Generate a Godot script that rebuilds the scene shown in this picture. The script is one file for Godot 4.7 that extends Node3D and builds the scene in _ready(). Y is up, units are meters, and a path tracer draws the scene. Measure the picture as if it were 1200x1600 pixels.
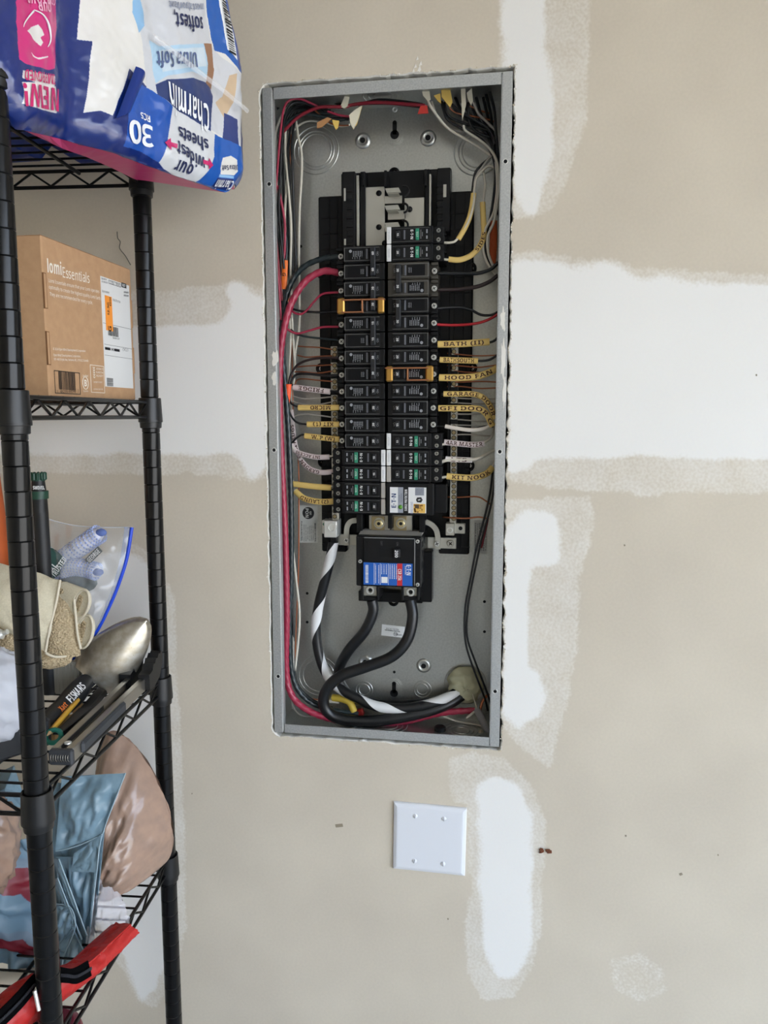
extends Node3D
# An open breaker panel in an unfinished garage wall, with a wire shelving unit at its left. Metres, y up; the wall face is z = 0.

const EXPOSURE := 8.5
const SUN := 1.5
const DOOR_A := 0.5
const DOOR_B := 5.2
const DOOR_H := 2.35
const EYE := Vector3(0.17754, 1.52407, 1.13702)
const FOCAL := 1180.0            # focal length in pixels of the 1200 x 1600 frame
var view := Basis()
var M := {}
var org := {}
var taken := {}
var rng := RandomNumberGenerator.new()
var font_plain: SystemFont
var font_bold: SystemFont

# ---------------------------------------------------------------- points
func ray(px: float, py: float) -> Vector3:
	return view * Vector3((px - 600.0) / FOCAL, -(py - 800.0) / FOCAL, -1.0)

func uz(px: float, py: float, z: float) -> Vector3:      # the point at depth plane z
	var d := ray(px, py)
	return EYE + d * ((z - EYE.z) / d.z)

func uy(px: float, py: float, y: float) -> Vector3:      # the point at height y
	var d := ray(px, py)
	return EYE + d * ((y - EYE.y) / d.y)

func ux(px: float, py: float, x: float) -> Vector3:
	var d := ray(px, py)
	return EYE + d * ((x - EYE.x) / d.x)

func path(list: Array) -> PackedVector3Array:            # [px, py, z] triples
	var out := PackedVector3Array()
	for a in list:
		out.append(uz(a[0], a[1], a[2]))
	return out

func smooth(pts: PackedVector3Array, per := 6) -> PackedVector3Array:
	if pts.size() < 3:
		return pts
	var out := PackedVector3Array()
	for i in pts.size() - 1:
		var a := pts[maxi(i - 1, 0)]
		var b := pts[i]
		var c := pts[i + 1]
		var d := pts[mini(i + 2, pts.size() - 1)]
		for k in per:
			out.append(b.cubic_interpolate(c, a, d, float(k) / per))
	out.append(pts[pts.size() - 1])
	return out

# ---------------------------------------------------------------- shapes
func begin() -> SurfaceTool:
	var s := SurfaceTool.new()
	s.begin(Mesh.PRIMITIVE_TRIANGLES)
	s.set_smooth_group(-1)
	return s

func tri(s: SurfaceTool, a: Vector3, b: Vector3, c: Vector3) -> void:   # counter-clockwise seen from outside
	s.add_vertex(a); s.add_vertex(c); s.add_vertex(b)

func quad(s: SurfaceTool, a: Vector3, b: Vector3, c: Vector3, d: Vector3) -> void:
	tri(s, a, b, c); tri(s, a, c, d)

func oquad(s: SurfaceTool, a: Vector3, b: Vector3, c: Vector3, d: Vector3, o: Vector3) -> void:
	var n := (c - a).cross(d - b)
	if n.dot((a + b + c + d) / 4.0 - o) >= 0.0:
		quad(s, a, b, c, d)
	else:
		quad(s, d, c, b, a)

func rbox(s: SurfaceTool, c: Vector3, size: Vector3, b := 0.001, turn := Basis()) -> void:   # box with chamfered edges
	var h := size / 2.0
	b = minf(b, minf(h.x, minf(h.y, h.z)) * 0.95)
	var p := func(sg: Vector3, axis: int) -> Vector3:
		var v := Vector3(h.x - b, h.y - b, h.z - b)
		v[axis] = h[axis]
		return c + turn * (v * sg)
	for a in 3:
		var u := (a + 1) % 3
		var v := (a + 2) % 3
		for sa in [-1.0, 1.0]:
			var q: Array[Vector3] = []
			for k in [[-1.0, -1.0], [1.0, -1.0], [1.0, 1.0], [-1.0, 1.0]]:
				var sg := Vector3()
				sg[a] = sa; sg[u] = k[0]; sg[v] = k[1]
				q.append(p.call(sg, a))
			oquad(s, q[0], q[1], q[2], q[3], c)
		if b > 0.00001:
			for su in [-1.0, 1.0]:
				for sv in [-1.0, 1.0]:
					var lo := Vector3()
					lo[a] = -1.0; lo[u] = su; lo[v] = sv
					var hi := lo
					hi[a] = 1.0
					oquad(s, p.call(lo, u), p.call(hi, u), p.call(hi, v), p.call(lo, v), c)
	if b > 0.00001:
		for sx in [-1.0, 1.0]:
			for sy in [-1.0, 1.0]:
				for sz in [-1.0, 1.0]:
					var sg := Vector3(sx, sy, sz)
					var q0: Vector3 = p.call(sg, 0)
					var q1: Vector3 = p.call(sg, 1)
					var q2: Vector3 = p.call(sg, 2)
					if sx * sy * sz > 0.0:
						tri(s, q0, q1, q2)
					else:
						tri(s, q2, q1, q0)

func box2(s: SurfaceTool, a: Vector3, b: Vector3, bev := 0.001) -> void:   # box between two corners
	rbox(s, (a + b) / 2.0, (b - a).abs(), bev)

func frames(pts: PackedVector3Array) -> Array:
	var out := []
	var n := pts.size()
	var up := Vector3.UP
	var t0 := (pts[1] - pts[0]).normalized()
	if absf(t0.dot(up)) > 0.9:
		up = Vector3.RIGHT
	var x := t0.cross(up).normalized()
	for i in n:
		var t := (pts[mini(i + 1, n - 1)] - pts[maxi(i - 1, 0)]).normalized()
		x = (x - t * x.dot(t)).normalized()
		out.append([x, t.cross(x).normalized(), t])
	return out

func tube(s: SurfaceTool, pts: PackedVector3Array, r: float, sides := 8, strands := 0, turns := 60.0, flat := 1.0, taper := []) -> void:
	var f := frames(pts)
	var rings := []
	var run := 0.0
	for i in pts.size():
		if i:
			run += pts[i].distance_to(pts[i - 1])
		var ring := PackedVector3Array()
		var rr := r
		if taper.size():
			var g := float(i) / (pts.size() - 1) * (taper.size() - 1)
			var g0 := mini(int(g), taper.size() - 2)
			rr = r * lerpf(taper[g0], taper[g0 + 1], g - g0)
		for k in sides:
			var a := TAU * k / sides
			var q := rr
			if strands:
				q *= 1.0 - 0.13 * (0.5 + 0.5 * cos(strands * a + run * turns * strands))
			ring.append(pts[i] + f[i][0] * cos(a) * q + f[i][1] * sin(a) * q * flat)
		rings.append(ring)
	s.set_smooth_group(1)
	for i in pts.size() - 1:
		for k in sides:
			var k2 := (k + 1) % sides
			quad(s, rings[i][k], rings[i][k2], rings[i + 1][k2], rings[i + 1][k])
	s.set_smooth_group(-1)
	for e in 2:
		var i := 0 if e == 0 else pts.size() - 1
		for k in range(1, sides - 1):
			if e == 0:
				tri(s, rings[i][0], rings[i][k + 1], rings[i][k])
			else:
				tri(s, rings[i][0], rings[i][k], rings[i][k + 1])

func rod(s: SurfaceTool, a: Vector3, b: Vector3, r: float, sides := 8) -> void:
	tube(s, PackedVector3Array([a, b]), r, sides)

func lathe(s: SurfaceTool, prof: Array, xf: Transform3D, segs := 16, soft := false) -> void:   # [radius, height along local y]
	var c := xf * Vector3(0, (prof[0][1] + prof[prof.size() - 1][1]) / 2.0, 0)
	for j in prof.size() - 1:
		s.set_smooth_group(2 if soft else 10 + j)
		var r0: float = prof[j][0]
		var r1: float = prof[j + 1][0]
		for k in segs:
			var a0 := TAU * k / segs
			var a1 := TAU * (k + 1) / segs
			var p0 := xf * Vector3(r0 * cos(a0), prof[j][1], -r0 * sin(a0))
			var p1 := xf * Vector3(r0 * cos(a1), prof[j][1], -r0 * sin(a1))
			var p2 := xf * Vector3(r1 * cos(a1), prof[j + 1][1], -r1 * sin(a1))
			var p3 := xf * Vector3(r1 * cos(a0), prof[j + 1][1], -r1 * sin(a0))
			if r0 > 0.0:
				tri(s, p0, p1, p2)
			if r1 > 0.0:
				tri(s, p0, p2, p3)
	s.set_smooth_group(-1)

func facing(at: Vector3) -> Transform3D:          # a lathe whose axis points out of the wall
	return Transform3D(Basis(Vector3.RIGHT, PI / 2), at)

func prism(s: SurfaceTool, poly: PackedVector2Array, xf: Transform3D, depth: float) -> void:   # extruded along local z
	if Geometry2D.is_polygon_clockwise(poly):
		poly = poly.duplicate()
		poly.reverse()
	var t := Geometry2D.triangulate_polygon(poly)
	for i in range(0, t.size(), 3):
		var a := poly[t[i]]
		var b := poly[t[i + 1]]
		var c := poly[t[i + 2]]
		if (b - a).cross(c - a) < 0.0:
			var w := b
			b = c
			c = w
		tri(s, xf * Vector3(a.x, a.y, depth), xf * Vector3(b.x, b.y, depth), xf * Vector3(c.x, c.y, depth))
		tri(s, xf * Vector3(a.x, a.y, 0), xf * Vector3(c.x, c.y, 0), xf * Vector3(b.x, b.y, 0))
	for i in poly.size():
		var a := poly[i]
		var b := poly[(i + 1) % poly.size()]
		quad(s, xf * Vector3(a.x, a.y, 0), xf * Vector3(b.x, b.y, 0), xf * Vector3(b.x, b.y, depth), xf * Vector3(a.x, a.y, depth))

func sheet(s: SurfaceTool, f: Callable, nu: int, nv: int, thick := 0.0, uv := false) -> void:   # f(u, v) -> Vector3; a cloth or film with two faces
	var g := []
	for j in nv + 1:
		var row := PackedVector3Array()
		for i in nu + 1:
			row.append(f.call(float(i) / nu, float(j) / nv))
		g.append(row)
	var nrm := []
	for j in nv + 1:
		var row := PackedVector3Array()
		for i in nu + 1:
			var du: Vector3 = g[j][mini(i + 1, nu)] - g[j][maxi(i - 1, 0)]
			var dv: Vector3 = g[mini(j + 1, nv)][i] - g[maxi(j - 1, 0)][i]
			row.append(du.cross(dv).normalized())
		nrm.append(row)
	for side in (2 if thick > 0.0 else 1):
		s.set_smooth_group(3 + side)
		for j in nv:
			for i in nu:
				var q: Array[Vector3] = []
				var t: Array[Vector2] = []
				for k in [[0, 0], [1, 0], [1, 1], [0, 1]]:
					q.append(g[j + k[1]][i + k[0]] - (nrm[j + k[1]][i + k[0]] * thick if side else Vector3()))
					t.append(Vector2(float(i + k[0]) / nu, float(j + k[1]) / nv))
				for k in ([0, 2, 1, 0, 3, 2] if side == 0 else [0, 1, 2, 0, 2, 3]):
					if uv:
						s.set_uv(t[k])
					s.add_vertex(q[k])
	if thick > 0.0:
		s.set_smooth_group(-1)
		var rim := []
		for i in nu:
			rim.append([0, i, 0, i + 1]); rim.append([nv, i + 1, nv, i])
		for j in nv:
			rim.append([j + 1, 0, j, 0]); rim.append([j, nu, j + 1, nu])
		for e in rim:
			var a: Vector3 = g[e[0]][e[1]]
			var b: Vector3 = g[e[2]][e[3]]
			var a2: Vector3 = a - nrm[e[0]][e[1]] * thick
			var b2: Vector3 = b - nrm[e[2]][e[3]] * thick
			if uv:
				s.set_uv(Vector2(0.5, 0.5))
			quad(s, a2, b2, b, a)
	s.set_smooth_group(-1)

func words(s: SurfaceTool, text: String, height: float, f: Callable, bold := false, width := 0.0, lines := 1.0) -> void:   # flat print; f maps (x, y) on the print to a point
	var tm := TextMesh.new()
	tm.font = font_bold if bold else font_plain
	tm.font_size = 24
	tm.pixel_size = height / 17.5
	tm.depth = 0.0
	tm.curve_step = 1.2
	tm.text = text
	tm.line_spacing = -6.0 * lines
	tm.horizontal_alignment = HORIZONTAL_ALIGNMENT_CENTER
	tm.vertical_alignment = VERTICAL_ALIGNMENT_CENTER
	var arr := tm.get_mesh_arrays()
	var v: PackedVector3Array = arr[Mesh.ARRAY_VERTEX]
	var ix: PackedInt32Array = arr[Mesh.ARRAY_INDEX]
	var sc := 1.0
	if width > 0.0:
		var lo := 1e9
		var hi := -1e9
		for p in v:
			lo = minf(lo, p.x); hi = maxf(hi, p.x)
		sc = width / maxf(hi - lo, 1e-6)
	if ix.size() == 0:
		for i in v.size():
			s.add_vertex(f.call(v[i].x * sc, v[i].y))
	for i in ix:
		s.add_vertex(f.call(v[i].x * sc, v[i].y))

func flatmap(at: Vector3, right: Vector3, up: Vector3) -> Callable:
	return func(x: float, y: float) -> Vector3: return at + right * x + up * y

# ---------------------------------------------------------------- objects
func numbered(called: String) -> String:
	var n: int = taken.get(called, 0)
	taken[called] = n + 1
	return called if n == 0 else "%s_%03d" % [called, n]

func tag(o: Node, label: String, category: String, group := "") -> void:
	o.set_meta("label", label)
	o.set_meta("category", category)
	if group:
		o.set_meta("group", group)

func thing(called: String, label: String, category: String, base := Vector3(), group := "") -> Node3D:
	var o := Node3D.new()
	o.name = numbered(called)
	add_child(o)
	o.position = base
	org[o] = base
	tag(o, label, category, group)
	return o

func part(called: String, s: SurfaceTool, m: Material, parent: Node3D, label := "") -> MeshInstance3D:
	var o := MeshInstance3D.new()
	s.generate_normals()
	o.mesh = s.commit()
	o.material_override = null
	o.mesh.surface_set_material(0, m)
	o.name = called
	parent.add_child(o, true)
	o.position = -org.get(parent, Vector3())
	org[o] = Vector3()
	if label:
		o.set_meta("label", label)
	return o

func single(called: String, s: SurfaceTool, m: Material, label: String, category: String, group := "") -> MeshInstance3D:
	var o := part(numbered(called), s, m, self)
	tag(o, label, category, group)
	return o

func struct(called: String, s: SurfaceTool, m: Material, parent: Node3D = self) -> MeshInstance3D:
	var o := part(called, s, m, parent)
	if parent == self:
		o.set_meta("kind", "structure")
	return o

func again(o: Node3D, at: Vector3, label: String, turn := 0.0) -> Node3D:
	var c: Node3D = o.duplicate()
	c.name = numbered(str(o.name).rstrip("0123456789_"))
	add_child(c)
	c.position = at
	c.rotation.z = turn
	c.set_meta("label", label)
	return c

# ---------------------------------------------------------------- materials
func mat(called: String, c: Color, rough := 0.6, metal := 0.0) -> StandardMaterial3D:
	if M.has(called):
		return M[called]
	var m := StandardMaterial3D.new()
	m.resource_name = called
	m.albedo_color = c
	m.roughness = rough
	m.metallic = metal
	M[called] = m
	return m

func rgb8(r: float, g: float, b: float) -> Color:
	return Color(r / 255.0, g / 255.0, b / 255.0)

func noise(seed_: int, freq: float, type := FastNoiseLite.TYPE_SIMPLEX_SMOOTH, oct := 3) -> FastNoiseLite:
	var n := FastNoiseLite.new()
	n.seed = seed_
	n.frequency = freq
	n.noise_type = type
	n.fractal_octaves = oct
	return n

func noise_tex(seed_: int, freq: float, lo: Color, hi: Color, oct := 4, size := 512, type := FastNoiseLite.TYPE_SIMPLEX_SMOOTH) -> NoiseTexture2D:
	var t := NoiseTexture2D.new()
	t.width = size
	t.height = size
	t.seamless = true
	t.noise = noise(seed_, freq, type, oct)
	var g := Gradient.new()
	g.set_color(0, lo)
	g.set_color(1, hi)
	t.color_ramp = g
	return t

func bump_tex(seed_: int, freq: float, strength: float, oct := 4, type := FastNoiseLite.TYPE_SIMPLEX_SMOOTH) -> NoiseTexture2D:
	var t := NoiseTexture2D.new()
	t.width = 512
	t.height = 512
	t.seamless = true
	t.as_normal_map = true
	t.bump_strength = strength
	t.noise = noise(seed_, freq, type, oct)
	return t

func tri_map(m: StandardMaterial3D, scale: float, tex: Texture2D = null, bump: Texture2D = null, depth := 1.0) -> void:
	m.uv1_triplanar = true
	m.uv1_scale = Vector3.ONE * scale
	if tex:
		m.albedo_color = Color.WHITE
		m.albedo_texture = tex
	if bump:
		m.normal_enabled = true
		m.normal_texture = bump
		m.normal_scale = depth

func film(called: String, c: Color, alpha: float, rough := 0.12) -> StandardMaterial3D:
	var m := mat(called, Color(c.r, c.g, c.b, alpha), rough)
	m.transparency = BaseMaterial3D.TRANSPARENCY_ALPHA
	m.cull_mode = BaseMaterial3D.CULL_DISABLED
	return m

func make_materials() -> void:
	font_plain = SystemFont.new()
	font_plain.font_names = PackedStringArray(["Droid Sans"])
	font_bold = SystemFont.new()
	font_bold.font_names = PackedStringArray(["Droid Sans"])
	font_bold.font_weight = 700
	var m := mat("galvanized steel", rgb8(186, 185, 178), 0.34, 0.9)
	tri_map(m, 7.0, noise_tex(11, 0.06, rgb8(182, 183, 178), rgb8(200, 201, 196), 4), bump_tex(12, 0.05, 1.0, 3), 0.1)
	m = mat("flange steel", rgb8(172, 172, 168), 0.45, 0.6)
	tri_map(m, 9.0, noise_tex(13, 0.06, rgb8(172, 174, 173), rgb8(202, 203, 200), 5))
	mat("bright steel", rgb8(222, 222, 216), 0.3, 0.55)
	mat("tin plate", rgb8(190, 188, 178), 0.38, 0.75)
	mat("brass", rgb8(164, 148, 112), 0.35, 0.7)
	mat("black plastic", rgb8(15, 15, 16), 0.42).metallic_specular = 0.35
	mat("breaker black", rgb8(20, 20, 21), 0.38).metallic_specular = 0.35
	mat("label black", rgb8(14, 14, 16), 0.5).metallic_specular = 0.3
	mat("handle black", rgb8(28, 30, 34), 0.3)
	mat("slot grey", rgb8(96, 98, 104), 0.35)
	mat("edge grey", rgb8(128, 128, 126), 0.5)
	mat("hole black", rgb8(6, 6, 6), 0.9)
	mat("print white", rgb8(228, 228, 226), 0.6)
	mat("print grey", rgb8(150, 152, 156), 0.6)
	mat("print black", rgb8(20, 20, 22), 0.6)
	mat("white plastic", rgb8(226, 228, 232), 0.3)
	m = mat("rack black", rgb8(9, 9, 10), 0.3)
	m.metallic_specular = 0.3
	m.clearcoat_enabled = true
	m.clearcoat = 0.3
	m.clearcoat_roughness = 0.16
	m = mat("gypsum", rgb8(232, 228, 218), 0.95)
	m = mat("paper torn", rgb8(204, 192, 168), 0.95)
	m = mat("plain drywall", rgb8(206, 196, 178), 0.95)
	m = mat("ceiling white", rgb8(226, 224, 218), 0.95)
	m = mat("concrete", rgb8(150, 148, 144), 0.85)
	tri_map(m, 0.5, noise_tex(21, 0.02, rgb8(132, 130, 126), rgb8(168, 166, 162), 5))
	m = mat("cardboard", rgb8(186, 142, 96), 0.85)
	tri_map(m, 4.0, noise_tex(22, 0.03, rgb8(176, 138, 102), rgb8(190, 152, 114), 5), bump_tex(23, 0.05, 1.2, 3), 0.3)

# ---------------------------------------------------------------- the scene
func _ready() -> void:
	rng.seed = 7
	view = Basis(Vector3.UP, 0.15533) * Basis(Vector3.RIGHT, -0.12775)
	var cam := Camera3D.new()
	cam.name = "camera"
	add_child(cam)
	cam.transform = Transform3D(view, EYE)
	cam.fov = rad_to_deg(2.0 * atan(800.0 / FOCAL))
	cam.near = 0.02
	cam.far = 100.0
	cam.current = true
	var e := Environment.new()
	e.background_mode = Environment.BG_SKY
	var sm := ProceduralSkyMaterial.new()
	sm.sky_top_color = rgb8(176, 202, 236)
	sm.sky_horizon_color = rgb8(236, 240, 244)
	sm.ground_horizon_color = rgb8(190, 188, 182)
	sm.ground_bottom_color = rgb8(150, 148, 142)
	sm.sky_energy_multiplier = 1.0
	e.sky = Sky.new()
	e.sky.sky_material = sm
	e.tonemap_mode = Environment.TONE_MAPPER_LINEAR
	e.tonemap_exposure = EXPOSURE
	e.sdfgi_enabled = true
	e.ssao_enabled = true
	e.ssil_enabled = true
	var we := WorldEnvironment.new()
	we.name = "sky"
	we.environment = e
	add_child(we)
	var sun := DirectionalLight3D.new()
	sun.name = "sun"
	sun.light_energy = SUN
	sun.light_color = Color(1.0, 0.95, 0.87)
	sun.light_angular_distance = 0.5
	sun.shadow_enabled = true
	add_child(sun)
	sun.look_at_from_position(Vector3(-3, 8, 4), Vector3(), Vector3.UP)
	make_materials()
	build_room()
	build_panel()
	build_cover_plate()
	build_rack()
	build_interior()
	build_breakers()
	build_wires()
	build_top_shelf()
	build_carton()
	build_tool_shelf()
	build_bag_shelf()
	build_wall_marks()

# ---------------------------------------------------------------- room
const WX0 := -1.05
const WX1 := 1.05
const WY0 := 0.35
const WY1 := 2.35

func fill_poly(im: Image, poly: PackedVector2Array, c: Color) -> void:
	var y0 := 1e9
	var y1 := -1e9
	for p in poly:
		y0 = minf(y0, p.y); y1 = maxf(y1, p.y)
	for y in range(maxi(0, int(y0)), mini(im.get_height(), int(y1) + 1)):
		var xs: Array[float] = []
		for i in poly.size():
			var a := poly[i]
			var b := poly[(i + 1) % poly.size()]
			if (a.y <= y + 0.5) != (b.y <= y + 0.5):
				xs.append(a.x + (y + 0.5 - a.y) / (b.y - a.y) * (b.x - a.x))
		xs.sort()
		for k in range(0, xs.size() - 1, 2):
			var l := maxi(0, roundi(xs[k]))
			var r := mini(im.get_width(), roundi(xs[k + 1]))
			if r > l:
				im.fill_rect(Rect2i(l, y, r - l, 1), c)

func wall_texture() -> ImageTexture:
	var w := 1470
	var h := 1400
	var lw := 490
	var lh := 467
	var mask := Image.create_empty(lw, lh, false, Image.FORMAT_L8)      # thick coats of joint compound
	var thin := Image.create_empty(lw, lh, false, Image.FORMAT_L8)      # thin smeared coats round them
	var thick_coats := [
		[[780, -80], [858, -80], [857, 62], [868, 185], [860, 265], [846, 320], [834, 340], [820, 342], [808, 314], [790, 250]],
		[[795, 400], [850, 408], [900, 412], [957, 407], [988, 431], [1074, 434], [1200, 444], [1700, 450], [1700, 716], [1200, 721], [1105, 718], [1007, 715], [902, 721], [834, 724], [810, 742], [790, 745]],
		[[796, 813], [818, 791], [863, 797], [883, 833], [876, 884], [831, 890], [824, 994], [826, 1040], [857, 1065], [851, 1116], [818, 1139], [785, 1130], [785, 830]],
		[[744, 1226], [773, 1206], [812, 1226], [831, 1271], [834, 1361], [834, 1464], [818, 1522], [789, 1534], [764, 1516], [751, 1464], [744, 1361], [747, 1271]],
		[[-600, 500], [247, 508], [343, 504], [362, 478], [343, 447], [369, 438], [395, 454], [420, 462], [420, 744], [380, 746], [375, 718], [351, 707], [314, 716], [244, 713], [-600, 722]],
		[[200, 860], [240, 880], [255, 940], [262, 1050], [268, 1200], [270, 1400], [262, 1500], [245, 1545], [222, 1566], [205, 1540], [196, 1500], [150, 1440], [110, 1380], [100, 1000], [140, 870]]]
	var thin_coats := [
		[[780, -80], [924, -80], [922, 62], [917, 185], [902, 234], [884, 290], [862, 330], [800, 345]],
		[[795, 392], [880, 398], [1000, 418], [1080, 424], [1200, 430], [1700, 440], [1700, 760], [1200, 770], [1007, 773], [871, 764], [797, 752]],
		[[785, 781], [925, 776], [928, 820], [905, 910], [902, 1013], [886, 1103], [867, 1168], [862, 1203], [812, 1168], [785, 1135]],
		[[699, 1184], [741, 1175], [793, 1187], [831, 1226], [854, 1284], [851, 1335], [844, 1458], [834, 1509], [805, 1558], [754, 1564], [731, 1522], [725, 1458], [735, 1393], [731, 1258], [709, 1255], [701, 1232]],
		[[-600, 446], [247, 453], [343, 446], [420, 450], [420, 748], [370, 748], [300, 740], [-600, 744]],
		[[190, 842], [245, 866], [270, 930], [278, 1050], [284, 1200], [290, 1330], [290, 1450], [276, 1520], [244, 1575], [214, 1562], [196, 1520], [100, 1400], [90, 1000]],
		[[952, 1500], [1000, 1488], [1036, 1512], [1044, 1552], [1000, 1568], [958, 1545]]]
	for pass_ in 2:
		for pt in (thick_coats if pass_ == 0 else thin_coats):
			var poly := PackedVector2Array()
			for q in pt:
				var p := uz(q[0], q[1], 0.0)
				poly.append(Vector2((p.x - WX0) / (WX1 - WX0) * lw, (WY1 - p.y) / (WY1 - WY0) * lh))
			fill_poly(mask if pass_ == 0 else thin, poly, Color(0.52, 0.52, 0.52) if pt[0][0] == 952 else Color.WHITE)
	mask.resize(104, 99, Image.INTERPOLATE_LANCZOS)
	mask.resize(w, h, Image.INTERPOLATE_CUBIC)
	mask.convert(Image.FORMAT_L8)
	thin.resize(280, 267, Image.INTERPOLATE_LANCZOS)
	thin.resize(w, h, Image.INTERPOLATE_CUBIC)
	thin.convert(Image.FORMAT_L8)
	var field := mask.get_data()
	var veil := thin.get_data()
	var coarse := noise(31, 0.02, FastNoiseLite.TYPE_SIMPLEX_SMOOTH, 4).get_image(w, h).get_data()
	var fine := noise(32, 0.26, FastNoiseLite.TYPE_SIMPLEX_SMOOTH, 3).get_image(w, h).get_data()
	var slow := noise(33, 0.006, FastNoiseLite.TYPE_SIMPLEX_SMOOTH, 3).get_image(w, h).get_data()
	var out := PackedByteArray()
	out.resize(w * h * 3)
	var o := 0
	for i in w * h:
		var n := fine[i] / 255.0 - 0.5
		var c := coarse[i] / 255.0 - 0.5
		var t := 0.0
		if veil[i] > 4:
			t = clampf((veil[i] / 255.0 + n * 0.6 + c * 0.35 - 0.3) / 0.5, 0.0, 1.0) * clampf(0.36 + c * 0.35 + n * 0.5, 0.0, 0.8)
		if field[i] > 4:
			var k := clampf((field[i] / 255.0 + c * 0.34 + n * 0.3 - 0.2) / 0.6, 0.0, 1.0)
			t = maxf(t, k * k * (3.0 - 2.0 * k) * 0.97)
		var g := (slow[i] / 255.0 - 0.5) * 12.0 + n * 6.0
		out[o] = int(lerpf(207.0 + g, 238.0 + g * 0.25, t))
		out[o + 1] = int(lerpf(196.5 + g, 236.0 + g * 0.25, t))
		out[o + 2] = int(lerpf(178.0 + g * 0.9, 231.0 + g * 0.25, t))
		o += 3
	return ImageTexture.create_from_image(Image.create_from_data(w, h, false, Image.FORMAT_RGB8, out))

func wall_vert(s: SurfaceTool, p: Vector3) -> void:
	s.set_uv(Vector2((p.x - WX0) / (WX1 - WX0), (WY1 - p.y) / (WY1 - WY0)))
	s.add_vertex(p)

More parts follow.
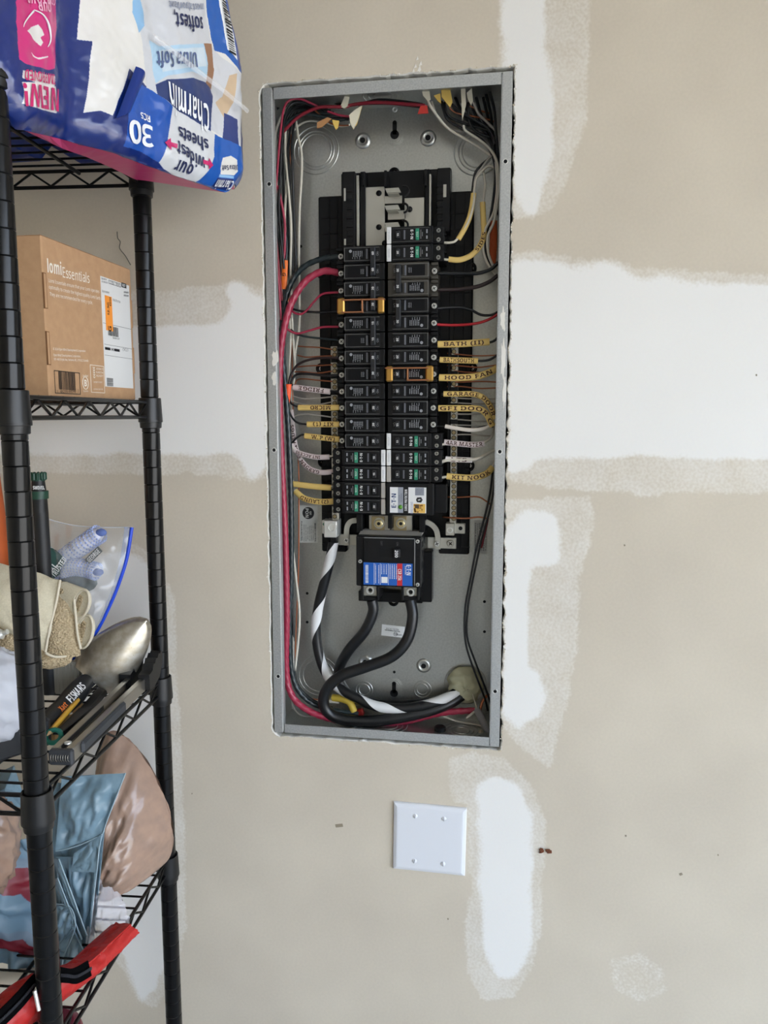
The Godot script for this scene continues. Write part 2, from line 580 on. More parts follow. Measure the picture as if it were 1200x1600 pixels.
func build_room() -> void:
	var m := mat("drywall", Color.WHITE, 0.95)
	m.albedo_texture = wall_texture()
	m.texture_repeat = false
	# ragged outline of the hole cut for the panel
	var n := 420
	var cut := PackedVector2Array()
	var x0 := -0.1865
	var x1 := 0.1852
	var y0 := 1.0035
	var y1 := 2.0065
	var len_x := x1 - x0
	var len_y := y1 - y0
	var jit := noise(41, 0.09, FastNoiseLite.TYPE_SIMPLEX_SMOOTH, 3)
	for i in n:
		var d := float(i) / n * 2.0 * (len_x + len_y)
		var p := Vector2()
		var nrm := Vector2()
		if d < len_x:
			p = Vector2(x0 + d, y0); nrm = Vector2(0, -1)
		elif d < len_x + len_y:
			p = Vector2(x1, y0 + d - len_x); nrm = Vector2(1, 0)
		elif d < 2.0 * len_x + len_y:
			p = Vector2(x1 - (d - len_x - len_y), y1); nrm = Vector2(0, 1)
		else:
			p = Vector2(x0, y1 - (d - 2.0 * len_x - len_y)); nrm = Vector2(-1, 0)
		# the two left corners are rounded with filler
		for c in [Vector2(x0, y1), Vector2(x0, y0)]:
			var rr := 0.014
			var cc: Vector2 = c + Vector2(rr, -rr if c.y > 1.5 else rr)
			if (p - cc).x < 0.0 and (p - cc).y * (1.0 if c.y > 1.5 else -1.0) > 0.0:
				p = cc + (p - cc).normalized() * rr
		var amp := 0.0026 if nrm.x > 0.5 else 0.0013
		cut.append(p + nrm * (jit.get_noise_1d(i * 3.0) * amp * 1.6 + rng.randf_range(-0.3, 0.3) * amp))
	var s := begin()
	var g := begin()
	var ex := [-2.6, 2.2, 0.0, 2.8]
	var outer := PackedVector2Array()
	for i in n:
		var p := cut[i]
		var q := Vector2()
		var mid := Vector2(0.0, 1.5)
		var r := p - mid
		# follow the hole's own proportions out to the edges of the wall
		var a := r / Vector2(len_x / 2.0, len_y / 2.0)
		var k := maxf(absf(a.x), absf(a.y))
		a /= k
		q = Vector2(remap(a.x, -1.0, 1.0, ex[0], ex[1]), remap(a.y, -1.0, 1.0, ex[2], ex[3]))
		outer.append(q)
	for i in n:
		var j := (i + 1) % n
		var a := Vector3(cut[i].x, cut[i].y, 0)
		var b := Vector3(cut[j].x, cut[j].y, 0)
		var c := Vector3(outer[j].x, outer[j].y, 0)
		var d := Vector3(outer[i].x, outer[i].y, 0)
		# split each strip so the texture stays true to the plane
		for p in [a, b, c, a, c, d]:
			wall_vert(s, p)
		var tear := 0.0012 + 0.0016 * absf(jit.get_noise_1d(i * 7.0 + 500.0))
		var tear2 := 0.0012 + 0.0016 * absf(jit.get_noise_1d(j * 7.0 + 500.0))
		var ci := (Vector2(0, 1.5) - cut[i]).normalized()
		var cj := (Vector2(0, 1.5) - cut[j]).normalized()
		ci = Vector2(ci.x * 4.0, ci.y).normalized() * tear
		cj = Vector2(cj.x * 4.0, cj.y).normalized() * tear2
		var a2 := a + Vector3(ci.x, ci.y, -0.0022)
		var b2 := b + Vector3(cj.x, cj.y, -0.0022)
		oquad(g, a, b, b2, a2, (a + b) / 2.0 + Vector3(-ci.x, -ci.y, -1) * 5.0)
		oquad(g, a2, b2, b2 + Vector3(0, 0, -0.0105), a2 + Vector3(0, 0, -0.0105), (a + b) / 2.0 - Vector3(ci.x, ci.y, 0) * 9.0)
	var wall := struct("wall_back", s, m)
	wall.set_meta("label", "beige unpainted drywall with white joint compound patches around the open panel")
	struct("cut_edge", g, M["gypsum"], wall)
	# frayed paper and gypsum crumbs along the cut
	var f := begin()
	var f2 := begin()
	for i in 1500:
		var k := rng.randi_range(0, n - 1)
		var p := cut[k]
		var side := 1.0 if p.x > 0.17 else 0.55
		if rng.randf() > side:
			continue
		var t := Vector3(cut[(k + 1) % n].x - p.x, cut[(k + 1) % n].y - p.y, 0).normalized()
		var o := Vector3(p.x, p.y, 0.0002)
		var out := Vector3(t.y, -t.x, 0)
		var sz := rng.randf_range(0.0006, 0.0024)
		var st := f if rng.randf() < 0.6 else f2
		o += out * rng.randf_range(-0.0015, 0.0012) + t * rng.randf_range(-0.003, 0.003)
		var q := o + t * sz * rng.randf_range(0.5, 1.6)
		var top := (o + q) / 2.0 - out * sz * rng.randf_range(-0.9, 1.0) + Vector3(0, 0, rng.randf_range(0.0004, 0.002))
		tri(st, o, q, top)
		tri(st, q, o, (o + q) / 2.0 + out * sz * 0.6 + Vector3(0, 0, 0.0003))
	struct("frayed_paper", f, M["paper torn"], wall).set_meta("kind", "stuff")
	struct("gypsum_crumbs", f2, M["gypsum"], wall).set_meta("kind", "stuff")
	# behind the drywall: a stud bay lining
	s = begin()
	box2(s, Vector3(-0.3, 0.9, -0.13), Vector3(0.3, 2.1, -0.118), 0.0)
	struct("stud_bay", s, M["plain drywall"], wall)
	for side in [[-2.6, -0.189], [0.191, 2.2]]:
		s = begin()
		box2(s, Vector3(side[0], 0, -0.12), Vector3(side[1], 2.8, -0.0128), 0.0)
		struct("wall_core", s, M["plain drywall"], wall)
	for side in [[0.0, 1.0], [2.01, 2.8]]:
		s = begin()
		box2(s, Vector3(-0.189, side[0], -0.12), Vector3(0.191, side[1], -0.0128), 0.0)
		struct("wall_core", s, M["plain drywall"], wall)
	s = begin()
	box2(s, Vector3(-2.8, -0.12, -0.15), Vector3(2.2, 0, 6.2), 0.0)
	struct("floor", s, M["concrete"])
	s = begin()
	box2(s, Vector3(-2.8, 2.8, -0.15), Vector3(2.35, 2.95, 6.2), 0.0)
	struct("ceiling", s, M["ceiling white"])
	s = begin()
	box2(s, Vector3(-2.75, 0, -0.1), Vector3(-2.6, 2.8, 6.1), 0.0)
	struct("wall_left", s, M["plain drywall"])
	s = begin()
	box2(s, Vector3(-2.7, 0, 6.0), Vector3(2.3, 2.8, 6.15), 0.0)
	struct("wall_front", s, M["plain drywall"])
	# the garage door opening in the right wall
	s = begin()
	box2(s, Vector3(2.2, 0, -0.12), Vector3(2.34, 2.8, DOOR_A), 0.0)
	box2(s, Vector3(2.2, 0, DOOR_B), Vector3(2.34, 2.8, 6.15), 0.0)
	box2(s, Vector3(2.2, DOOR_H, DOOR_A), Vector3(2.34, 2.8, DOOR_B), 0.0)
	struct("wall_right", s, M["plain drywall"])
	s = begin()
	box2(s, Vector3(2.2, -0.2, -9), Vector3(22, -0.02, 15), 0.0)
	struct("ground", s, M["concrete"])

# ---------------------------------------------------------------- the steel box
const BX := 0.1815
const BY0 := 1.0099
const BY1 := 2.0
const BZ := -0.095

func ring(s: SurfaceTool, c: Vector3, r: float, w: float, h: float, xf := Basis(), segs := 40) -> void:   # raised or sunk bead
	lathe(s, [[r - w, 0.0], [r - w * 0.4, h], [r + w * 0.4, h], [r + w, 0.0]], Transform3D(xf * Basis(Vector3.RIGHT, PI / 2), c), segs, true)

func screw(s: SurfaceTool, c: Vector3, r: float, h := 0.0015, turn := Basis()) -> void:
	lathe(s, [[0.0, -0.0005], [r, -0.0005], [r, h * 0.6], [r * 0.8, h], [0.0, h]], Transform3D(turn * Basis(Vector3.RIGHT, PI / 2), c), 16)

func slot(s: SurfaceTool, c: Vector3, r: float, ang: float, cross := false, turn := Basis()) -> void:
	for k in (2 if cross else 1):
		rbox(s, c, Vector3(r * 1.15, r * 0.26, 0.0006), 0.0, turn * Basis(Vector3.BACK, ang + k * PI / 2))

func disc(s: SurfaceTool, c: Vector3, r: float, thick := 0.0006, segs := 24) -> void:
	lathe(s, [[0.0, 0.0], [r, 0.0], [r, thick], [0.0, thick]], facing(c), segs)

func build_panel() -> void:
	var st: StandardMaterial3D = M["galvanized steel"]
	var t := thing("electrical_panel", "tall open galvanized steel breaker panel box recessed in the drywall", "electrical panel", Vector3(0, BY0, 0))
	var s := begin()
	box2(s, Vector3(-BX, BY0, BZ - 0.0015), Vector3(BX, BY1, BZ), 0.0)
	part("back_plate", s, st, t)
	for x in [-1.0, 1.0]:
		s = begin()
		box2(s, Vector3(x * BX, BY0, BZ), Vector3(x * (BX - 0.0014), BY1, -0.0012), 0.0)
		part("side_wall", s, st, t)
	s = begin()
	box2(s, Vector3(-BX, BY1 - 0.0014, BZ), Vector3(BX, BY1, -0.0012), 0.0)
	part("top_wall", s, st, t)
	s = begin()
	box2(s, Vector3(-BX, BY0, BZ), Vector3(BX, BY0 + 0.0014, -0.0012), 0.0)
	part("bottom_wall", s, st, t)
	var fm: StandardMaterial3D = M["flange steel"]
	for x in [-1.0, 1.0]:
		s = begin()
		box2(s, Vector3(x * BX, BY0, -0.0014), Vector3(x * (BX - 0.0142), BY1, 0.0006), 0.0005)
		box2(s, Vector3(x * (BX - 0.0154), BY0 + 0.003, -0.012), Vector3(x * (BX - 0.0142), BY1 - 0.003, 0.0002), 0.0003)
		var f := part("side_flange", s, fm, t)
		for y in ([1.865, 1.47, 1.105] if x < 0.0 else [1.88, 1.47, 1.1]):
			var c := Vector3(x * (BX - 0.008), y, 0.0007)
			var b := begin()
			lathe(b, [[0.0026, 0.0], [0.0034, 0.0007], [0.004, 0.0]], facing(c), 16, true)
			part("hole_rim", b, M["bright steel"], f)
			var h := begin()
			disc(h, c, 0.0026, 0.0002)
			part("screw_hole", h, M["hole black"], f)
	for y in [[BY1, BY1 - 0.0165], [BY0, BY0 + 0.0145]]:
		s = begin()
		box2(s, Vector3(-BX + 0.0168, y[0], -0.002), Vector3(BX - 0.0158, y[1], 0.0), 0.0005)
		part("end_flange", s, fm, t)
	# smear of joint compound on the flanges
	s = begin()
	for q in [[430, 560, 12, 30], [428, 590, 8, 24], [786, 560, 8, 70], [788, 610, 6, 60], [786, 500, 9, 40]]:
		var c := uz(q[0], q[1], 0.0007)
		var pl := PackedVector2Array()
		for k in 18:
			var a := TAU * k / 18
			pl.append(Vector2(cos(a) * q[2] * 0.00048, sin(a) * q[3] * 0.00048) * rng.randf_range(0.55, 1.1))
		prism(s, pl, Transform3D(Basis(), c), 0.0004)
	part("joint_compound_smear", s, M["gypsum"], t, "dried white joint compound smeared on the flange")
	# pressed features of the back
	var zb := BZ + 0.0001
	for c in [[494, 235, [0.036, 0.029, 0.0245]], [746, 236, [0.036, 0.029, 0.024]], [498, 1056, [0.035, 0.028]], [727, 1069, [0.035]], [569, 1077.5, [0.0145, 0.0095]], [660, 1077, [0.0145, 0.0095]]]:
		s = begin()
		for r in c[2]:
			ring(s, uz(c[0], c[1], zb), r, 0.0011, 0.0012)
		part("knockout", s, st, t)
	for c in [[567, 220], [669, 216], [571, 1034], [662, 1040]]:
		var o := uz(c[0], c[1], zb)
		s = begin()
		lathe(s, [[0.0125, 0.0], [0.0105, 0.0022], [0.0075, 0.0032], [0.0068, 0.0024], [0.0048, 0.0024], [0.0, 0.0022]], facing(o), 28, true)
		var b := part("mounting_boss", s, st, t)
		s = begin()
		disc(s, o + Vector3(0, 0, 0.0024), 0.0042, 0.0004)
		part("hole", s, M["hole black"], b)
	for c in [[617, 206], [616, 1078]]:
		var o := uz(c[0], c[1], zb)
		s = begin()
		for k in 3:
			var w: float = [0.0135, 0.0115, 0.0085][k]
			var hh: float = [0.021, 0.019, 0.016][k]
			var pl := PackedVector2Array()
			for j in 32:
				var a := TAU * j / 32
				pl.append(Vector2(cos(a) * w, sin(a) * w + (hh - w) * signf(sin(a))))
			prism(s, pl, Transform3D(Basis(), o), [0.0008, 0.0018, 0.0026][k])
		var b := part("keyhole_boss", s, st, t)
		s = begin()
		disc(s, o + Vector3(0, -0.005, 0.0027), 0.0068, 0.0002)
		rbox(s, o + Vector3(0, 0.004, 0.0028), Vector3(0.0068, 0.018, 0.0002), 0.0)
		disc(s, o + Vector3(0, 0.0125, 0.0027), 0.0034, 0.0002)
		part("keyhole", s, M["hole black"], b)
	for c in [[480, 927], [480, 972], [757, 940], [757, 987], [616, 1050], [470, 385]]:
		s = begin()
		disc(s, uz(c[0], c[1], zb), 0.0024, 0.0003, 16)
		part("hole", s, M["hole black"], t)
	s = begin()
	ring(s, uz(617, 171, zb), 0.0032, 0.0012, 0.0012)
	part("dimple", s, M["bright steel"], t)
	# pressed knockouts of the top and bottom walls
	for q in [[-0.01, BY1 - 0.0015, PI, [0.03, 0.022, 0.014]], [-0.07, BY0 + 0.0015, 0.0, [0.03, 0.022]], [0.12, BY0 + 0.0015, 0.0, [0.034, 0.027, 0.02, 0.013]], [0.0, BY0 + 0.0015, 0.0, [0.03, 0.022, 0.014]]]:
		s = begin()
		for r in q[3]:
			lathe(s, [[r - 0.001, 0.0], [r - 0.0004, 0.001], [r + 0.0004, 0.001], [r + 0.001, 0.0]], Transform3D(Basis(Vector3.RIGHT, q[2]), Vector3(q[0], q[1], -0.05)), 40, true)
		part("knockout", s, st, t)
	# stickers on the back
	s = begin()
	var c0 := uz(482, 819, zb)
	rbox(s, c0, Vector3(0.0315, 0.0635, 0.0004), 0.0)
	var k0 := part("sticker", s, mat("sticker silver", rgb8(206, 206, 200), 0.6), t, "silver sticker with a black round seal")
	s = begin()
	var seal := PackedVector2Array()
	for i in 64:
		var a := TAU * i / 64
		seal.append(Vector2(cos(a), sin(a)) * (0.0098 if i % 2 else 0.0105))
	prism(s, seal, Transform3D(Basis(), c0 + Vector3(0, 0.019, 0.0002)), 0.0002)
	part("seal", s, M["print black"], k0)
	s = begin()
	words(s, "PON", 0.0058, flatmap(c0 + Vector3(-0.0022, 0.019, 0.0006), Vector3.DOWN, Vector3.RIGHT), true)
	words(s, "QO", 0.0032, flatmap(c0 + Vector3(0.004, 0.019, 0.0006), Vector3.DOWN, Vector3.RIGHT), true)
	part("seal_print", s, M["sticker silver"], k0)
	s = begin()
	words(s, "PLUG-ON NEUTRAL", 0.0026, flatmap(c0 + Vector3(-0.012, -0.012, 0.0004), Vector3.DOWN, Vector3.RIGHT), true, 0.034)
	words(s, "BRANCH NEUTRAL", 0.0026, flatmap(c0 + Vector3(0.0118, -0.014, 0.0004), Vector3.DOWN, Vector3.RIGHT), true, 0.032)
	for k in 6:
		words(s, ["BRANCH NEUTRALS", "PLUG ON OR WIRED", "TO THE BAR", "TIGHTEN TO 20", "LB-IN ALL WIRES", "OF THIS PANEL"][k], 0.0019, flatmap(c0 + Vector3(-0.0078 + k * 0.0032, -0.0155, 0.0004), Vector3.DOWN, Vector3.RIGHT), false, [0.029, 0.028, 0.022, 0.026, 0.026, 0.025][k])
	part("sticker_print", s, M["print black"], k0)
	s = begin()
	var c2 := uz(751, 839, zb)
	rbox(s, c2, Vector3(0.022, 0.056, 0.0003), 0.0)
	var k2 := part("side_sticker", s, M["sticker silver"], t, "grey printed sticker half hidden at the right of the box")
	s = begin()
	for k in 6:
		words(s, ["COPPER ALUMINUM", "TERMINALS USE WIRE", "SIZE AND TORQUE", "60 OR 75 C WIRE", "TIGHTEN SCREWS", "DANGER SHOCK"][k], 0.0021, flatmap(c2 + Vector3(-0.0085 + k * 0.0034, 0, 0.0003), Vector3.DOWN, Vector3.RIGHT), k % 2 == 0, 0.046)
	part("sticker_print", s, M["print black"], k2)
	s = begin()
	var c1 := uz(614, 986, zb)
	var tilt := Basis(Vector3.BACK, -0.07)
	rbox(s, c1, Vector3(0.039, 0.0195, 0.0003), 0.0, tilt)
	var k1 := part("inspection_sticker", s, mat("sticker white", rgb8(236, 238, 236), 0.5), t, "small white sticker printed upside down")
	s = begin()
	var q1 := flatmap(c1 + Vector3(0, 0, 0.0003), tilt * Vector3.LEFT, tilt * Vector3.DOWN)
	words(s, "LISTED", 0.0022, func(x: float, y: float) -> Vector3: return q1.call(x - 0.011, y + 0.0055), true)
	words(s, "ENCLOSED PANELBOARD", 0.0021, func(x: float, y: float) -> Vector3: return q1.call(x + 0.001, y - 0.0005), true, 0.026)
	words(s, "ISSUE NO. E-41 2108", 0.002, func(x: float, y: float) -> Vector3: return q1.call(x + 0.001, y - 0.0036), false, 0.022)
	words(s, "UL", 0.0034, func(x: float, y: float) -> Vector3: return q1.call(x - 0.0048, y + 0.0048), true)
	ring(s, c1 + tilt * Vector3(0.0048, -0.0048, 0.0002), 0.0032, 0.0003, 0.0002)
	part("sticker_print", s, M["print black"], k1)

func build_cover_plate() -> void:
	var c := uz(671, 1309, 0.0)
	var b := Vector3(c.x, c.y, 0.0)
	var t := thing("blank_cover_plate", "white blank two-gang wall plate with four screws below the open panel", "wall plate", Vector3(b.x, b.y - 0.057, 0))
	var s := begin()
	var prof := [[0.0, 0.0], [0.0, 0.0022], [0.0012, 0.0044], [0.0055, 0.0063], [0.0078, 0.0066]]
	var tw := Basis(Vector3.BACK, -0.012)
	var rect := func(inset: float, z: float) -> Array:
		var hx := 0.0585 - inset
		var hy := 0.0577 - inset
		return [b + tw * Vector3(-hx, -hy, z), b + tw * Vector3(hx, -hy, z), b + tw * Vector3(hx, hy, z), b + tw * Vector3(-hx, hy, z)]
	for i in prof.size() - 1:
		var r0: Array = rect.call(prof[i][0], prof[i][1])
		var r1: Array = rect.call(prof[i + 1][0], prof[i + 1][1])
		for k in 4:
			quad(s, r0[k], r0[(k + 1) % 4], r1[(k + 1) % 4], r1[k])
	var top: Array = rect.call(0.0078, 0.0066)
	quad(s, top[0], top[1], top[2], top[3])
	part("plate", s, M["white plastic"], t)
	for x in [-1.0, 1.0]:
		for y in [-1.0, 1.0]:
			var o: Vector3 = b + tw * Vector3(x * 0.023, y * 0.0385, 0.0066)
			s = begin()
			lathe(s, [[0.0042, -0.0002], [0.0036, 0.0006], [0.002, 0.0014], [0.0, 0.0017]], facing(o), 18, true)
			var k := part("screw", s, M["white plastic"], t)
			s = begin()
			rbox(s, o + Vector3(0, 0, 0.0015), Vector3(0.0009, 0.0068, 0.0007), 0.0, Basis(Vector3.BACK, rng.randf_range(-0.3, 0.3)))
			part("screw_slot", s, M["print grey"], k)

# ---------------------------------------------------------------- wire shelving
const RP := Vector2(-0.333, 0.0883)       # post beside the wall (x, z)
const LP := Vector2(-0.3064, 0.4423)      # post nearer the camera
const LEVELS := [1.867, 1.5425, 1.121, 0.829, 0.44]
const RACK_LONG := 0.9

func rk(u: float, v: float, y: float) -> Vector3:      # u: metres from the wall post to the near post, v: metres along the shelf to the left
	var d := (LP - RP).normalized()
	var e := Vector2(-d.y, d.x)
	var p := RP + d * u + e * v
	return Vector3(p.x, y, p.y)

func build_rack() -> void:
	var m: StandardMaterial3D = M["rack black"]
	var deep := RP.distance_to(LP)
	var t := thing("wire_shelving_unit", "black wire shelving unit with grooved round posts standing against the left of the wall", "shelving unit", Vector3(RP.x, 0, RP.y))
	for u in [0.0, deep]:
		for v in [0.0, RACK_LONG]:
			var p := rk(u, v, 0)
			var s := begin()
			var prof := [[0.0, 0.0], [0.0127, 0.0]]
			var y := 0.0254
			while y < 1.87:
				prof.append_array([[0.0127, y - 0.0009], [0.0119, y], [0.0127, y + 0.0009]])
				y += 0.0254
			prof.append_array([[0.0127, 1.88], [0.0135, 1.881], [0.0135, 1.885], [0.0115, 1.887], [0.0, 1.888]])
			lathe(s, prof, Transform3D(Basis(), p), 24)
			var post := part("post", s, m, t)
			for ly in LEVELS:
				s = begin()
				lathe(s, [[0.0129, ly - 0.038], [0.0151, ly - 0.037], [0.0156, ly - 0.0292], [0.0172, ly - 0.0288], [0.0172, ly - 0.026], [0.0158, ly + 0.0056], [0.0151, ly + 0.0062], [0.0142, ly + 0.0056], [0.0129, ly - 0.004]], Transform3D(Basis(), p), 28)
				part("collar", s, mat("collar black", rgb8(13, 13, 14), 0.38), post)
	for ly in LEVELS:
		var s := begin()
		var r := 0.0026
		for side in [0.0, deep]:
			for dy in [0.0, -0.0215]:
				rod(s, rk(side, 0.012, ly + dy), rk(side, RACK_LONG - 0.012, ly + dy), r)
		for side in [0.0, RACK_LONG]:
			for dy in [0.0, -0.0215]:
				rod(s, rk(0.01, side, ly + dy), rk(deep - 0.01, side, ly + dy), r)
		# zigzag truss wires on all four sides
		for side in [0.0, deep]:
			var pts := PackedVector3Array()
			var k := 0
			while k * 0.0285 < RACK_LONG - 0.03:
				pts.append(rk(side, 0.018 + k * 0.0285, ly - (0.0015 if k % 2 else 0.02)))
				k += 1
			tube(s, pts, 0.0019, 6)
		for side in [0.0, RACK_LONG]:
			var pts := PackedVector3Array()
			for k in 12:
				pts.append(rk(0.014 + k * 0.0295, side, ly - (0.02 if k % 2 else 0.0015)))
			tube(s, pts, 0.0019, 6)
		var shelf := part("shelf", s, m, t)
		for k in 13:
			s = begin()
			var u := 0.0215 + k * 0.0259
			rod(s, rk(u, -0.001, ly + 0.0012), rk(u, RACK_LONG + 0.001, ly + 0.0012), 0.00155, 6)
			part("shelf_wire", s, m, shelf)
		for v in [0.09, 0.45, 0.81]:
			s = begin()
			rod(s, rk(0.0, v, ly - 0.0034), rk(deep, v, ly - 0.0034), 0.0026)
			part("support_rod", s, m, shelf)

# ---------------------------------------------------------------- panel interior
func pb(s: SurfaceTool, x0: float, y0: float, x1: float, y1: float, zf: float, zk: float, bev := 0.0006) -> void:   # box from depth zk to zf whose front covers that part of the picture
	var a := uz(x0, (y0 + y1) / 2.0, zf).x
	var b := uz(x1, (y0 + y1) / 2.0, zf).x
	var c := uz((x0 + x1) / 2.0, y1, zf).y
	var d := uz((x0 + x1) / 2.0, y0, zf).y
	box2(s, Vector3(a, c, zk), Vector3(b, d, zf), bev)

func terminal(parent: Node3D, at: Vector3, r: float, m: Material, ang: float, called := "terminal_screw") -> void:
	var s := begin()
	screw(s, at, r, r * 0.6)
	var k := part(called, s, m, parent)
	s = begin()
	slot(s, at + Vector3(0, 0, r * 0.6), r, ang, true)
	part("screw_slot", s, M["hole black"], k)

func build_interior() -> void:
	var bp: StandardMaterial3D = M["black plastic"]
	var tin: StandardMaterial3D = M["tin plate"]
	var t := thing("panel_interior", "black plastic breaker mounting base with tin bus bars screwed inside the steel panel", "breaker base", uz(617, 862, -0.09))
	var s := begin()
	pb(s, 535, 267, 702, 838, -0.079, -0.0945, 0.001)
	part("mounting_base", s, bp, t)
	for q in [[500, 306, 540, 862], [688, 299, 737, 866]]:
		s = begin()
		pb(s, q[0], q[1], q[2], q[3], -0.082, -0.0945, 0.002)
		var w := part("side_wing", s, bp, t)
		for k in 22:
			s = begin()
			var y: float = lerpf(q[1] + 34, q[3] - 12, k / 21.0)
			pb(s, q[0] + 3, y, q[2] - 3, y + 1.4, -0.0808, -0.083, 0.0003)
			part("rib", s, bp, w)
		for k in 2:
			s = begin()
			var x: float = lerpf(q[0], q[2], 0.4 + 0.3 * k)
			pb(s, x, q[1] + 4, x + 1.5, q[3] - 4, -0.0802, -0.083, 0.0003)
			part("rib", s, bp, w)
	for q in [[503, 427, -1], [502, 576, -1], [505, 722, -1], [736, 419, 1], [737, 575, 1], [733, 728, 1], [616, 271, 0], [615, 939, 0]]:
		var c := uz(q[0], q[1], -0.083)
		s = begin()
		lathe(s, [[0.0, 0.0], [0.0085, 0.0], [0.0088, 0.010], [0.0066, 0.0105], [0.006, 0.005], [0.0, 0.005]], facing(c - Vector3(0, 0, 0.0085)), 24)
		part("mounting_ear", s, bp, t)
		terminal(t, c + Vector3(0, 0, -0.003), 0.0042, M["bright steel"], 0.4, "mounting_screw")
	# side rails of the open top slots
	for q in [[535, 268, 555, 392], [563, 268, 571, 392], [683, 262, 703, 362], [664, 264, 671, 362]]:
		s = begin()
		pb(s, q[0], q[1], q[2], q[3], -0.052 if q[2] - q[0] > 10 else -0.058, -0.08, 0.0008)
		part("slot_rail", s, bp, t)
	for q in [[557, 274, 561, 384], [670.5, 272, 673.5, 354]]:
		s = begin()
		pb(s, q[0], q[1], q[2], q[3], -0.056, -0.07, 0.0003)
		part("neutral_rail", s, M["tin plate"], t)
	for q in [[537, 294, 540, 314], [537.5, 373, 540.5, 383], [692.5, 288, 697.5, 308]]:
		s = begin()
		pb(s, q[0], q[1], q[2], q[3], -0.0516, -0.06, 0.0003)
		part("clip_tab", s, tin, t)
	for x in [546.5, 687.0]:
		for k in 7:
			var y := 290.0 + k * 14.0 if x < 600.0 else 283.0 + k * 10.5
			s = begin()
			pb(s, x - 4, y, x + 4, y + 6, -0.0517, -0.056, 0.0003)
			part("slot_hole", s, M["hole black"], t)
			s = begin()
			pb(s, x - 5.5, y + 8, x + 5, y + 9.5, -0.0505, -0.056, 0.0003)
			part("slot_ridge", s, bp, t)
	for q in [[566, 268, 569, 290], [600, 266, 604, 292], [663, 264, 667, 290]]:
		s = begin()
		pb(s, q[0], q[1], q[2], q[3], -0.05, -0.08, 0.0004)
		part("base_fin", s, bp, t)
	# bus bars with their stab fingers
	var left := begin()
	for q in [[571, 292, 601, 392], [601, 306, 628, 318], [601, 352, 612, 362]]:
		pb(left, q[0], q[1], q[2], q[3], -0.062, -0.065, 0.0003)
	var lb := part("bus_bar", left, tin, t)
	var right := begin()
	for q in [[632, 309, 663, 357], [606, 329, 634, 343]]:
		pb(right, q[0], q[1], q[2], q[3], -0.0625, -0.0655, 0.0003)
	var rb := part("bus_bar", right, tin, t)
	for q in [[614, 298, lb], [613, 325, rb], [613, 352, lb]]:
		s = begin()
		var o := uz(q[0], q[1], -0.046)
		var pl := PackedVector2Array([Vector2(-0.0122, 0.0038), Vector2(0.0085, 0.0042), Vector2(0.0122, -0.0034), Vector2(-0.0088, -0.0036)])
		prism(s, pl, Transform3D(Basis(Vector3.RIGHT, -0.28), o + Vector3(0, 0, -0.002)), 0.002)
		box2(s, o + Vector3(-0.0085, -0.0042, -0.018), o + Vector3(0.0085, -0.0032, -0.001), 0.0002)
		part("stab_finger", s, tin, q[2])
		s = begin()
		var arc := PackedVector3Array()
		for k in 9:
			var a := PI * 0.62 - k * PI * 1.12 / 8
			arc.append(o + Vector3(0.0165 + cos(a) * 0.0068, 0.0008 + sin(a) * 0.0068, -0.006))
		tube(s, arc, 0.0018, 6)
		part("stab_barrier", s, bp, t)
	for q in [[592, 302], [592, 355], [640, 327], [601, 380]]:
		s = begin()
		lathe(s, [[0.0045, 0.0], [0.004, 0.0018], [0.0, 0.0026]], facing(uz(q[0], q[1], -0.0622)), 18, true)
		part("rivet", s, bp, t)
	# neutral bars with their terminal screws
	var n := 0
	for q in [[517.6, 541, 528, 814, 523], [704, 536, 714.4, 820, 709]]:
		s = begin()
		pb(s, q[0], q[1], q[2], q[3], -0.053, -0.066, 0.0006)
		var bar := part("neutral_bar", s, tin, t, "terminal strip full of screws")
		s = begin()
		pb(s, q[0] + (11 if n == 0 else -5), q[1] - 4, q[0] + (15 if n == 0 else -1), q[3] - 60, -0.05, -0.078, 0.0005)
		part("bar_holder", s, bp, t)
		var y: float = q[1] + 5
		var k := 0
		while y < q[3] - 2:
			if k % 3 == 2 and y < 660.0:
				s = begin()
				pb(s, q[0] - 0.6, y - 3.6, q[2] + 0.6, y + 3.6, -0.0515, -0.066, 0.0004)
				part("bar_clip", s, bp, t)
			else:
				s = begin()
				disc(s, uz(q[4], y, -0.0529), 0.0038, 0.0002, 14)
				var well := part("screw_well", s, M["hole black"], bar)
				s = begin()
				screw(s, uz(q[4], y, -0.0527), 0.0029, 0.001)
				slot(s, uz(q[4], y, -0.0517), 0.0029, rng.randf_range(0, PI))
				part("terminal_screw", s, M["brass"], well)
			y += 8.42
			k += 1
		n += 1
	# lugs and straps at the bottom
	s = begin()
	pb(s, 506, 814, 526, 840, -0.034, -0.07, 0.0012)
	pb(s, 503, 813, 508, 834, -0.045, -0.07, 0.0008)
	var lug := part("neutral_lug", s, M["bright steel"], t, "bright lug block holding the thick white cable")
	s = begin()
	lathe(s, [[0.0082, 0.0], [0.0078, 0.0014], [0.0052, 0.0016], [0.0046, -0.003], [0.0, -0.003]], facing(uz(518.5, 824.5, -0.0338)), 24)
	part("lug_screw", s, M["bright steel"], lug)
	s = begin()
	disc(s, uz(507, 819, -0.0446), 0.0028, 0.0002)
	part("paint_dot", s, mat("green paint", rgb8(42, 120, 84), 0.5), lug)
	s = begin()
	pb(s, 516, 838, 525, 848, -0.04, -0.056, 0.001)
	part("lug_collar", s, M["black plastic"], lug)
	s = begin()
	pb(s, 696, 818, 710, 837, -0.042, -0.066, 0.001)
	pb(s, 708, 818, 727, 834, -0.058, -0.066, 0.0008)
	var lug2 := part("ground_lug", s, tin, t)
	s = begin()
	lathe(s, [[0.0052, 0.0], [0.0048, 0.0008], [0.0034, 0.001], [0.0026, -0.001], [0.0, -0.001]], facing(uz(703, 828.5, -0.042)), 20)
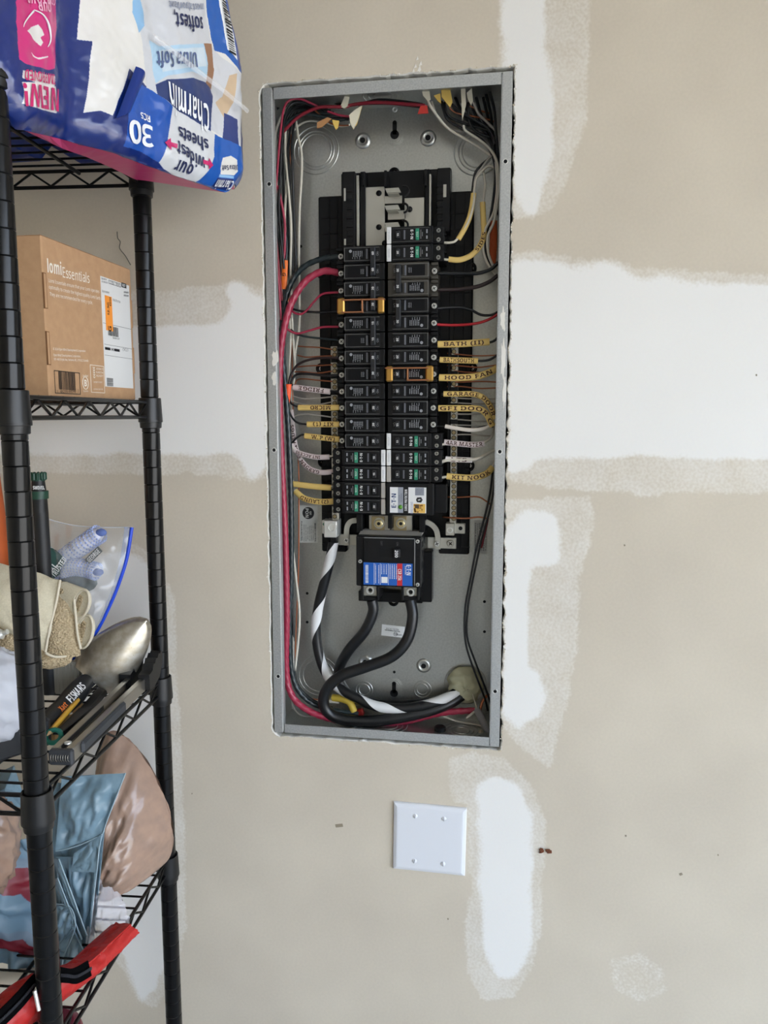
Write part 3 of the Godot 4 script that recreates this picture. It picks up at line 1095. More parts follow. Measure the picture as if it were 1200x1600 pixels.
	part("lug_screw", s, M["bright steel"], lug2)
	s = begin()
	disc(s, uz(719.5, 825.5, -0.0579), 0.0032, 0.0002)
	part("hole", s, M["hole black"], lug2)
	for q in [[524, 835, 558, 852, 542, 844, 538], [668, 840, 713, 857, 683, 849.5, 704]]:
		s = begin()
		pb(s, q[0], q[1], q[2], q[3], -0.062, -0.066, 0.0005)
		var strip := part("bonding_strap", s, tin, t)
		terminal(strip, uz(q[4] if q[0] > 600 else 541.5, q[5], -0.0585), 0.0045, M["bright steel"], 0.3, "strap_screw")
		if q[0] > 600:
			terminal(strip, uz(704, 849, -0.0618), 0.0058, tin, 0.9, "strap_screw")
	for side in 2:
		var px := [[557, 813], [548, 815], [543, 822], [541.5, 834], [541.5, 852]] if side == 0 else [[665, 815], [675, 820], [682, 829], [684.5, 843], [684, 858]]
		s = begin()
		var pts := PackedVector3Array()
		for p in px:
			pts.append(uz(p[0], p[1], -0.0585))
		pts = smooth(pts, 5)
		for i in pts.size() - 1:
			var d := (pts[i + 1] - pts[i]).normalized()
			var nx := Vector3(-d.y, d.x, 0) * 0.0042
			var d2 := (pts[mini(i + 2, pts.size() - 1)] - pts[i + 1]).normalized() if i + 2 < pts.size() else d
			var nx2 := Vector3(-d2.y, d2.x, 0) * 0.0042
			var o := (pts[i] + pts[i + 1]) / 2.0
			var zz := Vector3(0, 0, 0.0016)
			oquad(s, pts[i] - nx + zz, pts[i + 1] - nx2 + zz, pts[i + 1] + nx2 + zz, pts[i] + nx + zz, o)
			oquad(s, pts[i] - nx - zz, pts[i + 1] - nx2 - zz, pts[i + 1] + nx2 - zz, pts[i] + nx - zz, o)
			oquad(s, pts[i] - nx - zz, pts[i + 1] - nx2 - zz, pts[i + 1] - nx2 + zz, pts[i] - nx + zz, o)
			oquad(s, pts[i] + nx - zz, pts[i + 1] + nx2 - zz, pts[i + 1] + nx2 + zz, pts[i] + nx + zz, o)
		part("curved_strap", s, tin, t)
	# bolted bus links between the breakers and the main
	for x in [592.5, 627.0]:
		s = begin()
		pb(s, x - 16, 805, x + 17, 832, -0.058, -0.08, 0.0006)
		var blk := part("bus_link", s, tin, t)
		s = begin()
		pb(s, x - 12, 807, x + 8, 830, -0.054, -0.06, 0.0004)
		part("link_plate", s, M["brass"], blk)
		var o := uz(x, 817.5, -0.0538)
		s = begin()
		lathe(s, [[0.0088, 0.0], [0.0088, 0.001], [0.0, 0.001]], facing(o), 24)
		part("washer", s, M["tin plate"], blk)
		s = begin()
		lathe(s, [[0.0066, 0.001], [0.0066, 0.0048], [0.0052, 0.0056], [0.0, 0.0056]], facing(o), 6)
		var hx := part("hex_bolt", s, mat("bright brass", rgb8(206, 190, 142), 0.35, 0.5), blk)
		s = begin()
		disc(s, o + Vector3(0, 0, 0.0056), 0.0028, 0.0003, 12)
		part("bolt_recess", s, M["hole black"], hx)
	for q in [[557, 803, 566, 832], [606, 803, 613, 826], [655, 803, 664, 832]]:
		s = begin()
		pb(s, q[0], q[1], q[2], q[3], -0.046, -0.08, 0.0006)
		part("link_barrier", s, bp, t)
	s = begin()
	pb(s, 657, 862, 675, 941, -0.066, -0.0945, 0.0015)
	pb(s, 560, 925, 660, 941, -0.074, -0.0945, 0.001)
	part("main_base", s, bp, t)

func rows(st: SurfaceTool, x: float, y0: float, y1: float, n: int, z: float, step: float, w: float) -> void:   # tiny illegible print: fine broken lines along y
	for k in n:
		var y := y0
		while y < y1:
			var l := rng.randf_range(0.0008, 0.0026)
			rbox(st, Vector3(x + k * step, y + l / 2.0, z), Vector3(w, minf(l, y1 - y), 0.0001), 0.0)
			y += l + rng.randf_range(0.0003, 0.0006)

const FACE := -0.017
const PITCH := 0.0254
var slot_zero := 0.0            # height of the underside of the lowest slot

# One pole, lying outward along +x from the middle of the panel, its own height 0 .. PITCH, front at z = 0.
func pole_shell(s: SurfaceTool, y: float) -> void:
	rbox(s, Vector3(0.039, y + PITCH / 2.0, -0.036), Vector3(0.0745, PITCH - 0.0008, 0.04), 0.0007)
	rbox(s, Vector3(0.0325, y + PITCH / 2.0, -0.0095), Vector3(0.0615, PITCH - 0.0008, 0.0175), 0.0008)
	rbox(s, Vector3(0.0365, y + PITCH / 2.0, -0.0003), Vector3(0.0555, 0.0192, 0.0016), 0.0004)
	for k in [-1.0, 1.0]:
		rbox(s, Vector3(0.0715, y + PITCH / 2.0 + k * 0.0098, -0.0125), Vector3(0.0105, 0.0046, 0.009), 0.0005)

func pole_frame(s: SurfaceTool, y: float) -> void:
	var c := y + PITCH / 2.0
	for k in [-1.0, 1.0]:
		rbox(s, Vector3(0.0365, c + k * 0.0093, 0.0007), Vector3(0.054, 0.00035, 0.0004), 0.0)
	rbox(s, Vector3(0.0626, c, 0.0007), Vector3(0.0005, 0.019, 0.0005), 0.0)

func pole_parts(t: Node3D, y: float, amps: String, tied: bool, label_full: bool) -> void:
	var c := y + PITCH / 2.0
	var s := begin()
	pole_frame(s, y)
	part("case_edge", s, M["edge grey"], t)
	s = begin()
	rbox(s, Vector3(0.0445, c, 0.0006), Vector3(0.0245 if label_full else 0.027, 0.0158, 0.0003), 0.0)
	var lab := part("rating_label", s, M["label black"], t)
	s = begin()
	if label_full:
		rows(s, 0.036, c - 0.0045, c + 0.0035, 6, 0.00085, 0.0026, 0.0011)
		for k in 4:
			rbox(s, Vector3(0.0395 + k * 0.0036, c + 0.0054, 0.00085), Vector3(0.0006, rng.randf_range(0.002, 0.005), 0.0001), 0.0)
		disc(s, Vector3(0.0535, c - 0.0045, 0.0008), 0.0023, 0.0001, 14)
	else:
		words(s, "DSD", 0.003, flatmap(Vector3(0.0345, c, 0.00085), Vector3.DOWN, Vector3.RIGHT), false)
		rbox(s, Vector3(0.0375, c, 0.00085), Vector3(0.0005, 0.0075, 0.0001), 0.0)
	part("label_print", s, M["print grey"], lab)
	s = begin()
	rbox(s, Vector3(0.0222, c, 0.0005), Vector3(0.0052, 0.0135, 0.0006), 0.0)
	part("handle_slot", s, M["hole black"], t)
	s = begin()
	rbox(s, Vector3(0.0284, c, 0.0012), Vector3(0.0028, 0.0145, 0.0014), 0.0004)
	part("slot_edge", s, mat("slot grey", rgb8(96, 98, 104), 0.35), t)
	if not tied:
		s = begin()
		rbox(s, Vector3(0.0178, c, 0.0035), Vector3(0.0058, 0.0105, 0.0085), 0.0007)
		var h := part("handle", s, M["handle black"], t)
		s = begin()
		words(s, amps, 0.0034, flatmap(Vector3(0.0178, c, 0.0079), Vector3.DOWN, Vector3.RIGHT), true)
		part("ampere_mark", s, M["print white"], h)
	s = begin()
	words(s, "On", 0.0034, flatmap(Vector3(0.0125, c, 0.0007), Vector3.DOWN, Vector3.RIGHT))
	part("on_mark", s, M["print grey"], t)
	terminal(t, Vector3(0.0708, c, -0.013), 0.0043, M["bright steel"], rng.randf_range(0, PI))

func breaker(poles: int, amps: String, label: String, dusty := false) -> Node3D:
	var t := thing("circuit_breaker", label, "circuit breaker", Vector3(), "circuit breakers in the open panel")
	var s := begin()
	for k in poles:
		pole_shell(s, k * PITCH)
	part("case", s, mat("dusty breaker black", rgb8(58, 54, 46), 0.5) if dusty else M["breaker black"], t)
	for k in poles:
		pole_parts(t, k * PITCH, amps, poles == 2, k == 0)
	if poles == 2:
		s = begin()
		rbox(s, Vector3(0.0185, PITCH, 0.0045), Vector3(0.0078, PITCH + 0.0155, 0.0085), 0.001)
		var h := part("tied_handle", s, M["handle black"], t)
		s = begin()
		for k in 2:
			words(s, amps, 0.0034, flatmap(Vector3(0.0182, PITCH * (0.5 + k) + (0.001 if k == 0 else -0.001), 0.0089), Vector3.DOWN, Vector3.RIGHT), true)
		part("ampere_mark", s, M["print white"], h)
	return t

func arc_breaker(amps: String, label: String, worn: bool) -> Node3D:
	var t := thing("arc_fault_breaker", label, "circuit breaker", Vector3(), "arc fault breakers with green test buttons")
	var c := PITCH / 2.0
	var s := begin()
	rbox(s, Vector3(0.0435, c, -0.036), Vector3(0.0845, PITCH - 0.0008, 0.04), 0.0007)
	rbox(s, Vector3(0.0355, c, -0.0085), Vector3(0.067, PITCH - 0.0008, 0.0175), 0.0008)
	rbox(s, Vector3(0.0375, c, 0.0006), Vector3(0.0555, 0.0185, 0.0016), 0.0004)
	rbox(s, Vector3(0.077, c, -0.0138), Vector3(0.0165, PITCH - 0.001, 0.012), 0.0007)
	rbox(s, Vector3(0.0865, c + 0.001, -0.016), Vector3(0.004, 0.0016, 0.012), 0.0004)
	part("case", s, M["breaker black"], t)
	s = begin()
	pole_frame(s, 0.0)
	part("case_edge", s, M["edge grey"], t)
	s = begin()
	rbox(s, Vector3(0.0037, c, 0.0006), Vector3(0.0068, PITCH - 0.0012, 0.0022), 0.0007)
	var st := part("status_label", s, mat("sticker worn", rgb8(168, 162, 152), 0.6) if worn else mat("sticker clean", rgb8(222, 222, 220), 0.5), t, "pale label strip at the inner end")
	s = begin()
	rows(s, 0.003, c - 0.0065, c + 0.0065, 2, 0.00175, 0.0016, 0.0005)
	part("label_print", s, M["print grey"], st)
	s = begin()
	rbox(s, Vector3(0.0175, c, 0.0022), Vector3(0.0058, 0.0112, 0.0045), 0.0007)
	var h := part("handle", s, M["handle black"], t)
	s = begin()
	words(s, amps, 0.003, flatmap(Vector3(0.0175, c, 0.0046), Vector3.DOWN, Vector3.RIGHT), true)
	part("ampere_mark", s, M["print white"], h)
	s = begin()
	rbox(s, Vector3(0.0222, c, 0.0013), Vector3(0.0034, 0.013, 0.0003), 0.0)
	part("handle_slot", s, M["hole black"], t)
	s = begin()
	rbox(s, Vector3(0.0272, c, 0.0014), Vector3(0.0024, 0.013, 0.0004), 0.0)
	part("slot_edge", s, M["slot grey"], t)
	s = begin()
	words(s, "E\u00b7T\u00b7N", 0.0042, flatmap(Vector3(0.0382, c, 0.0016), Vector3.DOWN, Vector3.RIGHT), true, 0.0135)
	part("maker_mark", s, M["print white"], t)
	s = begin()
	rbox(s, Vector3(0.0462, c, 0.002), Vector3(0.0056, 0.0165, 0.0024), 0.0007)
	var b := part("test_button", s, mat("test green", rgb8(36, 132, 100), 0.4), t, "green test button")
	s = begin()
	words(s, "TEST", 0.0028, flatmap(Vector3(0.0462, c, 0.0033), Vector3.DOWN, Vector3.RIGHT))
	part("button_print", s, M["print white"], b)
	s = begin()
	rbox(s, Vector3(0.0515, c, 0.0016), Vector3(0.0006, 0.013, 0.0002), 0.0)
	rbox(s, Vector3(0.0538, c, 0.0016), Vector3(0.0006, 0.006, 0.0002), 0.0)
	rbox(s, Vector3(0.0605, c + 0.004, 0.0016), Vector3(0.002, 0.0055, 0.0002), 0.0)
	rbox(s, Vector3(0.0605, c - 0.0045, 0.0016), Vector3(0.002, 0.0045, 0.0002), 0.0)
	part("front_print", s, M["print grey"], t)
	for k in [-1.0, 1.0]:
		s = begin()
		lathe(s, [[0.0058, 0.0], [0.0054, 0.0012], [0.0044, 0.0012], [0.0042, -0.0015], [0.0, -0.0015]], facing(Vector3(0.077, c + k * 0.0066, -0.0078)), 20)
		part("terminal_well", s, M["hole black"], t)
		terminal(t, Vector3(0.077, c + k * 0.0066, -0.009), 0.0034, M["galvanized steel"], rng.randf_range(0, PI))
	return t

func put_breaker(o: Node3D, side: int, slot_n: int, poles: int) -> void:   # slot_n counts from the bottom
	o.rotation.z = PI if side < 0 else 0.0
	var y := slot_zero + slot_n * PITCH
	o.position = Vector3(0.0006 * side, y + (poles * PITCH if side < 0 else 0.0), FACE)

func lock_clip(at: Vector3, flip: float, label: String) -> void:   # the gold lock-on frame over a breaker
	var t := thing("handle_lock_clip", label, "lock clip")
	var g := mat("gold zinc", rgb8(206, 160, 84), 0.28, 0.85)
	var s := begin()
	rbox(s, Vector3(0.031 * flip, 0.0085, 0.006), Vector3(0.066, 0.0022, 0.008), 0.0004)
	rbox(s, Vector3(0.048 * flip, -0.0095, 0.006), Vector3(0.034, 0.0022, 0.008), 0.0004)
	rbox(s, Vector3(0.0325 * flip, -0.0005, 0.006), Vector3(0.0022, 0.0195, 0.008), 0.0004)
	part("clip_frame", s, mat("copper zinc", rgb8(184, 128, 92), 0.35, 0.8), t)
	s = begin()
	rbox(s, Vector3(0.0045 * flip, 0, 0.0052), Vector3(0.0105, 0.0235, 0.0085), 0.002)
	part("clip_end", s, g, t)
	s = begin()
	rbox(s, Vector3(0.0655 * flip, 0, 0.0052), Vector3(0.0115, 0.0235, 0.0085), 0.002)
	part("clip_end", s, g, t)
	t.position = at

func build_breakers() -> void:
	slot_zero = uz(604, 804.3, FACE).y
	# right column: [slot from the bottom, kind, ampere mark, label]
	var on_right := [
		[16, "arc", "15", "topmost right breaker with green test button and yellow taped wire", false],
		[15, "arc", "20", "second right breaker from the top with green test button", false],
		[13, "two", "30", "dust-browned two-pole breaker in the right column below two green-button breakers"],
		[11, "two", "30", "two-pole breaker in the right column joined to a red and a black wire"],
		[10, "one", "20", "single breaker at the end of the yellow sleeve marked BATH"],
		[9, "one", "20", "single breaker directly above the gold lock clip of the right column"],
		[8, "one", "20", "single breaker in the right column held under a gold lock clip"],
		[7, "one", "20", "single breaker directly below the gold lock clip of the right column"],
		[6, "one", "20", "single breaker at the end of the yellow sleeve marked GFI DOOR"],
		[5, "one", "15", "single right breaker just above the three lower green-button breakers"],
		[4, "arc", "15", "upper of three green-button breakers above the surge protector", false],
		[3, "arc", "15", "middle of three green-button breakers above the surge protector", false],
		[2, "arc", "15", "lowest right green-button breaker touching the surge protector", true]]
	var on_left := [
		[14, "two", "60", "topmost left two-pole breaker fed by thick black and red wires"],
		[12, "two", "20", "left two-pole breaker whose lower pole wears a gold lock clip"],
		[10, "two", "15", "left two-pole breaker directly below the gold lock clip"],
		[8, "two", "30", "lowest two-pole breaker of the left column"],
		[7, "one", "15", "single left breaker beside the white sleeve marked FRIDGE"],
		[6, "one", "20", "single left breaker beside the yellow sleeve marked MICRO"],
		[5, "one", "20", "single left breaker beside the yellow sleeve marked KIT"],
		[4, "one", "20", "single left breaker beside the yellow sleeve marked W/P"],
		[3, "arc", "15", "topmost of four green-button breakers at the bottom left", false],
		[2, "arc", "15", "second of four green-button breakers at the bottom left", false],
		[1, "arc", "20", "third of four green-button breakers at the bottom left", true],
		[0, "arc", "20", "lowest of four green-button breakers at the bottom left", true]]
	for side in [1, -1]:
		for b in (on_right if side > 0 else on_left):
			if b[1] == "arc":
				put_breaker(arc_breaker(b[2], b[3], b[4]), side, b[0], 1)
			else:
				put_breaker(breaker(2 if b[1] == "two" else 1, b[2], b[3], b[3].begins_with("dust")), side, b[0], 2 if b[1] == "two" else 1)
	lock_clip(Vector3(-0.0025, slot_zero + 12.5 * PITCH, FACE), -1.0, "gold lock clip framing a breaker in the left column")
	lock_clip(Vector3(0.0015, slot_zero + 8.5 * PITCH, FACE), 1.0, "gold lock clip framing a breaker in the right column")
	build_surge()
	build_main()

func build_surge() -> void:
	var y := slot_zero
	var t := thing("surge_protector", "black surge protector module with white labels and green light above the main breaker", "surge protector", Vector3(0, y, FACE))
	var s := begin()
	var h := PITCH * 2.0
	box2(s, Vector3(0.0008, y + 0.0005, FACE - 0.055), Vector3(0.0745, y + h - 0.0006, FACE + 0.004), 0.0012)
	part("case", s, M["breaker black"], t)
	s = begin()
	box2(s, Vector3(0.0745, y + 0.002, FACE - 0.055), Vector3(0.093, y + h - 0.003, FACE - 0.016), 0.001)
	box2(s, Vector3(0.066, y + 0.0005, FACE + 0.0035), Vector3(0.0664, y + h - 0.0006, FACE + 0.0046), 0.0)
	part("terminal_cover", s, M["black plastic"], t)
	var z := FACE + 0.0042
	var lab := func(x0: float, x1: float, m: Material, called: String, text := "") -> MeshInstance3D:
		var q := begin()
		box2(q, Vector3(x0, y + 0.004, z - 0.0004), Vector3(x1, y + h - 0.007, z), 0.0)
		return part(called, q, m, t, text)
	var wl: MeshInstance3D = lab.call(0.0068, 0.0192, M["sticker clean"], "maker_label", "white maker label")
	var gl: MeshInstance3D = lab.call(0.0192, 0.0275, mat("label grey", rgb8(150, 154, 162), 0.5), "status_label", "grey status strip with a green light")
	var rl: MeshInstance3D = lab.call(0.0355, 0.0632, M["sticker clean"], "rating_label", "white rating label with a yellow picture")
	var cy := y + h / 2.0 - 0.0015
	s = begin()
	words(s, "E\u00b7T\u00b7N", 0.0072, flatmap(Vector3(0.0128, cy - 0.001, z + 0.0003), Vector3.UP, Vector3.LEFT), true, 0.022)
	part("maker_mark", s, mat("deep blue print", rgb8(28, 58, 104), 0.5), wl)
	s = begin()
	words(s, "STATUS", 0.0026, flatmap(Vector3(0.0215, cy + 0.002, z + 0.0003), Vector3.UP, Vector3.LEFT))
	words(s, "NORMAL", 0.0026, flatmap(Vector3(0.0248, cy + 0.004, z + 0.0003), Vector3.UP, Vector3.LEFT))
	part("status_print", s, mat("print dim", rgb8(92, 96, 104), 0.6), gl)
	s = begin()
	lathe(s, [[0.0034, 0.0], [0.003, 0.0016], [0.0, 0.0024]], facing(Vector3(0.0232, cy - 0.0108, z)), 20, true)
	part("status_lens", s, mat("lens green", rgb8(84, 140, 40), 0.15), gl, "green status lens")
	s = begin()
	words(s, "SURGE PROTECTION", 0.0042, flatmap(Vector3(0.0317, cy, z + 0.0002), Vector3.UP, Vector3.LEFT), true, 0.033)
	part("title_print", s, M["print white"], t)
	s = begin()
	box2(s, Vector3(0.046, cy + 0.0075, z), Vector3(0.0598, cy + 0.0196, z + 0.0002), 0.0)
	part("fine_print_block", s, M["label grey"], rl)
	s = begin()
	rows(s, 0.0475, cy + 0.0085, cy + 0.0188, 6, z + 0.0003, 0.0021, 0.0008)
	part("fine_print", s, M["print dim"], rl)
	s = begin()
	words(s, "SURGE GUARD", 0.0036, flatmap(Vector3(0.0408, cy - 0.0118, z + 0.0002), Vector3.UP, Vector3.LEFT), false, 0.019)
	part("side_print", s, mat("print lilac", rgb8(132, 134, 170), 0.6), rl)
	s = begin()
	prism(s, PackedVector2Array([Vector2(-0.0052, 0), Vector2(-0.0034, 0.0036), Vector2(0.0028, 0.0042), Vector2(0.0052, 0), Vector2(0.0028, -0.0042), Vector2(-0.0034, -0.0036)]), Transform3D(Basis(), Vector3(0.0525, cy + 0.0008, z)), 0.0002)
	var sh := part("shield_emblem", s, M["print black"], rl)
	s = begin()
	prism(s, PackedVector2Array([Vector2(-0.0028, -0.0005), Vector2(0.0006, 0.0014), Vector2(0.0003, 0.0002), Vector2(0.0028, 0.0008), Vector2(-0.0006, -0.0013), Vector2(-0.0002, 0)]), Transform3D(Basis(), Vector3(0.0525, cy + 0.0008, z + 0.0002)), 0.0002)
	part("bolt_emblem", s, M["print white"], sh)
	s = begin()
	box2(s, Vector3(0.0436, cy - 0.0196, z), Vector3(0.0618, cy - 0.0055, z + 0.0002), 0.0)
	part("yellow_picture", s, mat("picture yellow", rgb8(222, 178, 84), 0.6), rl)
	s = begin()
	for k in 26:
		var a := Vector3(rng.randf_range(0.0445, 0.0605), cy - rng.randf_range(0.0068, 0.0186), z + 0.0002)
		disc(s, a, rng.randf_range(0.0006, 0.0017), 0.0001, 7)
	part("picture_print", s, mat("picture brown", rgb8(140, 92, 34), 0.6), rl)
	s = begin()
	box2(s, Vector3(0.0458, cy - 0.0122, z + 0.0002), Vector3(0.0522, cy - 0.0066, z + 0.0004), 0.0)
	part("dark_square", s, mat("picture dark", rgb8(66, 50, 34), 0.6), rl)

func build_main() -> void:
	var bp: StandardMaterial3D = M["breaker black"]
	var zf := -0.012
	var t := thing("main_breaker", "large black main breaker with blue and red label above two thick black cables", "main breaker", uz(610, 938, -0.05))
	var s := begin()
	pb(s, 556.5, 838, 658, 917, zf - 0.004, -0.08, 0.0015)
	part("case", s, bp, t)
	s = begin()
	pb(s, 568, 841, 647.5, 880, zf, zf - 0.006, 0.0008)
	pb(s, 566, 878, 648.5, 916, zf - 0.001, zf - 0.006, 0.0006)
	part("front_cover", s, bp, t)
	s = begin()
	var edge := uz(648, 844, zf)
	pb(s, 647.2, 843, 648.2, 915, zf + 0.0006, zf - 0.006, 0.0)
	pb(s, 569, 840.6, 647, 841.6, zf + 0.0003, zf - 0.006, 0.0)
	part("cover_edge", s, M["edge grey"], t)
	# dusty sloping top
	s = begin()
	var a := uz(558, 839, zf - 0.004)
	var b := uz(657, 839, zf - 0.004)
	prism(s, PackedVector2Array([Vector2(0, 0), Vector2(-0.035, 0.006), Vector2(-0.055, 0.006), Vector2(-0.055, -0.001), Vector2(0, -0.001)]), Transform3D(Basis(Vector3(0, 0, 1), Vector3.UP, Vector3(-1, 0, 0)), Vector3(b.x, a.y, a.z)), b.x - a.x)
	part("dusty_top", s, mat("dust grey", rgb8(176, 171, 162), 0.95), t, "top ledge covered with pale dust")
	s = begin()
	pb(s, 592.5, 855, 612, 870.5, zf + 0.0004, zf - 0.002, 0.0)
	part("handle_recess", s, M["hole black"], t)
	s = begin()
	pb(s, 615.5, 858, 624.5, 872, zf + 0.009, zf - 0.002, 0.001)
	var h := part("handle", s, M["handle black"], t)
	s = begin()
	words(s, "200", 0.0052, flatmap(uz(619.4, 865.5, zf + 0.0093), Vector3.DOWN, Vector3.RIGHT), true)
	part("ampere_mark", s, M["print white"], h)
	s = begin()
	words(s, "OFF", 0.003, flatmap(uz(596, 849, zf + 0.0003), Vector3.DOWN, Vector3.RIGHT))
	words(s, "ON", 0.003, flatmap(uz(621, 850, zf + 0.0003), Vector3.DOWN, Vector3.RIGHT))
	part("mark", s, mat("print faint", rgb8(88, 88, 88), 0.6), t)
	for q in [[652.5, 846], [652.5, 913.5], [563, 877]]:
		terminal(t, uz(q[0], q[1], zf - 0.0035), 0.003, M["bright steel"], 0.5, "cover_screw")
	s = begin()
	for q in [[652.5, 854], [652.5, 870], [573, 847]]:
		disc(s, uz(q[0], q[1], zf - 0.0036 if q[0] > 600 else zf + 0.0002), 0.0016, 0.0002, 10)
		part("hole", s, M["hole black"], t)
		s = begin()
	# vents on the right flank
	for q in [[848, 858], [880, 892]]:
		s = begin()
		var p0 := uz(658, q[0], zf - 0.004)
		var p1 := uz(658, q[1], zf - 0.004)
		box2(s, Vector3(p0.x - 0.001, p1.y, -0.045), Vector3(p0.x + 0.0004, p0.y, -0.022), 0.0)
		part("vent", s, M["hole black"], t)
	# label
	var zl := zf - 0.0007
	s = begin()
	pb(s, 568, 879.8, 644.5, 914.6, zl + 0.0002, zl - 0.0004, 0.0)
	var lab := part("rating_label", s, mat("label blue", rgb8(30, 92, 178), 0.4), t, "blue rating label with a red band and white print")
	var lo := uz(568, 897, zl)
	var hi := uz(644.5, 897, zl)
	var w := hi.x - lo.x
	var top := uz(606, 880, zl).y
	var bot := uz(606, 914.6, zl).y
	var cy := (top + bot) / 2.0
	var hh := top - bot
	s = begin()
	box2(s, Vector3(lo.x + w * 0.69, bot, zl), Vector3(lo.x + w * 0.795, top, zl + 0.0004), 0.0)
	var band := part("red_band", s, mat("label red", rgb8(196, 44, 48), 0.4), lab)
	s = begin()
	words(s, "CSR 25k", 0.0058, flatmap(Vector3(lo.x + w * 0.742, cy, zl + 0.0006), Vector3.DOWN, Vector3.RIGHT), true, hh * 0.52)
	part("band_print", s, M["print white"], band)
	s = begin()
	words(s, "E\u00b7T\u00b7N", 0.007, flatmap(Vector3(lo.x + w * 0.925, cy + hh * 0.22, zl + 0.0004), Vector3.DOWN, Vector3.RIGHT), true, hh * 0.46)
	words(s, "Series Breaker", 0.0028, flatmap(Vector3(lo.x + w * 0.865, cy + hh * 0.2, zl + 0.0004), Vector3.DOWN, Vector3.RIGHT), false, hh * 0.4)
	for k in [[0.22, 0.0006], [0.345, 0.0006], [0.51, 0.0006]]:
		rbox(s, Vector3(lo.x + w * k[0], cy, zl + 0.0003), Vector3(k[1], hh * 0.96, 0.0001), 0.0)
	rows(s, lo.x + w * 0.25, cy - hh * 0.42, cy + hh * 0.42, 2, zl + 0.0003, 0.0048, 0.0009)
	rows(s, lo.x + w * 0.375, cy + hh * 0.0, cy + hh * 0.44, 3, zl + 0.0003, 0.0036, 0.0009)
	rows(s, lo.x + w * 0.545, cy - hh * 0.2, cy + hh * 0.44, 4, zl + 0.0003, 0.0034, 0.0011)
	part("label_print", s, M["print white"], lab)
	s = begin()
	var kx := 0.0
	while kx < hh * 0.8:
		var bar := rng.randf_range(0.0004, 0.0012)
		rbox(s, Vector3(lo.x + w * 0.07, bot + hh * 0.1 + kx, zl + 0.0003), Vector3(w * 0.06, bar, 0.0001), 0.0)
		kx += bar + rng.randf_range(0.0003, 0.0008)
	part("bar_code", s, M["print white"], lab)
	s = begin()
	rbox(s, Vector3(lo.x + w * 0.43, cy - hh * 0.26, zl + 0.0003), Vector3(w * 0.125, hh * 0.27, 0.0002), 0.0)
	part("white_square", s, M["print white"], lab)
	# cable lugs below
	for q in [[564, 592, 578.5, 922], [627, 655, 641.7, 925]]:
		s = begin()
		pb(s, q[0], 915, q[0] + 3.5, 938, zf - 0.012, -0.07, 0.0006)
		pb(s, q[1] - 3.5, 915, q[1], 938, zf - 0.012, -0.07, 0.0006)
		pb(s, q[0], 933, q[1], 938, zf - 0.014, -0.03, 0.0006)
		part("lug_shroud", s, bp, t)
		s = begin()
		pb(s, q[0] + 3.5, 914, q[1] - 3.5, 931, zf - 0.02, -0.06, 0.0006)
		var lug := part("cable_lug", s, M["tin plate"], t)
		var o := uz(q[2], q[3], zf - 0.0198)
		s = begin()
		lathe(s, [[0.0072, 0.0], [0.0066, 0.0026], [0.0042, 0.0028], [0.0038, -0.0005], [0.0, -0.0005]], facing(o), 24)
		part("lug_screw", s, M["bright steel"], lug)
		s = begin()
		lathe(s, [[0.0036, -0.0002], [0.0, -0.0001]], facing(o), 6)
		part("hex_recess", s, M["hole black"], lug)

# ---------------------------------------------------------------- wires
func ribbon(s: SurfaceTool, pts: PackedVector3Array, w: float, d: float, sides := 12) -> void:   # flattened sleeve whose broad side looks out of the wall
	var rings := []
	for i in pts.size():
		var t := (pts[mini(i + 1, pts.size() - 1)] - pts[maxi(i - 1, 0)]).normalized()
		var side := Vector3.BACK.cross(t).normalized()
		var n := t.cross(side).normalized()
		var ring_ := PackedVector3Array()
		for k in sides:
			var a := TAU * k / sides
			ring_.append(pts[i] + side * cos(a) * w + n * sin(a) * d)
		rings.append(ring_)
	s.set_smooth_group(1)
	for i in pts.size() - 1:
		for k in sides:
			var k2 := (k + 1) % sides
			oquad(s, rings[i][k], rings[i][k2], rings[i + 1][k2], rings[i + 1][k], (pts[i] + pts[i + 1]) / 2.0)
	s.set_smooth_group(-1)
	for i in [0, pts.size() - 1]:
		for k in range(1, sides - 1):
			tri(s, rings[i][0], rings[i][k], rings[i][k + 1])

func along(pts: PackedVector3Array, w: float, d: float, flip: bool) -> Callable:   # print on the broad side of a sleeve
	var acc := PackedFloat32Array([0.0])
	for i in range(1, pts.size()):
		acc.append(acc[i - 1] + pts[i].distance_to(pts[i - 1]))
	var total := acc[acc.size() - 1]
	return func(x: float, y: float) -> Vector3:
		var q := clampf(total / 2.0 + (-x if flip else x), 0.0, total)
		var i := 0
		while i < pts.size() - 2 and acc[i + 1] < q:
			i += 1
		var t := (pts[i + 1] - pts[i]).normalized()
		var side := Vector3.BACK.cross(t).normalized()
		var n := Vector3(0, 0, 1)
		var yy := clampf(-y if flip else y, -w * 0.98, w * 0.98)
		return pts[i] + t * (q - acc[i]) + side * yy + n * (d * sqrt(1.0 - yy * yy / (w * w)) + 0.00035)

func wire(called: String, label: String, m: Material, r: float, list: Array, group := "", strands := 0, turns := 60.0) -> Node3D:
	var pts := smooth(path(list), 6 if strands == 0 else 40)
	var s := begin()
	tube(s, pts, r, 8 if strands == 0 and r < 0.004 else 20, strands, turns)
	return single(called, s, m, label, "wire" if not called.contains("cable") else "cable", group)

func sleeve(t: Node3D, m: Material, list: Array, w: float, text: String, flip: bool, called := "tape_sleeve", width := 0.0, th := 0.0062) -> void:
	var pts := smooth(path(list), 6)
	var s := begin()
	ribbon(s, pts, w, w * 0.55)
	var k := part(called, s, m, t)
	if text:
		s = begin()
		words(s, text, th, along(pts, w, w * 0.55, flip), true, width)
		part("handwriting", s, M["marker"], k)

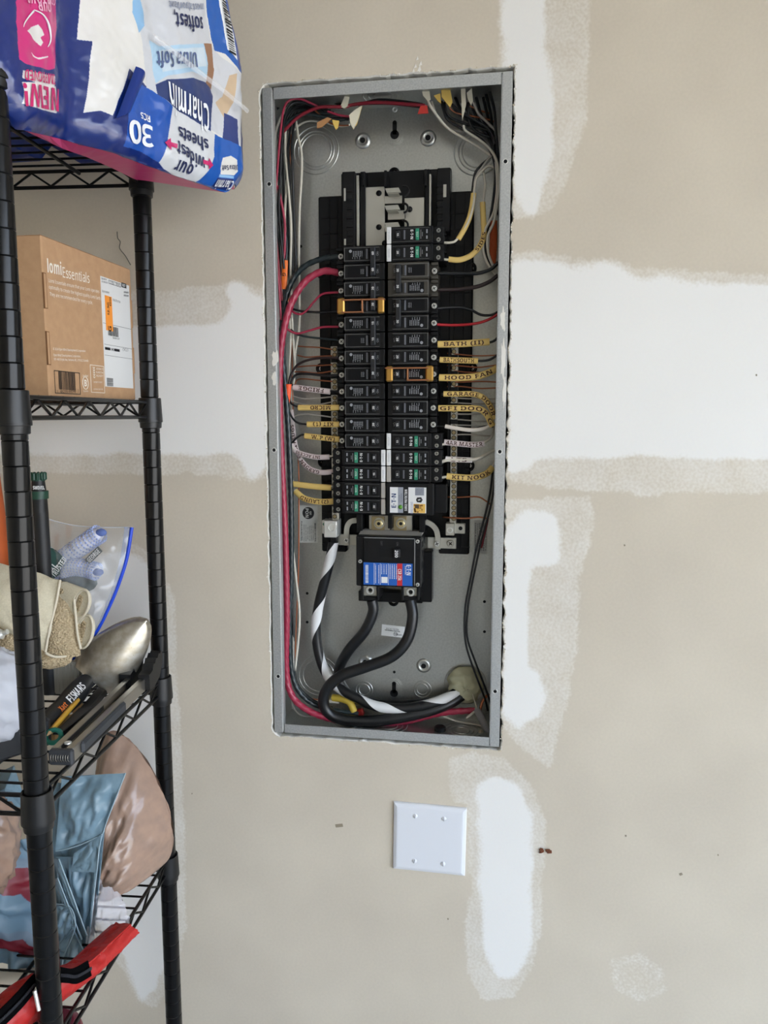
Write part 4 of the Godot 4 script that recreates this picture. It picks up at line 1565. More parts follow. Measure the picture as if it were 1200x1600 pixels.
func spiral(s: SurfaceTool, pts: PackedVector3Array, r: float, a0: float, twist: float, span: float) -> void:   # a band of tape wound round a cable
	var f := frames(pts)
	var run := 0.0
	var prev := PackedVector3Array()
	s.set_smooth_group(1)
	for i in pts.size():
		if i:
			run += pts[i].distance_to(pts[i - 1])
		var row := PackedVector3Array()
		for k in 9:
			var a := a0 + twist * run + span * (k / 8.0 - 0.5)
			row.append(pts[i] + (f[i][0] * cos(a) + f[i][1] * sin(a)) * r)
		if i:
			for k in 8:
				oquad(s, prev[k], prev[k + 1], row[k + 1], row[k], pts[i])
		prev = row
	s.set_smooth_group(-1)

func labelled(called: String, label: String, m: Material, r: float, list: Array, group := "") -> Node3D:
	var t := thing(called, label, "wire", uz(list[0][0], list[0][1], list[0][2]), group)
	var s := begin()
	tube(s, smooth(path(list), 6), r, 8)
	part("conductor", s, m, t)
	return t

func build_wires() -> void:
	var red := mat("wire red", rgb8(160, 46, 70), 0.35)
	var dark_red := mat("wire dark red", rgb8(128, 24, 40), 0.4)
	var black := mat("wire black", rgb8(20, 21, 23), 0.35)
	var green_black := mat("wire slate", rgb8(34, 44, 46), 0.3)
	var white := mat("wire white", rgb8(206, 200, 184), 0.4)
	var grey := mat("wire grey white", rgb8(168, 162, 152), 0.4)
	var copper := mat("copper", rgb8(176, 108, 76), 0.35, 0.7)
	var yellow := mat("yellow tape", rgb8(218, 186, 108), 0.55)
	var pinkish := mat("white tape", rgb8(208, 194, 192), 0.6)
	var orange := mat("orange tape", rgb8(236, 116, 40), 0.5)
	var sheath := mat("cable sheath white", rgb8(222, 214, 190), 0.6)
	var sheath_y := mat("cable sheath yellow", rgb8(226, 190, 96), 0.6)
	mat("marker", rgb8(66, 30, 20), 0.6)

	# heavy service cables at the bottom
	wire("service_cable", "thick black cable from the left lug of the main breaker curving down behind", black, 0.0088, [[581, 938, -0.05], [583, 956, -0.05], [570, 986, -0.05], [545, 1016, -0.056], [530, 1044, -0.062], [532, 1068, -0.068], [556, 1092, -0.072], [610, 1102, -0.074], [680, 1096, -0.076], [728, 1076, -0.088]])
	wire("service_cable", "thick black cable looping in front from the right lug of the main breaker", black, 0.0092, [[641, 938, -0.05], [645, 964, -0.045], [636, 1000, -0.04], [612, 1026, -0.036], [572, 1042, -0.032], [533, 1056, -0.03], [510, 1078, -0.03], [507, 1104, -0.032], [528, 1122, -0.036], [580, 1127, -0.042], [650, 1116, -0.056], [700, 1100, -0.07], [730, 1080, -0.088]])
	var nt := thing("neutral_cable", "thick black cable wound with white tape hanging from the bright lug", "cable", uz(521, 845, -0.05))
	var npts := smooth(path([[521, 846, -0.048], [517, 868, -0.05], [508, 905, -0.054], [497, 950, -0.06], [494, 992, -0.064], [503, 1038, -0.064], [522, 1068, -0.062], [552, 1088, -0.056], [590, 1104, -0.052], [640, 1106, -0.056], [690, 1094, -0.066], [728, 1072, -0.09]]), 24)
	var s := begin()
	tube(s, npts, 0.0082, 20)
	part("conductor", s, black, nt)
	s = begin()
	spiral(s, npts, 0.0086, -1.8, 58.0, 2.7)
	part("phase_tape", s, mat("phase tape white", rgb8(226, 226, 224), 0.45), nt, "white tape wound round the cable")

	# red and black feeders of the topmost left breaker
	wire("red_feeder_wire", "thick red twisted wire from the top left breaker down the left side", red, 0.0056, [[534, 427, -0.04], [505, 424, -0.038], [478, 439, -0.034], [458, 468, -0.03], [446, 504, -0.026], [438, 556, -0.022], [437, 640, -0.022], [441, 740, -0.022], [446, 850, -0.024], [448, 960, -0.026], [447, 1040, -0.03], [454, 1082, -0.03], [478, 1108, -0.03], [520, 1124, -0.036], [580, 1133, -0.05], [630, 1128, -0.06], [690, 1114, -0.066], [742, 1110, -0.07]], "", 4, 110.0)
	wire("black_feeder_wire", "thick black twisted wire from the top left breaker down the left side", green_black, 0.0046, [[532, 402, -0.04], [505, 404, -0.042], [476, 416, -0.042], [456, 440, -0.042], [444, 480, -0.04], [440, 540, -0.036], [447, 620, -0.034], [452, 700, -0.034], [455, 800, -0.034], [455, 900, -0.034], [452, 980, -0.036], [456, 1050, -0.038], [472, 1086, -0.04], [505, 1106, -0.05], [560, 1116, -0.06]], "", 4, 120.0)

	# vertical runs in the left gutter
	var gut := [
		["thin_red_wire", "thin red wire looping over the top left corner of the box", red, 0.0017, [[496, 166, -0.05], [470, 155, -0.04], [452, 157, -0.034], [443, 172, -0.03], [438, 210, -0.026], [433, 270, -0.022], [429, 330, -0.02], [431, 390, -0.02], [436, 450, -0.022], [439, 500, -0.03]]],
		["thin_red_wire", "thin red wire running straight down beside the left flange", dark_red, 0.0016, [[428, 215, -0.03], [429, 260, -0.028], [430, 310, -0.028], [431, 360, -0.03], [436, 420, -0.034], [441, 470, -0.04]]],
		["thick_red_wire", "dark red wire swooping along the top from the left gutter", dark_red, 0.0024, [[438, 211, -0.05], [450, 198, -0.045], [466, 183, -0.042], [486, 172, -0.04], [505, 167, -0.04], [533, 167, -0.045], [545, 166, -0.05]]],
		["thin_black_wire", "black wire looping beside the thin red one at the top left corner", black, 0.0019, [[500, 170, -0.06], [472, 160, -0.05], [455, 163, -0.045], [446, 180, -0.04], [441, 215, -0.036], [438, 270, -0.034], [436, 330, -0.034], [440, 380, -0.036], [444, 420, -0.04]]],
		["thin_white_wire", "white wire arched behind the red loop in the top left corner", grey, 0.0018, [[478, 160, -0.06], [458, 159, -0.055], [446, 172, -0.05], [436, 190, -0.046], [430, 215, -0.044], [429, 260, -0.044]]],
		["white_wire", "long white wire hanging nearest the breakers in the left gutter", white, 0.0021, [[462, 188, -0.075], [466, 214, -0.07], [471, 240, -0.066], [471, 275, -0.064], [468, 330, -0.064], [467, 400, -0.064], [468, 470, -0.064], [467, 515, -0.064], [461, 555, -0.062], [459, 600, -0.06]]],
		["white_wire", "white wire crossing its twin halfway down the left gutter", white, 0.002, [[446, 198, -0.06], [446, 240, -0.056], [449, 275, -0.054], [452, 310, -0.054], [455, 360, -0.054], [454, 420, -0.054], [456, 490, -0.056], [458, 530, -0.058], [461, 570, -0.06]]],
		["white_wire", "white wire bending left beside the orange sleeve of the left gutter", white, 0.002, [[449, 205, -0.064], [450, 250, -0.06], [448, 290, -0.058], [445, 340, -0.056], [446, 400, -0.056], [450, 470, -0.056], [454, 520, -0.056], [452, 570, -0.054], [449, 600, -0.052]]],
		["red_wire", "red wire slanting into the upper orange sleeve", red, 0.002, [[434, 290, -0.034], [440, 318, -0.038], [445, 350, -0.042], [445, 385, -0.044], [443, 410, -0.044]]],
		["black_wire", "black wire entering the upper orange sleeve beside a red one", green_black, 0.0021, [[436, 270, -0.04], [438, 320, -0.042], [445, 355, -0.044], [448, 390, -0.046], [446, 412, -0.046]]],
		["black_wire", "black wire along the left gutter just behind the feeders", black, 0.0022, [[441, 240, -0.06], [436, 300, -0.056], [433, 360, -0.054], [437, 430, -0.052], [443, 520, -0.05], [447, 600, -0.048], [450, 660, -0.046], [453, 760, -0.046], [456, 880, -0.046], [458, 980, -0.046], [462, 1060, -0.05], [486, 1092, -0.055], [520, 1106, -0.06]]],
		["copper_wire", "bare copper wire down the back of the left gutter", copper, 0.0012, [[455, 210, -0.075], [452, 300, -0.072], [456, 400, -0.07], [456, 520, -0.068], [458, 640, -0.068], [466, 720, -0.068], [467, 800, -0.07], [466, 900, -0.072], [462, 1000, -0.074], [462, 1060, -0.07], [475, 1088, -0.066], [508, 1094, -0.066]]],
		["white_wire", "white wire running along the lower left gutter to the bottom", white, 0.0021, [[450, 720, -0.05], [452, 800, -0.048], [462, 900, -0.05], [468, 960, -0.05], [464, 1020, -0.05], [458, 1066, -0.05]]],
		["grey_wire", "grey wire hugging the black feeder low in the left gutter", grey, 0.0018, [[449, 700, -0.046], [450, 800, -0.046], [453, 900, -0.046], [458, 990, -0.046], [459, 1062, -0.046], [466, 1082, -0.05], [490, 1098, -0.056]]],
		["white_wire", "grey white wire curling low in the bottom left corner", grey, 0.0016, [[455, 1085, -0.06], [458, 1104, -0.06], [472, 1118, -0.062], [500, 1119, -0.07]]],
	]
	for g in gut:
		wire(g[0], g[1], g[2], g[3], g[4], "wires gathered in the left gutter")

	# wires from the left breakers and bars, downward order
	var sides := [
		["red_branch_wire", "red wire dipping to the second left breaker", red, 0.0018, [[532, 457, -0.036], [505, 459, -0.04], [492, 470, -0.044], [478, 486, -0.046], [468, 491, -0.046], [456, 486, -0.046], [448, 474, -0.046]]],
		["black_branch_wire", "black wire running behind the gold clip to the left", black, 0.0018, [[532, 486, -0.044], [500, 488, -0.048], [470, 486, -0.05], [452, 480, -0.05], [446, 470, -0.05]]],
		["red_branch_wire", "red wire sagging to the left breaker below the gold clip", red, 0.0018, [[535, 511, -0.036], [505, 511, -0.04], [482, 517, -0.042], [464, 521, -0.042], [450, 515, -0.04], [444, 506, -0.036]]],
		["black_branch_wire", "slate wire slanting to the left two-pole breaker above the bar", green_black, 0.0016, [[535, 532, -0.04], [505, 529, -0.044], [478, 526, -0.046], [463, 522, -0.046], [455, 515, -0.05]]],
		["black_branch_wire", "dark brown wire arching over the top of the left terminal bar", mat("wire brown", rgb8(40, 26, 26), 0.4), 0.002, [[536, 560, -0.036], [505, 559, -0.036], [480, 563, -0.04], [463, 572, -0.044], [454, 588, -0.046], [451, 604, -0.046]]],
		["black_branch_wire", "black wire crossing the left bar below its first pairs of screws", black, 0.002, [[536, 586, -0.036], [510, 587, -0.04], [480, 584, -0.046], [462, 586, -0.05], [454, 600, -0.05]]],
		["copper_branch_wire", "bare copper wire to the very top of the left terminal bar", copper, 0.0011, [[519, 546, -0.052], [500, 543, -0.054], [480, 542, -0.056], [466, 541, -0.06]]],
		["copper_branch_wire", "twisted copper pair to the second screw of the left bar", copper, 0.0011, [[519, 556, -0.052], [498, 557, -0.054], [478, 558, -0.056], [465, 555, -0.06]]],
		["copper_branch_wire", "copper wire level with the left mounting ear", copper, 0.0011, [[519, 570, -0.052], [500, 571, -0.054], [478, 572, -0.056], [462, 574, -0.06]]],
		["copper_branch_wire", "copper wire just under the left mounting ear", copper, 0.0011, [[519, 580, -0.052], [495, 583, -0.054], [475, 581, -0.056], [460, 581, -0.06]]],
		["copper_branch_wire", "copper wire curving down behind the sleeve marked FRIDGE", copper, 0.0011, [[519, 596, -0.052], [495, 594, -0.054], [475, 592, -0.056], [464, 594, -0.06], [459, 606, -0.06]]],
		["white_branch_wire", "thin white wire just below the sleeve marked FRIDGE", grey, 0.0012, [[519, 620, -0.052], [498, 622, -0.054], [474, 623, -0.056], [458, 619, -0.06]]],
		["white_branch_wire", "thin white wire above the sleeve marked MICRO", grey, 0.0012, [[519, 628, -0.052], [498, 632, -0.054], [474, 632, -0.056], [457, 627, -0.06]]],
		["white_branch_wire", "thin white wire between the sleeves MICRO and KIT", grey, 0.0012, [[519, 652, -0.052], [498, 649, -0.054], [476, 647, -0.056], [460, 650, -0.06]]],
	]
	for g in sides:
		wire(g[0], g[1], g[2], g[3], g[4], "branch wires at the left terminal bar")
	var t := labelled("taped_wire", "wire in a white sleeve marked FRIDGE upside down", black, 0.0017, [[536, 611, -0.04], [518, 611, -0.04], [490, 608, -0.042], [460, 603, -0.045], [452, 598, -0.046]], "taped wires at the left bar")
	sleeve(t, pinkish, [[516, 612, -0.04], [490, 609, -0.042], [458, 605, -0.045]], 0.0046, "FRIDGE", false, "tape_sleeve", 0.042)
	t = labelled("taped_wire", "wire in a yellow sleeve marked MICRO upside down", black, 0.0017, [[536, 637, -0.036], [500, 637, -0.04], [468, 636, -0.044], [457, 632, -0.046], [451, 624, -0.046]], "taped wires at the left bar")
	sleeve(t, yellow, [[537, 636, -0.036], [518, 637, -0.038], [490, 637, -0.042], [466, 637, -0.045]], 0.0046, "MICRO", false, "tape_sleeve", 0.034)
	t = labelled("taped_wire", "wire in a yellow sleeve marked KIT upside down", black, 0.0017, [[536, 663, -0.036], [500, 663, -0.04], [478, 663, -0.044], [464, 660, -0.046], [455, 650, -0.048], [450, 636, -0.048]], "taped wires at the left bar")
	sleeve(t, yellow, [[532, 663, -0.037], [506, 663, -0.04], [480, 663, -0.044]], 0.0046, "KIT (1)", false, "tape_sleeve", 0.034)
	t = labelled("taped_wire", "black wire in a yellow sleeve marked W/P", black, 0.0017, [[538, 687, -0.036], [505, 684, -0.04], [477, 679, -0.044], [464, 684, -0.046], [455, 694, -0.048]], "taped wires at the left bar")
	sleeve(t, yellow, [[535, 687, -0.036], [505, 684, -0.04], [476, 681, -0.044]], 0.0046, "W/P (W)", true, "tape_sleeve", 0.04)
	t = labelled("taped_wire", "wire in a white sleeve curving from the gutter to the topmost lower left breaker", white, 0.0018, [[531, 707, -0.04], [517, 713, -0.04], [490, 714, -0.042], [466, 708, -0.044], [456, 697, -0.046]], "taped wires at the left bar")
	sleeve(t, pinkish, [[515, 714, -0.04], [492, 714, -0.042], [468, 708, -0.044], [459, 702, -0.046], [455, 694, -0.048]], 0.0042, "INT ACCESS", false, "tape_sleeve", 0.042, 0.005)
	t = labelled("taped_wire", "wire in a long white sleeve curving down to the second lower left breaker", grey, 0.0018, [[531, 734, -0.04], [505, 738, -0.044], [480, 731, -0.05], [465, 710, -0.056], [458, 680, -0.06], [455, 630, -0.06], [455, 600, -0.06]], "taped wires at the left bar")
	sleeve(t, pinkish, [[521, 737, -0.04], [500, 738, -0.044], [482, 731, -0.05], [469, 716, -0.054], [461, 694, -0.058], [457, 664, -0.06], [455, 640, -0.06]], 0.0042, "GARDEN GFCI PLUGS", false, "tape_sleeve", 0.1, 0.0055)
	t = labelled("taped_wire", "white wire in a plain yellow sleeve without writing at the lower left", white, 0.0018, [[531, 758, -0.036], [518, 760, -0.038], [490, 762, -0.042], [462, 756, -0.046], [455, 742, -0.05]], "taped wires at the left bar")
	sleeve(t, yellow, [[518, 762, -0.038], [490, 760, -0.042], [458, 756, -0.046]], 0.0048, "", false)
	t = labelled("taped_wire", "wire in a yellow sleeve with brown ovals above the silver sticker", white, 0.0018, [[531, 782, -0.036], [500, 784, -0.042], [475, 778, -0.046], [460, 766, -0.05]], "taped wires at the left bar")
	sleeve(t, yellow, [[526, 783, -0.036], [500, 784, -0.042], [476, 779, -0.046], [461, 767, -0.05]], 0.005, "(2) LAUND", false, "tape_sleeve", 0.05)
	t = labelled("orange_taped_wire", "upper orange sleeve around wires in the left gutter", black, 0.0024, [[446, 405, -0.044], [444, 440, -0.044], [444, 480, -0.046]])
	sleeve(t, orange, [[445.5, 407, -0.043], [444.5, 430, -0.043], [443.5, 452, -0.044]], 0.0048, "G", false)
	sleeve(t, orange, [[449, 452, -0.047], [448, 471, -0.048]], 0.0042, "", false)
	t = labelled("orange_taped_wire", "lower bright orange sleeve tapering down in the left gutter", black, 0.002, [[452, 596, -0.036], [450, 625, -0.038], [449, 645, -0.042]])
	s = begin()
	tube(s, smooth(path([[451, 600, -0.034], [450, 620, -0.036], [449, 641, -0.04]]), 5), 0.0048, 12, 0, 0, 1.0, [1.0, 0.85, 0.3])
	part("tape_sleeve", s, mat("orange tape bright", rgb8(246, 92, 44), 0.5), t)

	# right side
	var rights := [
		["black_branch_wire", "black wire from the topmost pole of the browned right breaker", black, 0.0028, [[684, 427, -0.034], [715, 427, -0.036], [745, 427, -0.034], [766, 421, -0.03], [779, 410, -0.03]]],
		["black_branch_wire", "dark brown wire from the second pole of the browned right breaker", M["wire brown"], 0.003, [[684, 453, -0.034], [715, 452, -0.036], [745, 448, -0.034], [765, 440, -0.03], [778, 430, -0.03]]],
		["black_branch_wire", "black wire sagging right above the bright red branch wire", black, 0.002, [[684, 482, -0.034], [715, 480, -0.04], [735, 484, -0.042], [752, 492, -0.04], [768, 492, -0.036], [780, 486, -0.034]]],
		["red_branch_wire", "bright red wire from a right breaker toward the right flange", mat("wire crimson", rgb8(172, 24, 34), 0.4), 0.0021, [[683, 507, -0.032], [710, 508, -0.036], [740, 506, -0.034], [762, 500, -0.03], [781, 489, -0.03]]],
		["copper_branch_wire", "pair of copper wires below the sleeve marked BATH", copper, 0.0011, [[699, 552, -0.056], [720, 554, -0.052], [745, 556, -0.05], [778, 555, -0.046]]],
		["copper_branch_wire", "copper wire above the sleeve marked HOOD FAN", copper, 0.0011, [[699, 571, -0.056], [722, 572, -0.052], [748, 574, -0.05], [778, 570, -0.046]]],
		["copper_branch_wire", "copper wire touching the sleeve marked HOOD FAN", copper, 0.0011, [[699, 577, -0.056], [722, 581, -0.052], [748, 582, -0.05], [778, 578, -0.046]]],
		["copper_branch_wire", "reddish copper wire below the sleeve marked HOOD FAN", copper, 0.0011, [[699, 597, -0.056], [722, 597, -0.052], [748, 596, -0.05], [778, 597, -0.046]]],
		["copper_branch_wire", "reddish copper wire above the sleeve marked GARAGE", copper, 0.0011, [[699, 604, -0.056], [722, 604, -0.052], [748, 607, -0.05], [778, 606, -0.046]]],
		["grey_branch_wire", "thin grey wire just below the sleeve marked GARAGE", grey, 0.0011, [[712, 622, -0.054], [735, 623, -0.052], [776, 623, -0.048]]],
		["grey_branch_wire", "thin grey wire just above the sleeve marked GFI DOOR", grey, 0.0011, [[700, 629, -0.056], [722, 630, -0.054], [748, 631, -0.052], [776, 630, -0.048]]],
		["grey_branch_wire", "thin grey wire just below the sleeve marked GFI DOOR", grey, 0.0013, [[712, 647, -0.054], [740, 647, -0.052], [760, 646, -0.048]]],
		["grey_branch_wire", "thin grey wire second below the sleeve marked GFI DOOR", grey, 0.0011, [[700, 654, -0.056], [722, 656, -0.054], [748, 658, -0.052], [770, 659, -0.048]]],
		["grey_branch_wire", "thin grey wire along the top of the plain white sleeve", grey, 0.0012, [[712, 664, -0.054], [740, 665, -0.052], [768, 666, -0.048]]],
		["grey_branch_wire", "thin grey wire just below the plain white sleeve", grey, 0.0012, [[712, 679, -0.054], [735, 679, -0.052], [766, 681, -0.048], [772, 676, -0.046]]],
		["copper_branch_wire", "coppery wire drooping right beside the surge protector", copper, 0.0012, [[692, 776, -0.06], [715, 777, -0.056], [745, 776, -0.052], [758, 782, -0.05], [768, 790, -0.05]]],
		["copper_branch_wire", "twisted copper pair low on the right bar", copper, 0.0013, [[692, 808, -0.06], [705, 809, -0.05], [728, 810, -0.05], [748, 808, -0.05], [764, 811, -0.05]]],
	]
	for g in rights:
		wire(g[0], g[1], g[2], g[3], g[4], "branch wires at the right terminal bar")
	t = labelled("taped_wire", "black wire in a yellow sleeve marked BATH", black, 0.0018, [[680, 537, -0.03], [720, 537, -0.03], [765, 535, -0.03], [779, 526, -0.03]], "taped wires at the right bar")
	sleeve(t, yellow, [[684, 538, -0.03], [724, 537, -0.03], [765, 534, -0.03]], 0.0051, "BATH (II)", false, "tape_sleeve", 0.06)
	t = labelled("taped_wire", "black wire in a yellow sleeve with writing along its top edge below BATH", black, 0.0018, [[682, 563, -0.03], [720, 563, -0.03], [748, 564, -0.03], [765, 562, -0.03], [778, 554, -0.03]], "taped wires at the right bar")
	sleeve(t, yellow, [[687, 562, -0.03], [717, 563, -0.03], [747, 564, -0.03]], 0.0044, "BATHSOUTH", false, "tape_sleeve", 0.046)
	t = labelled("taped_wire", "wire in a yellow sleeve marked HOOD FAN", black, 0.0018, [[682, 589, -0.03], [720, 589, -0.03], [750, 587, -0.03], [778, 577, -0.03]], "taped wires at the right bar")
	sleeve(t, yellow, [[686, 590, -0.03], [720, 590, -0.03], [745, 588, -0.03], [764, 582, -0.03], [777, 575, -0.03]], 0.0053, "HOOD FAN", false, "tape_sleeve", 0.072)
	t = labelled("taped_wire", "wire in a yellow sleeve marked GARAGE bending down at the right", black, 0.0018, [[690, 616, -0.03], [735, 616, -0.03], [758, 622, -0.03], [770, 640, -0.03], [774, 655, -0.03]], "taped wires at the right bar")
	sleeve(t, yellow, [[693, 615.5, -0.03], [720, 615.5, -0.03], [740, 616, -0.03], [756, 622, -0.03], [767, 637, -0.03], [773, 655, -0.03]], 0.0042, "GARAGE DOOR", false, "tape_sleeve", 0.088, 0.0058)
	t = labelled("taped_wire", "wire in a yellow sleeve marked GFI DOOR bending down at the right", black, 0.0018, [[682, 639, -0.028], [730, 639, -0.028], [756, 643, -0.028], [765, 654, -0.028], [770, 668, -0.03]], "taped wires at the right bar")
	sleeve(t, yellow, [[685, 638, -0.028], [720, 638, -0.028], [748, 639, -0.028], [760, 647, -0.028], [766, 658, -0.028], [770, 666, -0.029]], 0.0048, "GFI DOOR G", false, "tape_sleeve", 0.09)
	t = labelled("taped_wire", "wire in a plain white sleeve bowed below the GFI DOOR wire", black, 0.0012, [[681, 666, -0.03], [695, 666, -0.03], [730, 670, -0.03], [768, 664, -0.03]], "taped wires at the right bar")
	s = begin()
	tube(s, smooth(path([[695.5, 666, -0.028], [712, 669, -0.028], [735, 672, -0.028], [754, 670, -0.03], [767, 664, -0.032]]), 6), 0.0032, 10)
	part("tape_sleeve", s, mat("sleeve white", rgb8(218, 208, 196), 0.5), t)
	t = labelled("taped_wire", "wire in a white sleeve marked MASTER", white, 0.002, [[688, 695, -0.03], [710, 692, -0.03], [745, 694, -0.032], [762, 688, -0.036], [770, 678, -0.04], [771, 662, -0.045]], "taped wires at the right bar")
	sleeve(t, pinkish, [[694, 691, -0.03], [716, 693, -0.03], [740, 695, -0.032], [757, 693, -0.034]], 0.0045, "4AR MASTER", false, "tape_sleeve", 0.056)
	t = labelled("taped_wire", "wire in a white sleeve marked LTS", white, 0.0026, [[688, 722, -0.03], [705, 718, -0.03], [740, 718, -0.034], [758, 711, -0.038], [772, 703, -0.042]], "taped wires at the right bar")
	sleeve(t, mat("white tape pale", rgb8(218, 210, 204), 0.55), [[696, 717, -0.03], [712, 718, -0.031], [738, 719, -0.034]], 0.0042, "LTS", false, "tape_sleeve", 0.024)
	t = labelled("taped_wire", "wire in a yellow sleeve marked KIT NOOK", white, 0.002, [[687, 747, -0.03], [702, 745, -0.03], [740, 747, -0.034], [765, 735, -0.038], [774, 720, -0.042]], "taped wires at the right bar")
	sleeve(t, yellow, [[698, 744, -0.03], [720, 746, -0.03], [742, 746, -0.034], [760, 740, -0.036], [770, 730, -0.04]], 0.005, "KIT NOOK", false, "tape_sleeve", 0.06)
	t = labelled("taped_wire", "white wire in a yellow sleeve rising from the topmost right breaker", white, 0.0018, [[692, 379, -0.03], [704, 379, -0.03], [714, 374, -0.032], [731, 348, -0.036], [740, 318, -0.04], [741, 296, -0.045], [746, 276, -0.05], [762, 260, -0.05], [772, 262, -0.05]], "taped wires at the upper right")
	sleeve(t, yellow, [[716, 374, -0.032], [728, 353, -0.036], [736, 330, -0.04], [740, 302, -0.044]], 0.004, "", false)
	t = labelled("taped_wire", "white wire in a yellow sleeve curving to the second right breaker", white, 0.0018, [[692, 405, -0.03], [704, 406, -0.03], [725, 405, -0.032], [745, 392, -0.036], [754, 370, -0.04], [755, 320, -0.045], [758, 290, -0.05], [755, 265, -0.055]], "taped wires at the upper right")
	sleeve(t, yellow, [[701, 405, -0.03], [718, 406, -0.031], [736, 399, -0.034], [750, 384, -0.038], [756, 366, -0.04], [755, 340, -0.043], [754, 316, -0.046]], 0.0042, "SIDES", false, "tape_sleeve", 0.03, 0.005)
	t = labelled("orange_taped_wire", "dark orange sleeve behind the wires at the right flange", black, 0.002, [[772, 340, -0.06], [771, 380, -0.06], [770, 415, -0.06]])
	sleeve(t, mat("orange tape dull", rgb8(206, 92, 40), 0.6), [[771, 345, -0.06], [771, 380, -0.06], [769, 412, -0.06]], 0.0055, "", false)

	var gr := [
		["white_loop_wire", "white wire sweeping down the upper right gutter in a long bow", white, 0.0021, [[667, 150, -0.05], [672, 165, -0.05], [690, 190, -0.055], [706, 205, -0.06], [735, 222, -0.06], [757, 236, -0.055], [772, 250, -0.05], [777, 285, -0.045], [772, 330, -0.04], [758, 360, -0.04], [755, 390, -0.04], [762, 412, -0.04], [776, 430, -0.04]]],
		["white_loop_wire", "second white wire bowing beside the first at the right gutter", grey, 0.0021, [[674, 158, -0.056], [682, 180, -0.06], [700, 200, -0.066], [722, 206, -0.07]]],
		["white_loop_wire", "white wire in the thickest bow near the right flange", white, 0.002, [[724, 196, -0.05], [728, 205, -0.05], [748, 218, -0.048], [768, 236, -0.044], [778, 260, -0.04], [779, 300, -0.036], [772, 345, -0.034], [762, 370, -0.034], [763, 395, -0.036], [770, 415, -0.04], [777, 425, -0.042]]],
		["black_loop_wire", "black wire bowing between two white ones at the right gutter", black, 0.002, [[690, 158, -0.055], [698, 185, -0.056], [720, 200, -0.056], [748, 214, -0.054], [768, 240, -0.05], [774, 275, -0.048], [768, 330, -0.044], [759, 375, -0.044], [762, 405, -0.044], [774, 428, -0.044]]],
		["black_loop_wire", "black wire crossing the top right from the yellow sheath", black, 0.0019, [[706, 163, -0.05], [720, 175, -0.05], [742, 188, -0.054], [764, 202, -0.058], [774, 225, -0.058]]],
		["black_loop_wire", "black wire under the top flange dropping along the right wall", black, 0.0021, [[765, 142, -0.06], [772, 170, -0.06], [775, 205, -0.058], [778, 245, -0.055], [779, 300, -0.05]]],
		["black_loop_wire", "second black wire dropping along the right wall", black, 0.0021, [[758, 142, -0.07], [767, 180, -0.068], [770, 220, -0.066], [775, 260, -0.062], [777, 320, -0.058]]],
		["black_loop_wire", "short black wire from the white sheath into the right gutter", black, 0.002, [[731, 160, -0.055], [733, 190, -0.058], [745, 206, -0.06], [765, 214, -0.062]]],
		["white_loop_wire", "short white wire from the right white sheath toward the wall", grey, 0.002, [[739, 160, -0.055], [748, 178, -0.058], [764, 194, -0.06], [776, 206, -0.06]]],
		["white_loop_wire", "white wire looping over the right end of the wing", grey, 0.0019, [[741, 290, -0.05], [744, 276, -0.05], [756, 258, -0.05], [768, 244, -0.05], [777, 258, -0.048]]],
		["black_loop_wire", "black wire hugging the inside of the right flange", black, 0.0018, [[738, 300, -0.056], [742, 272, -0.056], [752, 258, -0.056], [766, 246, -0.054]]],
		["doorbell_wire", "left one of two thin black wires down the lower right", black, 0.0017, [[770, 735, -0.05], [764, 780, -0.045], [746, 850, -0.045], [736, 900, -0.045], [727, 950, -0.045], [727, 1000, -0.045], [738, 1040, -0.05], [757, 1090, -0.06], [762, 1110, -0.07]]],
		["doorbell_wire", "right one of two thin black wires down the lower right", black, 0.0017, [[774, 735, -0.05], [768, 785, -0.045], [752, 845, -0.045], [738, 910, -0.045], [731, 950, -0.045], [730, 995, -0.045], [743, 1035, -0.05], [762, 1085, -0.06], [768, 1105, -0.07]]],
		["red_branch_wire", "dark red wire bunched behind the black cords at the lower right", dark_red, 0.0018, [[762, 812, -0.07], [757, 835, -0.072], [752, 856, -0.074]]],
		["white_loop_wire", "pale wire lying along the bottom of the box at the right", white, 0.0016, [[690, 1118, -0.07], [715, 1127, -0.07], [748, 1133, -0.07], [765, 1138, -0.06]]],
	]
	for g in gr:
		wire(g[0], g[1], g[2], g[3], g[4], "loose wires of the right gutter")

